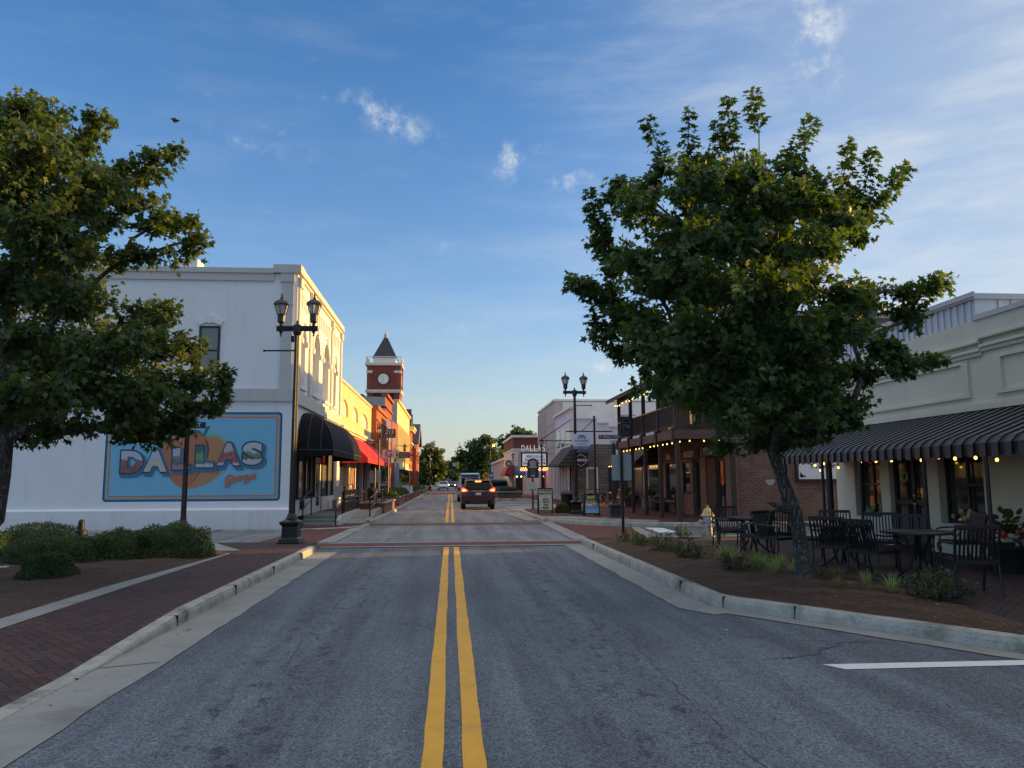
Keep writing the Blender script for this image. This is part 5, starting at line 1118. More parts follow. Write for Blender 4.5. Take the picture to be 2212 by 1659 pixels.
def board(name, label, x0, x1, y, z0, z1, face, frame, lean=.16):
    t = thing(name, label, 'sandwich board', ((x0+x1)/2, y, z0)); h = z1-z0
    mb = MB()
    for sgn in (0, 1):
        def P(x, q, d=0): f = q*lean if sgn == 0 else 2*lean-q*lean; return (x, y+f+(d if sgn == 0 else -d), z0+h*q)
        w_ = .05
        for (xa, xb) in ((x0, x0), (x1, x1)): mb.bar(P(xa, 0), P(xa, 1), .045, .045)
        mb.bar(P(x0, .1), P(x1, .1), .045, .045); mb.bar(P(x0, .985), P(x1, .985), .045, .045)
    mb.build('frame', frame, t)
    MB().face([(x0, y+.1*lean, z0+.1*h), (x1, y+.1*lean, z0+.1*h), (x1, y+lean, z1), (x0, y+lean, z1)]).face([(x0, y+1.88*lean, z0+.1*h), (x1, y+1.88*lean, z0+.1*h), (x1, y+1.05*lean, z1), (x0, y+1.05*lean, z1)]).build('panel', face, t)
    ud = Vector((0, lean, h)).normalized()
    def P2(x, q): return (x, y+q*lean-.008, z0+h*q)
    return t, P2, tuple(ud)
t, P2, ud = board('sandwich_board', 'cream letterboard sandwich board advertising gifts and treats on the mulch corner', 3.98, 4.62, 35.0, .18, 1.3, mat('cream letterboard', (.66,.62,.44), .5, var=.05), black_matt)
for s, q, w_ in (('TIN BUCKET', .90, .5), ('MERCANTILE', .78, .54), ('*', .655, .05), ('GIFTS', .55, .27), ('TREATS', .44, .34), ('AND', .33, .2), ('MORE', .21, .27)): lettering(s, .1, black_matt, P2(4.31, q), ud=ud, depth=.004, bold=.002, width=w_, height=.085 if s != '*' else .05, parent=t)
for x in (4.06, 4.56): lettering('♥' if False else 'o', .05, black_matt, P2(x, .2), ud=ud, depth=.004, bold=.008, width=.035, height=.035, parent=t)
def mat_poster(name):
    m, t, b = new_mat(name); p = pos(t); x, y, z = t.sep(p); v = t.n('ShaderNodeTexVoronoi', Vector=t.comb(t.m('MULTIPLY', x, 1.0), 0, t.m('MULTIPLY', z, 1.6)), Scale=7.0)
    col = t.mix(t.ramp(z, .35, .75), (.22,.52,.72,1), (.03,.05,.12,1)); conf = t.m('LESS_THAN', v.outputs['Distance'], .2)
    col = t.mix(t.m('MULTIPLY', conf, .8), col, t.n('ShaderNodeHueSaturation', Saturation=1.4, Color=v.outputs['Color']).outputs[0]); t.L.new(col, b.inputs['Base Color']); b.inputs['Roughness'].default_value = .4; return m
t, P2, ud = board('poster_board', 'colourful BACK 2 SCHOOL PARTY poster board beside the lamp base', 5.62, 6.24, 32.3, .17, 1.08, mat_poster('party poster'), black_matt)
yel = mat('poster yellow', (.8,.6,.05), .5)
for s, q, w_, m_, sh in (('BACK', .84, .36, yel, .2), ('2', .72, .1, mat('poster blue', (.05,.3,.7), .5), 0), ('SCHOOL', .64, .44, mat('poster gold', (.65,.45,.03), .5), .1), ('PARTY', .5, .5, white_s, .15)): lettering(s, .15, m_, P2(5.9, q), ud=ud, depth=.006, bold=.008, shear=sh, width=w_, height=.125 if s != '2' else .08, parent=t)
for i, (c, q) in enumerate((((.05,.5,.5), .38), ((.75,.1,.25), .35), ((.5,.15,.55), .31))): MB().face([P2(5.7+.14*i, q), P2(5.86+.14*i, q+.03), P2(5.86+.14*i, q+.07), P2(5.7+.14*i, q+.04)]).build('crayon', mat('crayon', c, .5), t)
t = thing('sign_post', 'slim post with horizontal bar holding the white and blue insurance agency sign', 'sign post', (6.25, 33.2, .17))
MB().box(6.21, 6.29, 33.16, 33.24, .17, 4.45).build('post', black_iron, t); MB().box(5.0, 7.05, 33.18, 33.22, 3.74, 3.79).bar((6.25, 33.2, 4.3), (5.7, 33.2, 3.77), .03, .03).build('bracket', black_iron, t)
b_ = MB().box(5.3, 6.06, 33.18, 33.22, 3.12, 3.66).build('board', mat('white sign', (.72,.75,.78), .5, var=.02), t)
bl = mat('sign blue', (.03,.09,.35), .5)
MB().box(5.3, 6.06, 33.17, 33.23, 2.98, 3.12).build('blue_strip', bl, b_)
lettering('BURGESS AGENCY', .1, white_s, (5.68, 33.165, 3.05), depth=.003, width=.66, height=.08, parent=b_); lettering('FARMERS', .1, bl, (5.68, 33.175, 3.35), depth=.003, width=.62, height=.1, parent=b_); lettering('INSURANCE', .1, mat('sign red', (.5,.05,.05), .5), (5.68, 33.175, 3.21), depth=.003, width=.42, height=.055, parent=b_)
mb = MB()
for i in range(9): a, b2 = math.pi*i/9+.05, math.pi*(i+1)/9-.05; mb.prism([(5.68+r_*math.cos(q_), 3.44+r_*math.sin(q_)) for r_, q_ in ((.11, a), (.19, a), (.19, b2), (.11, b2))], 'y', 33.174, 33.18)
mb.build('emblem', bl, b_); MB().prism([(5.62, 3.53), (5.68, 3.42), (5.74, 3.53)], 'y', 33.174, 33.18).build('emblem', mat('emblem red', (.5,.04,.04), .5), b_)
t = thing('street_sign', 'E. Spring Street name blade on a black pole with an ornate square base', 'street sign', (6.45, 30.2, .17))
MB().lathe([(.28, 0), (.28, .05), (.25, .07), (.24, .12), (.2, .15), (.19, .42), (.21, .46), (.24, .49), (.2, .55), (.12, .6), (.1, .68)], (6.45, 30.2, .17), sq=True).build('base', black_iron, t, bevel=.008)
MB().box(6.05, 6.9, 29.8, 30.6, .16, .2).build('pad', concrete, t); q = fluted(MB(), .075, .06, .8, 3.2); q.v = [(x+6.45, y+30.2, z) for x, y, z in q.v]; q.build('pole', black_iron, t)
b_ = MB().box(5.86, 6.76, 30.19, 30.21, 3.28, 3.44).build('name_blade', dark_sign, t); lettering('E. SPRING STREET', .1, pale, (6.31, 30.185, 3.36), depth=.003, width=.8, height=.1, parent=b_)
MB().box(6.3, 6.55, 30.12, 30.14, 3.1, 3.22).build('small_plate', sign_back, t); MB().prism(rrect(6.52, 6.6, 2.2, 2.85, .03), 'y', 30.1, 30.12).build('edge_plate', white_s, t)
t = thing('traffic_sign', 'wide grey rounded sign back on a slim black post at the planted right corner', 'road sign', (4.71, 21, .15))
MB().box(4.665, 4.735, 20.97, 21.03, .15, 2.55).build('post', black_iron, t); MB().prism(rrect(4.43, 4.98, 1.66, 2.37, .06), 'y', 21.04, 21.055).build('sign_panel', sign_back, t)
t = thing('hanging_sign', 'dark bucket-shaped TB emblem sign hanging from the balcony', 'sign', (7.8, 33.6, 3.6))
MB().box(7.5, 8.05, 33.57, 33.63, 3.58, 4.46).build('board', dark_sign, t); MB().box(7.45, 8.2, 33.59, 33.61, 4.5, 4.53).box(7.6, 7.615, 33.59, 33.61, 4.46, 4.5).box(7.95, 7.965, 33.59, 33.61, 4.46, 4.5).build('bracket', black_iron, t)
ln = mat('pewter line', (.25,.25,.25), .5); Z = 3.96
mb = MB().path([(7.58, 33.56, Z+.22), (7.63, 33.56, Z-.17), (7.92, 33.56, Z-.17), (7.97, 33.56, Z+.22), (7.58, 33.56, Z+.22)], .012, 4).path([(7.775+.19*math.cos(math.pi*i/10), 33.56, Z+.22+.2*math.sin(math.pi*i/10)) for i in range(11)], .012, 4); mb.build('emblem', ln, t)
lettering('TB', .2, ln, (7.775, 33.56, Z+.04), depth=.01, bold=.006, width=.25, height=.16, parent=t); lettering('TIN BUCKET', .06, ln, (7.775, 33.56, 3.72), depth=.005, width=.36, height=.045, parent=t); lettering('MERCANTILE', .06, ln, (7.775, 33.56, 3.65), depth=.005, width=.4, height=.045, parent=t)
MB().box(6.15, 8.4, 53.1, 53.16, 4.33, 4.39).bar((6.2, 53.13, 4.4), (8.4, 53.13, 5.85), .05, .05).build('awning_bracket', black_iron, wt)
t = thing('hanging_sign', 'round shop sign hanging from the lamp arm before the red awning', 'sign', (5.9, 78, 3.2)); MB().prism([(5.85+.36*math.cos(2*math.pi*i/20), 3.3+.36*math.sin(2*math.pi*i/20)) for i in range(20)], 'y', 77.9, 77.95).build('board', mat('grey brown disc', (.16,.14,.13), .5, var=.2), t); MB().prism([(5.7, 3.2), (6.0, 3.2), (5.95, 3.35), (5.85, 3.45), (5.75, 3.35)], 'y', 77.88, 77.9).build('emblem', pale, t)
t = thing('warning_sign', 'yellow diamond SPEED HUMP warning sign on a post', 'road sign', (3.75, 82, .17)); MB().tube((3.75, 82.05, .17), (3.75, 82.05, 2.5), .04).build('post', mat('steel post', (.3,.3,.3), .5, .5), t)
b_ = MB().prism([(3.75, 1.66), (4.2, 2.11), (3.75, 2.56), (3.3, 2.11)], 'y', 82, 82.02).build('plate', mat('warning yellow', (.75,.36,.02), .5), t); lettering('SPEED', .2, black_matt, (3.75, 81.99, 2.2), depth=.004, bold=.006, width=.44, height=.13, parent=b_); lettering('HUMP', .2, black_matt, (3.75, 81.99, 2.02), depth=.004, bold=.006, width=.4, height=.13, parent=b_)
t = thing('road_sign', 'small blue and white road sign behind the yellow diamond sign', 'road sign', (4.45, 84, .17)); MB().tube((4.45, 84.05, .17), (4.45, 84.05, 2.2), .035).build('post', black_iron, t); MB().prism(rrect(4.25, 4.65, 1.6, 2.5, .05), 'y', 84, 84.02).build('plate', mat('road sign blue', (.06,.16,.42), .5), t); MB().prism([(4.45+.12*math.cos(2*math.pi*i/16), 2.15+.12*math.sin(2*math.pi*i/16)) for i in range(16)], 'y', 83.98, 84).build('symbol', white_s, t)
t = thing('traffic_signal', 'far traffic signal mast with a red light over the road', 'traffic light', (-4.2, 140, 0))
MB().tube((-4.2, 140, 0), (-4.2, 140, 5), .1).build('mast', black_iron, t); MB().tube((-4.2, 140, 4.5), (3.2, 140, 4.7), .06).build('arm', black_iron, t)
yh = mat('signal yellow', (.6,.33,.03), .5)
for x, m_, dw_ in ((-.1, black_matt, .22), (1.3, yh, .2), (2.75, black_matt, .2)): 
    b_ = MB().box(x-dw_, x+dw_, 139.8, 140.1, 3.7, 4.95).build('signal_head', m_, t)
    if x > 2: MB().lathe([(.14, 0), (.001, .05)], (0, 0, 0), 12).build('red_lens', mat_emit('red signal light', (1, .02, .03), 6), b_); b_.children[0].data.transform(Matrix.Translation(Vector((x+4.2, -.32, 4.6))) @ Matrix.Rotation(R(90), 4, 'X'))
MB().box(.35, 1.05, 139.9, 139.95, 4.1, 4.75).build('sign_panel', sign_back, t)
# ---- string lights
bulb_m = mat_emit('string light bulb', (1.0, .54, .09), 2.8)
def strings(label, pts, sag=.06, cable=None):
    t = thing('string_lights', label, 'string lights', pts[0])
    cp = []
    for a, b_ in zip(pts, pts[1:]): cp += [(a[0], a[1], a[2]+.1), ((a[0]+b_[0])/2, (a[1]+b_[1])/2, (a[2]+b_[2])/2+.1-sag)]
    cp.append((pts[-1][0], pts[-1][1], pts[-1][2]+.1)); mb = MB().path(cp, .008, 5)
    for p in pts: mb.tube((p[0], p[1], p[2]+.03), (p[0], p[1], p[2]+.1), .016, n=6)
    mb.build('cable', black_matt, t)
    for p in pts: MB().sphere(p, .025, 10, 6, 1.2).build('bulb', bulb_m, t, smooth=True)
def onX(X, l): return [(lambda d: (X, d.y*X/d.x, H+d.z*X/d.x))(ray(*q)) for q in l]
Z6 = lambda x, y: ((2350+x/2.2123)/1.82278, (1400+y/2.2123)/1.82278)
ZB = lambda x, y: ((3200+x/2.3702)/1.82278, (1700+y/2.3702)/1.82278)
strings('string of lit bulbs under the front edge of the lower balcony', [(8.3, y, 3.02) for y in (36.6, 35.9, 35.2, 34.7, 34.1, 33.5, 32.9, 32.3, 31.6, 31.0, 30.4, 29.7, 29.1, 28.4)]+[(8.35, 27.6, 3.04)], .05)
strings('short string of three lit bulbs on the balcony side facing the side street', [(8.72, 27.6, 3.07), (9.26, 27.6, 3.07), (9.83, 27.6, 3.07)], .05)
strings('string of lit bulbs under the upper porch roof of the balcony building', [(8.0, y, 5.25-.08*abs(math.sin(i*.9))) for i, y in enumerate((36.9, 36.4, 35.9, 35.3, 34.5, 33.9, 33.3, 32.7, 31.8, 31.2, 30.6, 29.2, 28.5, 27.9))], .05)
strings('faint string of small lit bulbs along the shingled canopy', [(8.95, y, 2.4) for y in (43.2, 42.6, 42.0, 41.0, 40.2, 39.4, 38.6)], .05)
strings('string of lit bulbs under the black striped awning', onX(8.75, [ZB(22, 313), ZB(105, 297), ZB(445, 285), ZB(590, 275), ZB(735, 268), ZB(1015, 265), ZB(1175, 240), ZB(1328, 250), ZB(1520, 243), ZB(1720, 262)]), .05)
strings('drooping pair of lit bulbs at the corner end of the awning', onX(8.9, [ZB(72, 360), ZB(238, 335)]), .1)
# ---- hydrant
t = thing('fire_hydrant', 'silver fire hydrant with a yellow bonnet by the corner bed', 'fire hydrant', (6.88, 20.42, .15))
silver = mat('silver hydrant paint', (.52,.54,.56), .35, .55, var=.12, scale=6); ylw = mat('faded yellow paint', (.55,.42,.16), .5, var=.15, scale=6)
c = (6.88, 20.42, .15)
MB().lathe([(.17, 0), (.17, .03), (.12, .04), (.115, .26), (.15, .27), (.15, .3), (.12, .31), (.12, .52), (.14, .53), (.14, .56)], c, 20).build('barrel', silver, t, smooth=True)
MB().lathe([(.19, .55), (.19, .58), (.145, .6), (.13, .66), (.08, .74), (.04, .77), (.03, .78), (.035, .83), (.001, .835)], c, 20).build('bonnet', ylw, t, smooth=True)
for (dx_, dy_, r_) in ((-1, -.15, .06), (1, .15, .06), (-.25, -1, .08)):
    L = math.hypot(dx_, dy_); p0 = Vector((c[0]+.1*dx_/L, c[1]+.1*dy_/L, .55)); p1 = Vector((c[0]+.2*dx_/L, c[1]+.2*dy_/L, .55)); p2 = Vector((c[0]+.24*dx_/L, c[1]+.24*dy_/L, .55))
    MB().path([p0, p1], r_*.85, 14).path([p1, p2], r_*1.15, 14).path([p2, p2+(p2-p1)*.7], .02, 6).build('outlet', silver, t, smooth=True)
# ================================================================== CAFE FURNITURE, VEHICLES
cafe = mat('black cafe metal', (.009,.01,.013), .4, var=.2, scale=9, spec=.5)
def make_chair():
    t = thing('cafe_chair', 'x', 'chair')
    w_, d_ = .27, .24
    mb = MB().bar((-w_, -d_, .43), (w_, -d_, .43), .03, .05).bar((-w_, d_, .43), (w_, d_, .43), .03, .05)
    for s in (-w_, w_): mb.bar((s, -d_, .43), (s, d_, .43), .03, .05)
    for i in range(9): x = -w_+.06+i*(2*w_-.12)/8; mb.path([(x, -d_, .45), (x, 0, .445), (x, d_*.8, .455), (x, d_+.02, .435)], .017, 4)
    mb.build('seat', cafe, t)
    mb = MB().bar((-w_, -d_-.115, .90), (w_, -d_-.115, .90), .03, .05)
    for s in (-w_, w_): mb.path([(s, -d_, .40), (s, -d_-.03, .60), (s, -d_-.115, .91)], .017, 6)
    for i in range(9): x = -w_+.065+i*(2*w_-.13)/8; mb.path([(x, -d_+.01, .46), (x, -d_-.03, .62), (x, -d_-.112, .89)], .016, 4)
    mb.build('backrest', cafe, t)
    for s in (-w_-.015, w_+.015):
        sp = [(s, d_-.02+.055*math.cos(a), .60+.055*math.sin(a)) for a in [R(90-i*40) for i in range(8)]]
        MB().path([(s, -d_-.06, .70), (s, -d_+.15, .675), (s, d_-.1, .665)]+sp, .013, 6).build('armrest', cafe, t)
    for s in (-w_, w_):
        MB().path([(s, d_-.02, .60), (s, d_-.02, .43), (s, d_+.0, .2), (s, d_+.05, 0)], .016, 6).build('leg', cafe, t)
        MB().path([(s, -d_, .43), (s, -d_-.02, .2), (s, -d_-.09, 0)], .016, 6).build('leg', cafe, t)
    return t
def make_table(r=.5):
    t = thing('cafe_table', 'x', 'table')
    MB().lathe([(r-.02, .70), (r, .705), (r, .73), (r-.01, .74), (.001, .742)], n=32).build('tabletop', cafe, t)
    MB().lathe([(.06, .3), (.05, .32), (.045, .66), (.1, .7)], n=12).build('pedestal', cafe, t)
    for k in range(4):
        a = R(45+90*k); MB().path([(q*math.cos(a), q*math.sin(a), z) for q, z in ((.20, .70), (.13, .55), (.07, .38), (.12, .2), (.28, .06), (.42, .015), (.46, .02))], .022, 7).build('leg', cafe, t)
    return t
CH = make_chair(); used = False
GC = 'black metal cafe chairs outside the beige building'
chairs = [(5.98, 16.25, -108, 'black slatted chair seen side-on next to the fire hydrant'), (6.72, 15.35, -14, 'black slatted chair with its back to the road just left of the tree trunk'), (6.15, 16.95, 172, 'black slatted chair on the far side of the table behind the hydrant chair'),
  (6.15, 14.35, -150, 'black slatted chair half hidden by the tree trunk on its left side'), (6.85, 14.05, -114, 'black slatted chair turned sideways just right of the tree trunk'), (7.35, 14.35, 158, 'black slatted chair at the far side of the middle table by the awning post'),
  (7.6, 13.3, 150, 'black slatted chair right of the middle table, its back slats against the beige wall'), (6.35, 12.5, -46, 'black slatted chair nearest the tree trunk on its right, leaning back to the kerb'), (6.5, 11.6, -68, 'black slatted chair with a visible seat on the kerb side of the nearest table'),
  (7.75, 12.55, 152, 'black slatted chair facing the road behind the nearest table before the door'), (8.85, 12.95, 82, 'black slatted armchair under the right-hand shop window'), (7.0, 10.1, -14, 'large nearest black slatted chair at the lower right beside the flower pot'), (5.95, 14.9, 60, 'black slatted chair behind the pale grass tufts close to the trunk')]
def place(proto, i, x, y, rz, lab, z=.15, group=GC, sc=1):
    o = dup(proto, (x, y, z), R(rz), lab, group=group); o.scale = (sc,)*3; return o
for i, (x, y, rz, lab) in enumerate(chairs): place(CH, i, x, y, rz, lab)
TBL = make_table()
for x, y, lab in ((7.1, 11.4, 'round black table nearest the road at the lower right'), (6.85, 13.2, 'round black middle table to the right of the tree trunk'), (6.35, 16.0, 'round black table behind the chair beside the fire hydrant')): place(TBL, 0, x, y, 10, lab, group='round black cafe tables')
for x, y, rz, lab in ((8.6, 46, -60, 'distant black chair in the patio behind the poster board, left one'), (9.9, 46.5, 60, 'distant black chair at the right end of the stone wall patio'), (9.3, 47.5, 170, 'distant black chair behind the patio table by the stone wall')): place(CH, 0, x, y, rz, lab, .17, 'black chairs by the stone-clad shop')
place(TBL, 0, 9.2, 46.3, 0, 'distant round black table in the patio by the stone wall', .17, 'black chairs by the stone-clad shop')
place(CH, 0, 9.6, 33.6, 70, 'small black chair under the balcony beside the lit shop window', .19, 'seats under the balcony')
for pr in (CH, TBL):
    for ch in list(pr.children): bpy.data.objects.remove(ch)
    bpy.data.objects.remove(pr)
t = thing('bench', 'dark narrow bench under the big window beneath the balcony', 'bench', (9.8, 35.3, .19)); MB().box(9.55, 9.95, 34.5, 36.1, .6, .65).build('seat', brown, t)
for y in (34.7, 35.9): MB().box(9.6, 9.9, y-.03, y+.03, .19, .6).build('leg', brown, t)
# ---- vehicles (rear towards the viewer, built along +y, then placed)
tyre_m = mat('tyre rubber', (.012,.012,.013), .8, var=.2); rim_m = mat('alloy rim', (.35,.36,.37), .35, .8); car_glass = mat_glass('tinted car glass', (.006,.007,.008), .05, .18)
tail_on = mat_emit('lit tail lamp', (1.0, .05, .02), 3); tail_hot = mat_emit('lit tail lamp core', (1.0, .22, .04), 4); chrome = mat('chrome', (.6,.61,.62), .15, 1.0, var=.03)
def car_body(t, prof, hw, htop, zb, zt, paint_, name='body', bevel=.05):
    """side profile (y, z) widened to half width hw below zb, tapering to htop at zt"""
    def half(z): return hw if z <= zb else hw+(htop-hw)*min(1, (z-zb)/(zt-zb))
    mb = MB(); n = len(prof); mb.mark()
    mb.v = [(-half(z), y, z) for y, z in prof]+[(half(z), y, z) for y, z in prof]
    import mathutils
    tri = mathutils.geometry.tessellate_polygon([[Vector((y, z, 0)) for y, z in prof]])
    for f in tri: mb.f.append(tuple(f)); mb.f.append(tuple(n+i for i in reversed(f))); mb.mi += [0, 0]
    for i in range(n): mb.f.append((i, (i+1) % n, n+(i+1) % n, n+i)); mb.mi.append(0)
    return mb.build(name, paint_, t, bevel=bevel, seg=3)
def wheels(t, ys, hw, r=.36, w_=.24):
    for y in ys:
        for s in (-1, 1):
            x1 = s*hw; x0 = s*(hw-w_); q = MB(); n = 20
            q.prism([(y+r*math.cos(2*math.pi*i/n), r+r*math.sin(2*math.pi*i/n)) for i in range(n)], 'x', min(x0, x1), max(x0, x1))
            wv = q.build('wheel', tyre_m, t, bevel=.02); MB().prism([(y+r*.65*math.cos(2*math.pi*i/12), r+r*.65*math.sin(2*math.pi*i/12)) for i in range(12)], 'x', x1-s*.005, x1+s*.012).build('rim', rim_m, wv)
def car_paint(name, c, rough=.25):
    m, tt, b = new_mat(name); b.inputs['Base Color'].default_value = (*c, 1); b.inputs['Roughness'].default_value = rough; b.inputs['Coat Weight'].default_value = .6; b.inputs['Coat Roughness'].default_value = .06; b.inputs['Metallic'].default_value = .2; return m
pl_ = mat('plate', (.62,.62,.6), .5, var=.05)
suv = thing('parked_car', 'dark maroon SUV seen from behind with glowing brake lights in the right lane', 'car', (0, 0, 0))
car_body(suv, [(.10,.32),(.02,.5),(0,.75),(.05,1.0),(.12,1.12),(.30,1.4),(.48,1.60),(.62,1.665),(2.2,1.69),(2.9,1.6),(3.65,1.14),(4.55,1.0),(4.78,.8),(4.8,.4),(4.7,.3),(4.2,.3),(.9,.3)], .95, .70, 1.0, 1.69, car_paint('maroon car paint', (.055,.012,.016)))
wheels(suv, (.95, 3.75), .95)
MB().prism([(-.76,1.13),(.76,1.13),(.66,1.52),(-.66,1.52)], 'y', -.02, .0).build('rear_window', car_glass, suv); o = suv.children[-1] if False else None
for ch in suv.children:
    if ch.name.startswith('rear_window'): ch.data.transform(Matrix.Translation((0, .09, 0)) @ Matrix(((1,0,0,0),(0,1,.64,-.64*1.13),(0,0,1,0),(0,0,0,1))))
MB().box(-.17, .17, .40, .52, 1.56, 1.61).build('brake_light', tail_hot, suv)
MB().box(-.66, .66, .33, .62, 1.615, 1.66).build('spoiler', car_paint('roof edge silver', (.25,.22,.22)), suv, bevel=.015)
for s in (-1, 1):
    l = MB().prism([(s*.66,1.02),(s*.93,1.0),(s*.94,1.2),(s*.86,1.22),(s*.62,1.1)], 'y', .0, .12).build('tail_light', tail_on, suv); MB().box(min(s*.72,s*.9), max(s*.72,s*.9), -.012, 0, 1.05, 1.12).build('lamp_core', tail_hot, l)
    MB().tube((s*.6, -.03, .42), (s*.6, .12, .42), .06).build('exhaust', chrome, suv)
    MB().box(min(s*.96,s*1.12), max(s*.96,s*1.12), 2.75, 2.9, 1.05, 1.22).build('wing_mirror', suv.children[0].data.materials[0], suv, bevel=.02)
    MB().path([(s*.66, .75, 1.72), (s*.66, 2.4, 1.75)], .025, 6).build('roof_rail', chrome, suv)
    MB().face([(s*.93, 1.0, 1.14), (s*.93, 3.3, 1.14), (s*.76, 2.7, 1.55), (s*.75, .9, 1.58)]).build('side_window', car_glass, suv)
    MB().box(min(s*.55,s*.8), max(s*.55,s*.8), -.012, .0, .66, .69).build('reflector', mat('red reflector', (.3,.02,.02), .3), suv)
MB().box(-.34, .34, -.01, .03, 1.03, 1.06).build('trim_bar', chrome, suv); MB().box(-.155, .155, .0, .04, .82, .95).build('number_plate', pl_, suv); MB().box(-.5, .5, .01, .06, .74, 1.0).build('tailgate_recess', car_paint('dark maroon panel', (.04,.012,.016), .4), suv)
MB().box(-.9, .9, -.03, .1, .33, .62).build('bumper', mat('black plastic', (.018,.018,.02), .55), suv, bevel=.03)
suv.location = (1.58, 44, .02)
van = thing('parked_van', 'white passenger van with a raised rear spoiler just ahead of the maroon SUV', 'van', (0, 0, 0))
car_body(van, [(.05,.35),(0,.6),(.02,1.1),(.10,1.85),(.25,2.02),(3.6,2.04),(4.3,1.5),(5.2,1.2),(5.3,.5),(5.2,.35)], .95, .74, 1.1, 2.04, car_paint('pale van paint', (.42,.44,.48)))
wheels(van, (.9, 4.3), .94)
MB().box(-.66, -.04, .02, .09, 1.28, 1.8).box(.04, .66, .02, .09, 1.28, 1.8).each('rear_window', car_glass, van); MB().prism([(-.2,2.02),(.5,2.1),(.55,2.2),(-.25,2.1)], 'x', -.72, .72).build('spoiler', car_paint('van spoiler', (.32,.34,.37)), van)
for s in (-1, 1): MB().box(min(s*.83,s*.95), max(s*.83,s*.95), .0, .06, .75, 1.15).build('tail_light', mat('unlit red lamp', (.25,.02,.02), .3), van)
MB().box(-.95, .95, -.08, .06, .4, .6).build('bumper', mat('van bumper', (.12,.12,.13), .5), van, bevel=.02); van.location = (1.5, 60, .02)
jp = thing('parked_car', 'dark parked vehicle nose-in on the right behind the stone planter', 'car', (0, 0, 0))
car_body(jp, [(.05,.4),(0,.7),(.03,1.05),(.25,1.65),(.5,1.74),(2.6,1.76),(3.3,1.2),(4.4,1.1),(4.6,.5)], .9, .7, 1.05, 1.76, car_paint('dark graphite paint', (.03,.032,.037))); wheels(jp, (.9, 3.6), .9)
MB().box(-.7, .7, .02, .12, 1.12, 1.5).build('rear_window', car_glass, jp)
for s in (-1, 1): MB().box(min(s*.72,s*.88), max(s*.72,s*.88), -.01, .05, .8, 1.05).build('tail_light', mat('unlit lamp', (.2,.02,.02), .3), jp)
jp.location = (4.4, 70.5, .02)
def oncoming(label, x, y, c, lights):
    t = thing('oncoming_car', label, 'car', (0, 0, 0)); p_ = car_paint('oncoming paint', c)
    car_body(t, [(.05,.3),(0,.5),(.03,.72),(.3,.86),(1.2,.96),(1.9,1.38),(2.3,1.46),(3.4,1.42),(4.2,1.0),(4.6,.95),(4.65,.4),(4.5,.28)], .88, .62, .9, 1.46, p_); wheels(t, (.85, 3.7), .88, .33)
    MB().face([(-.74, 1.26, 1.0), (.74, 1.26, 1.0), (.6, 1.87, 1.37), (-.6, 1.87, 1.37)]).build('windscreen', car_glass, t); MB().prism([(-.5,.3),(.5,.3),(.62,.52),(-.62,.52)], 'y', -.02, .02).build('grille', black_matt, t)
    for s in (-1, 1): MB().box(min(s*.55,s*.84), max(s*.55,s*.84), -.01, .1, .66, .78).build('headlight', mat_emit('headlight on', (1, .72, .38), 14) if lights else chrome, t); MB().box(min(s*.88,s*1.05), max(s*.88,s*1.05), 1.5, 1.6, .92, 1.05).build('wing_mirror', p_, t)
    t.location = (x, y, .02)
oncoming('white oncoming saloon car at the far end of the left lane', -1.2, 127, (.55,.58,.62), False)
oncoming('far oncoming car with bright warm headlights behind the white saloon', .25, 150, (.06,.06,.07), True)
oncoming('far dark red car beyond the white van', 1.75, 142, (.14,.02,.02), False)
# ================================================================== VEGETATION
def mesh_np(name, V, loops, starts, totals, m, parent=None, kind=None):
    off = np.array(OFF.get(parent.name, (0,0,0)) if parent else (0,0,0)); V = V-off
    me = bpy.data.meshes.new(name); me.vertices.add(len(V)); me.vertices.foreach_set('co', V.ravel().astype(np.float32))
    me.loops.add(len(loops)); me.loops.foreach_set('vertex_index', loops.astype(np.int32))
    me.polygons.add(len(starts)); me.polygons.foreach_set('loop_start', starts.astype(np.int32))
    me.update(calc_edges=True); me.materials.append(m); o = bpy.data.objects.new(name, me); COL.objects.link(o)
    if parent: o.parent = parent; OFF[o.name] = tuple(off)
    return o
HALF = [(0,0),(.36,-.02),(.24,.22),(.58,.46),(.22,.54),(0,1.05)]
T_MAPLE = np.array([(x, y) for x, y in HALF]+[(-x, y) for x, y in HALF[1:5]]); F_MAPLE = [[0,1,2,3,4,5],[0,5,9,8,7,6]]
T_OVAL = np.array([(0,0),(.25,.25),(.25,.65),(0,1),(-.25,.65),(-.25,.25)]); F_OVAL = [[0,1,2,3],[0,3,4,5]]
T_CLUMP = np.array([(0,0),(.45,.05),(.5,.5),(.25,.6),(.3,.95),(-.1,.8),(-.45,.9),(-.35,.45),(-.6,.2)]); F_CLUMP = [[0,1,2,3,4,5,6,7,8]]
def leaves(name, P, A, N, size, tpl, faces, m, parent=None, fold=.18, droop=.2):
    n = len(P); A = A/np.linalg.norm(A, axis=1, keepdims=True); N = N-A*np.sum(A*N, axis=1, keepdims=True); N /= np.linalg.norm(N, axis=1, keepdims=True)+1e-9
    B = np.cross(A, N); k = len(tpl); zz = -fold*np.abs(tpl[:, 0])-droop*tpl[:, 1]**2
    V = P[:, None, :]+size[:, None, None]*(tpl[None, :, 0:1]*B[:, None, :]+tpl[None, :, 1:2]*A[:, None, :]+zz[None, :, None]*N[:, None, :])
    fl = np.concatenate([np.array(f) for f in faces]); L = (np.arange(n)[:, None]*k+fl[None, :]).ravel()
    lens = np.array([len(f) for f in faces]); st = np.concatenate([[0], np.cumsum(lens)[:-1]]); starts = (np.arange(n)[:, None]*lens.sum()+st[None, :]).ravel()
    return mesh_np(name, V.reshape(-1, 3), L, starts, None, m, parent)
bark = None
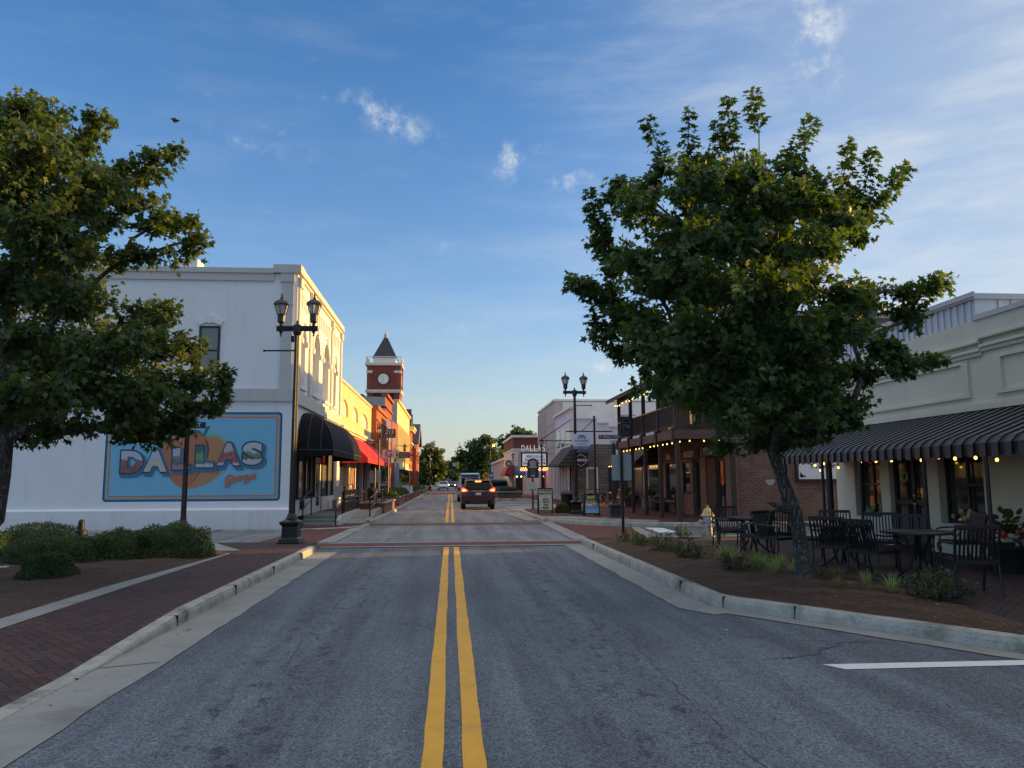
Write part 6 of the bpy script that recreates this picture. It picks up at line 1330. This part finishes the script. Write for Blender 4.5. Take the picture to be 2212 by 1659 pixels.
def mat_bark(name, c):
    m, t, b = new_mat(name); p = pos(t); x, y, z = t.sep(p)
    v = t.comb(t.m('MULTIPLY', x, 16), t.m('MULTIPLY', y, 16), t.m('MULTIPLY', z, 4.5)); f = t.noise(v, 1.6, 5, .65); g = t.noise(p, 3, 4)
    fur = t.ramp(t.m('ABSOLUTE', t.m('SUBTRACT', f, .5)), 0.0, .09)
    col = t.mix(t.m('MULTIPLY', fur, g), (*[q*.35 for q in c], 1), (*[q*1.6 for q in c], 1)); t.L.new(col, b.inputs['Base Color']); b.inputs['Roughness'].default_value = .9
    bn = t.n('ShaderNodeBump', Strength=1.0, Distance=.03, Height=t.m('ADD', fur, f)); t.L.new(bn.outputs[0], b.inputs['Normal']); return m
bark = mat_bark('grey bark', (.19,.17,.148))
def rand_dir(n): d = rng.normal(size=(n, 3)); return d/np.linalg.norm(d, axis=1, keepdims=True)
def tree(name, label, trunk, trad, clumps, m_leaf, leaf=.12, dens=1.0, tpl=(T_MAPLE, F_MAPLE), ntw=9, per=24, group=None, stub=None, twig_r=.004, shoots=()):
    """trunk: points; clumps: (centre, radii); limbs are grown to every clump, twigs and leaves fill it"""
    t = thing(name, label, 'tree', tuple(trunk[0]), group)
    nodes = [(Vector(p), None) for p in trunk]; k0 = len(trunk)
    start = max(1, int(k0*.35)); order = sorted(range(len(clumps)), key=lambda i: min((Vector(clumps[i][0])-Vector(q)).length for q in trunk[start:]))
    parent = {}; cpos = []
    for i in order:
        c = Vector(clumps[i][0]); best, bj = 1e9, start
        for j, (p, par) in enumerate(nodes):
            if j < start: continue
            d = (c-p).length+(.25 if j >= k0 else 0)+max(0, p.z-c.z+.12)*.9+max(0, math.hypot(p.x-trunk[-1][0], p.y-trunk[-1][1])-math.hypot(c.x-trunk[-1][0], c.y-trunk[-1][1]))*.8
            if d < best: best, bj = d, j
        nodes.append((c, bj)); parent[len(nodes)-1] = bj; cpos.append((len(nodes)-1, i))
    desc = {}
    for q in range(len(nodes)-1, k0-1, -1):
        desc[q] = desc.get(q, 0)+1; pj = parent[q]
        if pj >= k0: desc[pj] = desc.get(pj, 0)+desc[q]
    mb = MB().path(trunk, trad, 12); rscale = leaf/.12
    for q in range(k0, len(nodes)):
        a, b_ = nodes[parent[q]][0], nodes[q][0]; L = (b_-a).length; r1 = .007+.011*math.sqrt(desc[q]); r0 = min(r1*1.35, trad[min(parent[q], k0-1)]*.8 if parent[q] < k0 else .2)
        r1, r0 = r1*min(1.8, max(1, L/4)), r0*min(1.8, max(1, L/4))
        m1 = a.lerp(b_, .35)+Vector((random.uniform(-.06,.06)*L, random.uniform(-.06,.06)*L, .10*L)); m2 = a.lerp(b_, .7)+Vector((random.uniform(-.05,.05)*L, random.uniform(-.05,.05)*L, .05*L))
        mb.path([a, m1, m2, b_], [r0, r0*.9+r1*.1, (r0+r1)/2, r1], 6)
    P, A, N, Sz = [], [], [], []
    for q, i in cpos:
        c, rr = np.array(clumps[i][0]), np.array(clumps[i][1]); vol = (rr[0]*rr[1]*rr[2])**(1/3); n_ = max(4, int(ntw*dens*(vol/.45)**1.7))
        src = np.array(nodes[parent[q]][0]); out = c-src; out = out/(np.linalg.norm(out)+1e-6)
        for _ in range(n_):
            d = rand_dir(1)[0]; e = c+d*rr*rng.uniform(.55, 1.08)+out*rr*.15; s0 = c-out*rr*.5+rng.normal(size=3)*rr*.15
            mid = (s0+e)/2+np.array([0, 0, .12*vol]); 
            if twig_r: mb.path([s0, mid, e], [twig_r*1.6, twig_r*1.3, twig_r*.6], 3, False)
            m_ = max(3, int(per*rng.uniform(.7, 1.3))); tt = rng.uniform(.25, 1.05, m_)[:, None]
            pt = (1-tt)**2*s0+2*(1-tt)*tt*mid+tt**2*e+rng.normal(size=(m_, 3))*leaf*.55
            ax = (e-s0)/(np.linalg.norm(e-s0)+1e-6)*.5+rand_dir(m_)*.8+np.array([0, 0, -.35]); nn = rand_dir(m_)*.75+np.array([0, 0, .75])+d*.35
            P.append(pt); A.append(ax); N.append(nn); Sz.append(leaf*rng.uniform(.55, 1.25, m_))
    for (p0, p1, wd, f0) in shoots:        # upright leafy shoots at the edge of the crown
        p0, p1 = np.array(p0), np.array(p1); L = np.linalg.norm(p1-p0); ax = (p1-p0)/L; sd = np.cross(ax, rand_dir(1)[0]); sd /= np.linalg.norm(sd); pm = (p0+p1)/2+sd*L*.06
        mb.path([p0, pm, p1], [.011, .008, .003], 5, False); n_ = int(150*(L*(1-f0)+.15)*(.6+wd*3)); tt = rng.uniform(f0, 1.03, n_)[:, None]
        d_ = rand_dir(n_); d_ -= ax*(d_@ax)[:, None]*.7; taper = .35+.65*np.sin(np.clip((tt-f0)/(1.02-f0), 0, 1)*2.4+.5)
        P.append((1-tt)**2*p0+2*(1-tt)*tt*pm+tt**2*p1+d_*wd*taper*rng.uniform(.2, 1, (n_, 1))); A.append(d_+ax*.25+np.array([0, 0, -.25])); N.append(rand_dir(n_)*.5+np.array([0, 0, .9])); Sz.append(leaf*rng.uniform(.6, 1.2, n_))
    tr = mb.build('trunk', bark, t, smooth=True)
    if stub: MB().path(stub[0], stub[1], 7).build('broken_branch', bark, tr)
    leaves('crown', np.concatenate(P), np.concatenate(A), np.concatenate(N), np.concatenate(Sz), *tpl, m_leaf, t)
    return t
def px_shoots(lst, Y): return [(PY(a, b, Y), PY(c, d, Y+random.uniform(-.3, .3)), w_*Y/FPX, f) for a, b, c, d, w_, f in lst]
SHR = [(1640,360,1624,198,26,.52),(1592,360,1570,213,24,.25),(1575,370,1548,262,15,.4),(1500,370,1488,238,20,.15),(1442,390,1396,256,25,.1),(1690,400,1757,262,32,.1),(1812,440,1836,308,24,.2),(1845,445,1886,325,28,.1),(1870,455,1964,360,28,.05),(1348,480,1336,384,28,.0),(1310,540,1272,412,24,.0),(1310,650,1229,596,22,.0),(1950,680,2050,602,24,.0),(1940,800,2042,776,18,.0),(1925,800,1926,740,16,.0),(1290,700,1255,600,24,.0),(1660,420,1700,330,24,.1)]
SHL = [(40,320,76,211,40,.0),(185,310,246,262,24,.0),(330,390,397,316,30,.0),(390,555,449,521,22,.0),(465,850,502,798,20,.0),(15,330,5,225,34,.0),(395,490,428,462,18,.0),(470,880,495,850,14,.0)]
def px_clumps(lst, Y, depth, axis_u, rmax, seed, extra=0):
    r_ = random.Random(seed); out = []
    for (u, v, ru, rv) in lst:
        s = Y/FPX; d = abs(u-axis_u)*s; span = depth*math.sqrt(max(.08, 1-min(1, d/rmax)**2))
        for k in range(1+(extra if ru*rv > 2200 else 0)):
            y = Y+(r_.uniform(-.35, .35) if k == 0 else (span*(.75 if k == 1 else -.75)+r_.uniform(-.3, .3))); q = y/Y
            uu, vv = (u, v) if k == 0 else (axis_u+(u-axis_u)*.85, v+r_.uniform(-15, 15)); p = PY(uu, vv, y)
            out.append((p, (ru*s*q*1.1, (ru+rv)/2*s*1.1, rv*s*q*1.1)))
    return out
m_maple = mat_leaf('maple leaves', (.040,.074,.030), (.072,.112,.036), (.11,.13,.04), .36)
m_maple2 = mat_leaf('maple leaves tinged', (.042,.074,.032), (.078,.112,.038), (.13,.11,.04), .36)
RC = [(1425,365,28,26),(1545,345,40,24),(1725,375,34,34),(1852,455,58,42),(1765,420,48,48),
 (1340,430,50,45),(1298,490,32,48),(1395,415,40,55),(1325,555,55,45),(1255,612,32,16),(1300,640,50,32),(1345,690,58,55),(1302,715,36,38),(1332,768,42,28),(1395,765,60,50),(1500,400,75,62),(1600,390,75,55),(1685,430,65,55),
 (1460,500,85,75),(1575,500,95,75),(1685,540,85,75),(1785,520,55,48),(1850,500,40,28),(1400,600,75,55),(1500,620,95,68),(1622,640,105,75),(1735,620,75,58),(1700,720,105,75),(1580,740,105,75),(1460,730,85,65),
 (1880,645,65,36),(1950,625,55,26),(2015,618,42,20),(1965,680,45,32),(1830,700,75,55),(1900,740,55,36),(1440,830,65,36),(1550,840,95,55),(1665,830,105,65),(1785,800,75,55),(1865,800,55,36),(1945,792,52,20),(2010,782,34,12),(1928,765,20,20),
 (1600,900,75,42),(1700,900,85,55),(1785,880,65,45),(1835,905,36,32),(1640,955,55,30),(1715,945,62,34),(1775,925,45,28),(1560,960,34,14),(1845,860,40,26)]
trR = [(5.30,11.45,.13),(5.33,11.5,.35)]+[PY(u, v, 11.6) for u, v in ((1726,1150),(1716,1108),(1704,1078),(1690,1035),(1668,975),(1640,880),(1612,780),(1594,680),(1582,580),(1578,480))]
kn = Vector(PY(1712, 1102, 11.6))
tree('maple_tree', 'maple tree with a leaning scarred trunk in the mulch bed on the right', trR, [.17,.125,.105,.115,.115,.09,.08,.075,.065,.055,.04,.025], px_clumps(RC, 11.7, 2.3, 1610, 3.2, 3, 2), m_maple, .102, 1.85, per=34, group='maple trees along the street',
     stub=([kn, Vector(PY(1690, 1098, 11.5)), Vector(PY(1676, 1092, 11.45)), Vector(PY(1655, 1084, 11.4))], [.085,.06,.04,.008]), shoots=px_shoots(SHR, 11.6))
LC = [(290,440,52,38),(240,475,50,34),(345,922,58,28),(300,945,48,18),(372,905,48,28),(395,925,30,16),(75,240,65,34),(10,260,48,48),(208,265,40,24),(178,300,45,36),(100,330,95,62),(15,380,70,60),(355,338,42,24),(305,370,55,40),(250,400,65,45),(175,430,75,52),(392,482,36,34),(335,475,55,38),(418,525,34,24),(330,545,55,28),(262,560,40,26),(60,480,85,72),(150,540,80,60),
 (60,630,95,70),(170,650,80,52),(295,680,50,34),(362,690,44,34),(335,742,72,45),(398,745,40,36),(232,760,80,52),(100,760,95,65),(430,810,52,36),(482,815,20,24),(350,830,80,45),(222,850,80,42),(90,870,95,55),(405,868,60,36),(455,880,32,20),(312,900,62,36),(335,935,42,20),(150,930,70,30),(55,950,55,20),(280,930,34,20),(-60,300,70,60),(-80,450,80,80),(-90,600,90,80),(-80,750,90,70),(-70,880,80,45)]
trL = [(-7.75,13.0,.15),(-7.6,13.0,.7)]+[PY(u, v, 13.0) for u, v in ((-12,1120),(2,1030),(10,950),(10,850),(16,740),(30,620),(48,500),(60,400))]
tree('maple_tree', 'maple tree at the left edge overhanging the mural wall', trL, [.22,.17,.15,.14,.13,.12,.10,.08,.05,.03], px_clumps(LC, 13.0, 2.4, 40, 3.4, 5, 2), m_maple2, .102, 1.75, per=34, group='maple trees along the street', shoots=px_shoots(SHL, 13.0))
m_far = mat_leaf('far tree leaves', (.045,.075,.028), (.085,.12,.04), None, .3); m_far2 = mat_leaf('far pale tree leaves', (.06,.085,.03), (.12,.15,.045), None, .3)
def far_tree(label, lst, Y, base_u, m, leaf=.55, seed=1):
    cl_ = px_clumps(lst, Y, 3.5, base_u, 5.0, seed, 1); b = PY(base_u, 1036, Y); top = min(lst, key=lambda q: q[1]); tp = PY(base_u, top[1]+12, Y)
    tree('street_tree', label, [(b[0], Y, 0), (b[0], Y, 1.5), (b[0]+.1, Y, tp[2]*.5), (b[0], Y, tp[2]*.8), tp], [.28,.22,.17,.11,.05], cl_, m, leaf, .32, (T_CLUMP, F_CLUMP), 9, 20, 'trees at the far end of the street', twig_r=0)
far_tree('leafy tree right of the gabled building at the far left pavement', [(931,970,15,11),(916,988,13,16),(945,990,14,18),(927,1010,20,18),(950,1015,14,16),(912,1020,9,13),(937,1032,18,10)], 140, 929, m_far2, .5, 11)
far_tree('large dark tree over the road end above the white van', [(1050,950,17,11),(1027,965,20,16),(1002,985,20,16),(1058,985,24,22),(1012,1010,28,16),(1048,1015,26,18),(984,1000,11,10),(1030,990,20,18)], 158, 1028, m_far, .6, 12)
far_tree('sunlit yellowish tree behind the yellow diamond sign', [(1078,985,13,14),(1086,1008,11,16),(1072,1022,15,14),(1065,1000,12,12),(1090,1028,9,9)], 146, 1078, m_far2, .5, 13)
far_tree('tall dark tree behind the brick theatre roof', [(1094,955,15,15),(1116,937,15,12),(1140,942,14,9),(1090,985,16,22),(1122,962,22,18),(1152,950,12,7),(1110,1000,18,20)], 175, 1108, m_far, .65, 14)
far_tree('small distant tree in the gap at the street end', [(966,1008,11,11),(976,1022,13,11),(958,1026,10,9),(986,1030,11,7)], 190, 970, m_far, .6, 15)
# far wood: one mass
cs = [(PY(u, v, 255), (5.5, 4, 3.2)) for u, v in [(880+i*11+random.uniform(-4, 4), 1025-random.uniform(0, 12)) for i in range(24)]]
P = np.concatenate([np.array(c)+rand_dir(130)*np.array(r_)*rng.uniform(.6, 1, (130, 1)) for c, r_ in cs]+[np.array((c[0], 256, 1.5))+rand_dir(80)*np.array((6, 3, 2)) for c, r_ in cs])
tag(leaves('far_wood', P, rand_dir(len(P)), rand_dir(len(P))+np.array([0, -.4, .5]), rng.uniform(.9, 1.8, len(P)), T_CLUMP, F_CLUMP, m_far), 'dark wood closing the far end of the street', 'wood', kind='stuff')
# ---- shrubs
import mathutils
m_box = mat_leaf('boxwood leaves', (.034,.060,.022), (.066,.100,.034), None, .28, .45); m_azalea = mat_leaf('azalea leaves', (.05,.075,.03), (.10,.12,.05), (.14,.11,.05), .3); m_dark = mat_leaf('dark juniper', (.035,.055,.025), (.07,.09,.035), None, .25); m_brown = mat_leaf('brown shrub leaves', (.05,.05,.03), (.09,.075,.045), None, .25)
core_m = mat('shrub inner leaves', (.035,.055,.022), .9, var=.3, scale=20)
def shrub(name, label, ells, n, size, m, group=None, cat='shrub', base=None, sprigs=0, core=True):
    x0, y0, z0 = base or (ells[0][0], ells[0][1], ells[0][2]); t = thing(name, label, cat, (x0, y0, z0), group)
    w8 = np.array([e[3]*e[5]+e[4]*e[5]+e[3]*e[4] for e in ells]); w8 = w8/w8.sum(); P, N = [], []
    for e, f in zip(ells, w8):
        k = int(n*f*1.5); d = rand_dir(k); d[:, 2] = np.abs(d[:, 2])*np.where(rng.random(k) < .12, -.2, 1); bump = 1+np.array([.16*mathutils.noise.noise((q[0]*2.6+e[0], q[1]*2.6+e[1], q[2]*2.6)) for q in d])+.06*np.sin(d[:, 0]*7+e[0]*3)*np.cos(d[:, 1]*6+e[1])+.05*np.sin(d[:, 2]*11)
        rr = np.array(e[3:6]); q = d*rr*(bump*np.where(rng.random(k) < .55, rng.uniform(.93, 1.04, k), rng.uniform(.7, .97, k)))[:, None]+np.array(e[:3]); P.append(q); N.append(d/rr)
    P = np.concatenate(P); N = np.concatenate(N); N /= np.linalg.norm(N, axis=1, keepdims=True)
    keep = np.ones(len(P), bool)
    for e in ells: keep &= (((P-np.array(e[:3]))/np.array(e[3:6]))**2).sum(1) > .45
    P, N = P[keep], N[keep]; A = N*.6+rand_dir(len(P))*.8+np.array([0, 0, .3]); NN = N*.5+rand_dir(len(P))*.6+np.array([0, 0, .45])
    leaves('foliage', P, A, NN, size*rng.uniform(.6, 1.25, len(P)), T_OVAL, F_OVAL, m, t, .3, .15)
    mb = MB()
    for e in ells:
        for _ in range(5): d = rand_dir(1)[0]; mb.path([(e[0], e[1], z0-.02), (e[0]+d[0]*e[3]*.4, e[1]+d[1]*e[4]*.4, z0+e[5]*.4), (e[0]+d[0]*e[3]*.8, e[1]+d[1]*e[4]*.8, z0+e[5]*(.5+.3*abs(d[2])))], [.012, .009, .004], 4)
    for _ in range(sprigs):
        e = random.choice(ells); d = rand_dir(1)[0]; p = (e[0]+d[0]*e[3]*.7, e[1]+d[1]*e[4]*.7, e[2]+e[5]*.72); mb.path([p, (p[0]+random.uniform(-.04,.04), p[1], p[2]+random.uniform(.15,.3)*e[5]/.5)], [.003, .002], 3)
    mb.build('stem', bark, t)
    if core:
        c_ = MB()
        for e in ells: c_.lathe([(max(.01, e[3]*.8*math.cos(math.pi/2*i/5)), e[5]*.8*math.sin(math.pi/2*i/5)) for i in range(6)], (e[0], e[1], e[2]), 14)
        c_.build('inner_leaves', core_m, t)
    return t
GH = 'clipped boxwood bushes in front of the mural wall'
shrub('boxwood_bush', 'largest clipped boxwood bush at the right end of the hedge below the sign pole', [(-5.75,16.75,.15,.82,.8,.68),(-6.6,16.5,.15,.75,.75,.58)], 16000, .042, m_box, GH, sprigs=8)
shrub('boxwood_bush', 'low clipped boxwood bush in the middle of the hedge in front of the bollard', [(-7.4,16.1,.15,.75,.8,.47),(-8.0,15.8,.15,.65,.7,.46)], 12000, .042, m_box, GH, sprigs=4)
shrub('boxwood_bush', 'rounded boxwood bush at the back left of the bollard', [(-9.0,18.0,.15,.95,.8,.66),(-9.7,17.4,.15,.8,.8,.52)], 11000, .042, m_box, GH, sprigs=4)
shrub('boxwood_bush', 'boxwood bush cut by the left edge of the picture above the white kerb', [(-9.3,15.6,.15,.7,.75,.45),(-10.3,16.0,.15,.8,.8,.5)], 8000, .042, m_box, GH)
shrub('boxwood_bush', 'small separate round boxwood bush on the pine straw in front of the hedge', [(-6.5,13.25,.15,.42,.42,.40)], 5000, .036, m_box, GH)
GA = 'small shrubs in the mulch bed on the right'
def azalea(name, label, x, y, z, r_, h, m, group, n=22, per=16, size=.045):
    t = thing(name, label, 'shrub', (x, y, z), group); mb = MB(); P, A, N = [], [], []
    for i in range(n):
        a = rng.uniform(0, 2*math.pi); q = math.sqrt(rng.uniform(0, 1)); e = np.array((x+r_*q*math.cos(a), y+r_*q*math.sin(a), z+h*(1-.55*q*q)*rng.uniform(.6, 1.2))); s0 = np.array((x+r_*.15*math.cos(a), y+r_*.15*math.sin(a), z)); m_ = (s0*.45+e*.55)+np.array((r_*.12*math.cos(a), r_*.12*math.sin(a), -.02))
        mb.path([s0, m_, e], [.005, .004, .002], 3); tt = rng.uniform(.35, 1.05, per)[:, None]; pt = (1-tt)**2*s0+2*(1-tt)*tt*m_+tt**2*e+rng.normal(size=(per, 3))*.02
        P.append(pt); A.append(rand_dir(per)*.8+np.array((math.cos(a)*.5, math.sin(a)*.5, .5))); N.append(rand_dir(per)*.6+np.array((0, 0, .7)))
    P, A, N = np.concatenate(P), np.concatenate(A), np.concatenate(N); leaves('foliage', P, A, N, size*rng.uniform(.6, 1.3, len(P)), T_OVAL*np.array([1.1, 1]), F_OVAL, m, t, .2, .2); mb.build('stem', bark, t); return t
for (u, v, r_, h, m_, lab, nn, sz) in ((1362,1173,.34,.36,m_azalea,'small leafy shrub at the foot of the slim sign post',24,.045),(1400,1181,.38,.34,m_azalea,'small leafy shrub second from the slim sign post',26,.045),(1450,1196,.40,.40,m_azalea,'taller leafy shrub in the middle of the bed edge',34,.045),(1498,1210,.34,.38,m_dark,'dark small shrub in front of the side-on chair',40,.04),(1592,1237,.28,.32,m_brown,'brownish shrub among the pale grass tufts',40,.035),(2046,1300,.46,.36,m_dark,'low dark juniper at the right end of the mulch bed',90,.035),(1478,1162,.26,.36,m_azalea,'small shrub just left of the fire hydrant',18,.045),(1562,1160,.2,.34,m_azalea,'small shrub just right of the fire hydrant',14,.045)):
    x, y, z = G(u, v, .17); azalea('shrub', lab, x, y+r_*.4, .16, r_, h, m_, GA, nn, 20, sz)
m_lir = mat_leaf('variegated grass blades', (.16,.20,.10), (.30,.34,.20), None, .3); m_dry = mat_leaf('dry grass blades', (.16,.11,.06), (.24,.17,.10), None, .25); m_ylw = mat_leaf('sunlit pale grass', (.30,.30,.12), (.42,.40,.18), None, .3)
def grass(label, x, y, z, n, L, m, spread=.7):
    t = thing('grass_tuft', label, 'grass tuft', (x, y, z), 'ornamental grass tufts in the right bed'); P = []; F = []; k = 5
    for i in range(n):
        a = rng.uniform(0, 2*math.pi); l = L*rng.uniform(.6, 1.15); sp = spread*rng.uniform(.3, 1.1); w_ = rng.uniform(.004, .008); d = np.array((math.cos(a), math.sin(a), 0)); s_ = np.array((-math.sin(a), math.cos(a), 0)); o_ = np.array((x, y, z))+d*rng.uniform(0, .05)
        for j in range(k):
            q = j/(k-1); c = o_+d*(l*sp*q**1.3)+np.array((0, 0, l*(q-.55*sp*q*q*q))); ww = w_*(1-q**2)+.0008; P += [c-s_*ww, c+s_*ww]
    V = np.array(P); L_ = []
    for i in range(n):
        for j in range(k-1): b = i*2*k+2*j; L_ += [b, b+1, b+3, b+2]
    L_ = np.array(L_); mesh_np('blades', V, L_, np.arange(0, len(L_), 4), None, m, t); return t
for i, (u, v, n, L, m_, lab) in enumerate(((1565,1214,90,.42,m_lir,'pale green grass tuft behind the brownish shrub, left of the pair'),(1590,1220,90,.40,m_lir,'pale green grass tuft touching the brownish shrub'),(1637,1234,130,.42,m_lir,'largest pale green grass tuft left of the tree trunk'),(1683,1230,70,.38,m_lir,'upright grass tuft just left of the tree trunk'),(1669,1246,80,.34,m_lir,'front pale grass tuft before the upright one'),(1713,1237,40,.3,m_lir,'small pale grass tuft touching the trunk'),
    (1537,1208,25,.2,m_azalea,'tiny grass tuft under the side-on chair'),(1770,1249,35,.3,m_azalea,'thin grass tuft right of the trunk'),(1808,1254,70,.3,m_dry,'dry brown grass tuft right of the trunk'),(1812,1275,60,.26,m_dry,'flattened dry grass tuft in the straw'),(1871,1266,50,.32,m_lir,'pale grass tuft below the leaning chair'),(1927,1281,50,.34,m_lir,'rightmost pale grass tuft below the nearest table'),(1520,1158,30,.25,m_ylw,'yellowish grass tuft behind the fire hydrant'),(1640,1160,40,.3,m_ylw,'yellowish grass tuft beyond the cafe chairs'))):
    x, y, z = G(u, v, .18); grass(lab, x, y, .17, n, L, m_)
# planting in the planters and pots
GP = 'bushes in the brick planters on the left'
for i, (a, b_, h) in enumerate(PLN):
    if i == 0: continue
    k = max(1, int((b_-a)/2.2)); ells = [(-3.62, a+(b_-a)*(j+.5)/k, h-.02, .5, (b_-a)/k*.6, .42+.12*(j % 2)) for j in range(k)]
    shrub('planter_bush', ['', 'spreading green bush in the second planter', 'green bush in the third planter', 'green bush in the fourth planter', 'green bush in the fifth planter', 'green bush in the sixth planter', 'long row of bushes in the farthest planter'][i], ells, 3500, .09, m_box, GP, 'bush')
shrub('planter_bush', 'low rounded bush filling the square stone planter', [(4.9,65.9,.70,.85,.8,.32)], 2500, .09, m_box, None, 'bush')
shrub('shrub', 'small shrub in the mulch beside the lamp base on the right corner', [(5.1,35.3,.17,.32,.3,.45)], 1500, .06, m_azalea, None)
def pot(label, x, y, z, r_, h, m_pot, fol, flowers, cat='flower pot', lath=None):
    t = thing('flower_pot', label, cat, (x, y, z)); MB().lathe(lath or [(r_*.7, 0), (r_*.95, h*.8), (r_*1.02, h*.85), (r_*1.02, h), (r_*.9, h), (.001, h-.03)], (x, y, z), 20).build('pot', m_pot, t, smooth=True)
    n = 260; d = rand_dir(n); d[:, 2] = np.abs(d[:, 2]); P = np.array((x, y, z+h))+d*np.array((fol, fol, fol*1.15))*rng.uniform(.4, 1.05, (n, 1)); leaves('foliage', P, d+np.array([0, 0, -.2]), d*.4+np.array([0, 0, .8])+rand_dir(n)*.3, rng.uniform(.07, .15, n)*fol/.4, T_OVAL*np.array([1.5, 1]), F_OVAL, m_maple, t)
    for c, k, dz in flowers:
        f = MB()
        for _ in range(k): e = rand_dir(1)[0]; f.sphere((x+e[0]*fol, y+e[1]*fol, z+h+abs(e[2])*fol*.8+dz), random.uniform(.03, .06)*fol/.4, 6, 4)
        f.build('flowers', mat('petals', c, .6, var=.3, scale=30), t)
pot('dark flower pot with big leaves and red and pink flowers by the awning post', 9.15, 12.2, .15, .30, .46, mat('dark pot', (.02,.02,.022), .5), .42, [((.5,.03,.03), 12, .05), ((.55,.12,.28), 8, -.1)])
pot('wooden half-barrel planter with pink flowers under the balcony', 9.75, 37.2, .19, .42, .55, mat('barrel wood', (.20,.15,.11), .7, var=.25, scale=6), .42, [((.45,.10,.12), 12, .05)], 'planter', [(.34, 0), (.40, .15), (.415, .16), (.415, .22), (.40, .23), (.43, .42), (.445, .43), (.445, .49), (.42, .55), (.001, .52)])
pot('dark planter pot against the blue-grey shop wall', 9.75, 41.6, .19, .4, .6, mat('charcoal pot', (.025,.026,.03), .6), .4, [])
# ---- pine straw and small litter
def straw(name, label, inside, zf, x0, x1, y0, y1, n, m):
    P = []; L_ = []; c = 0
    while c < n:
        x, y = random.uniform(x0, x1), random.uniform(y0, y1)
        if not inside(x, y): continue
        a = random.uniform(0, math.pi); l = random.uniform(.05, .12); w_ = random.uniform(.0012, .0024); z = zf(x, y)+random.uniform(.004, .022); t1, t2 = random.uniform(-.03, .03), random.uniform(-.01, .02); dx_, dy_ = math.cos(a), math.sin(a); bend = random.uniform(-.3, .3)*l; b = len(P)
        for q, zz in ((-1, t1), (0, t2), (1, -t1*.5)):
            px_, py_ = x+dx_*l*q-dy_*bend*(1-q*q), y+dy_*l*q+dx_*bend*(1-q*q); P += [(px_-dy_*w_, py_+dx_*w_, z+zz*.5), (px_+dy_*w_, py_-dx_*w_, z+zz*.5)]
        L_ += [b, b+1, b+3, b+2, b+2, b+3, b+5, b+4]; c += 1
    L_ = np.array(L_); o = mesh_np(name, np.array(P), L_, np.arange(0, len(L_), 4), None, m); tag(o, label, 'pine straw', kind='stuff')
m_straw = mat_leaf('pine needles', (.085,.048,.030), (.22,.125,.075), (.36,.24,.16), .1, .8)
straw('pine_straw', 'brown pine straw covering the bed on the right', inR, zR, 3.6, 8.2, 4.5, 20.2, 26000, m_straw)
straw('pine_straw', 'brown pine straw covering the bed on the left', inL, zL, -12, -4.8, 8, 18.2, 20000, m_straw)
P = []
for _ in range(90): P.append((random.choice((-3.05, -2.9, 3.3, 3.2))+random.gauss(0, .12), random.uniform(5, 19), .014))
for _ in range(40): P.append((random.uniform(-4.6, -3.4), random.uniform(6, 18), .16))
for _ in range(40): y = random.uniform(8.5, 18); P.append((random.uniform(3.8, 5.8), y, .26))
P = np.array(P); o = leaves('fallen_leaves', P, rand_dir(len(P))*np.array([1, 1, .1]), rand_dir(len(P))*.2+np.array([0, 0, 1]), rng.uniform(.02, .06, len(P)), T_OVAL, F_OVAL, mat_leaf('fallen leaf', (.05,.035,.02), (.14,.09,.05), (.45,.42,.36), .1)); tag(o, 'scattered fallen leaves and scraps in the gutters', 'leaf litter', kind='stuff')
# ---- storm drain in the right kerb, bird
d0 = Vector((5.62, 7.12, 0)); dv = Vector((3.0, -4.45, 0)).normalized(); nv = Vector((-dv.y, dv.x, 0))
t = MB(); t.add([tuple(d0+dv*a-nv*.004*0+nv*b+Vector((0, 0, c))) for a in (0, 1.0) for b in (-.03, .05) for c in (.01, .125)], [(0,1,3,2),(4,6,7,5),(0,4,5,1),(2,3,7,6),(0,2,6,4),(1,5,7,3)]); tag(t.build('storm_drain', mat('drain opening', (.006,.006,.006), .9)), 'dark storm drain opening in the kerb at the right edge', 'drain')
c = Vector(PY(378, 259, 20)); bm_ = MB().path([c+Vector((-.12, 0, .02)), c+Vector((-.07, 0, .02)), c, c+Vector((.07, 0, -.01)), c+Vector((.13, 0, -.02))], [.006, .02, .03, .022, .008], 7); bm_.prism([(c.x-.03, c.z), (c.x+.05, c.z), (c.x-.06, c.z-.03)], 'y', c.y-.12, c.y+.12)
tag(bm_.build('bird', mat('brown feathers', (.06,.045,.04), .8)), 'small dark bird flying high in the blue sky on the left', 'bird')
import OpenImageIO as oiio, sys, numpy as np
im=oiio.ImageBuf('/workdir/render_main.png').get_pixels(oiio.UINT8)[:,:,:3].astype(int)
P={'sky TL':(60,30),'sky T':(400,20),'skyC':(420,200),'sky midlow':(500,330),'horizon':(450,440),'skyR':(990,200),'wall':(250,300),'wall low':(40,510),'asphalt near':(330,700),'asphalt R':(700,720),'asph far':(480,560),'yellow':(440,700),'kerb':(720,605),'beige up':(960,350),'awn':(900,430),'brick TB':(790,350),'facade lit':(325,330),'mulch':(640,580)}
for k,(x,y) in P.items():
    print(k, im[y-3:y+4,x-3:x+4].reshape(-1,3).mean(0).round().astype(int))
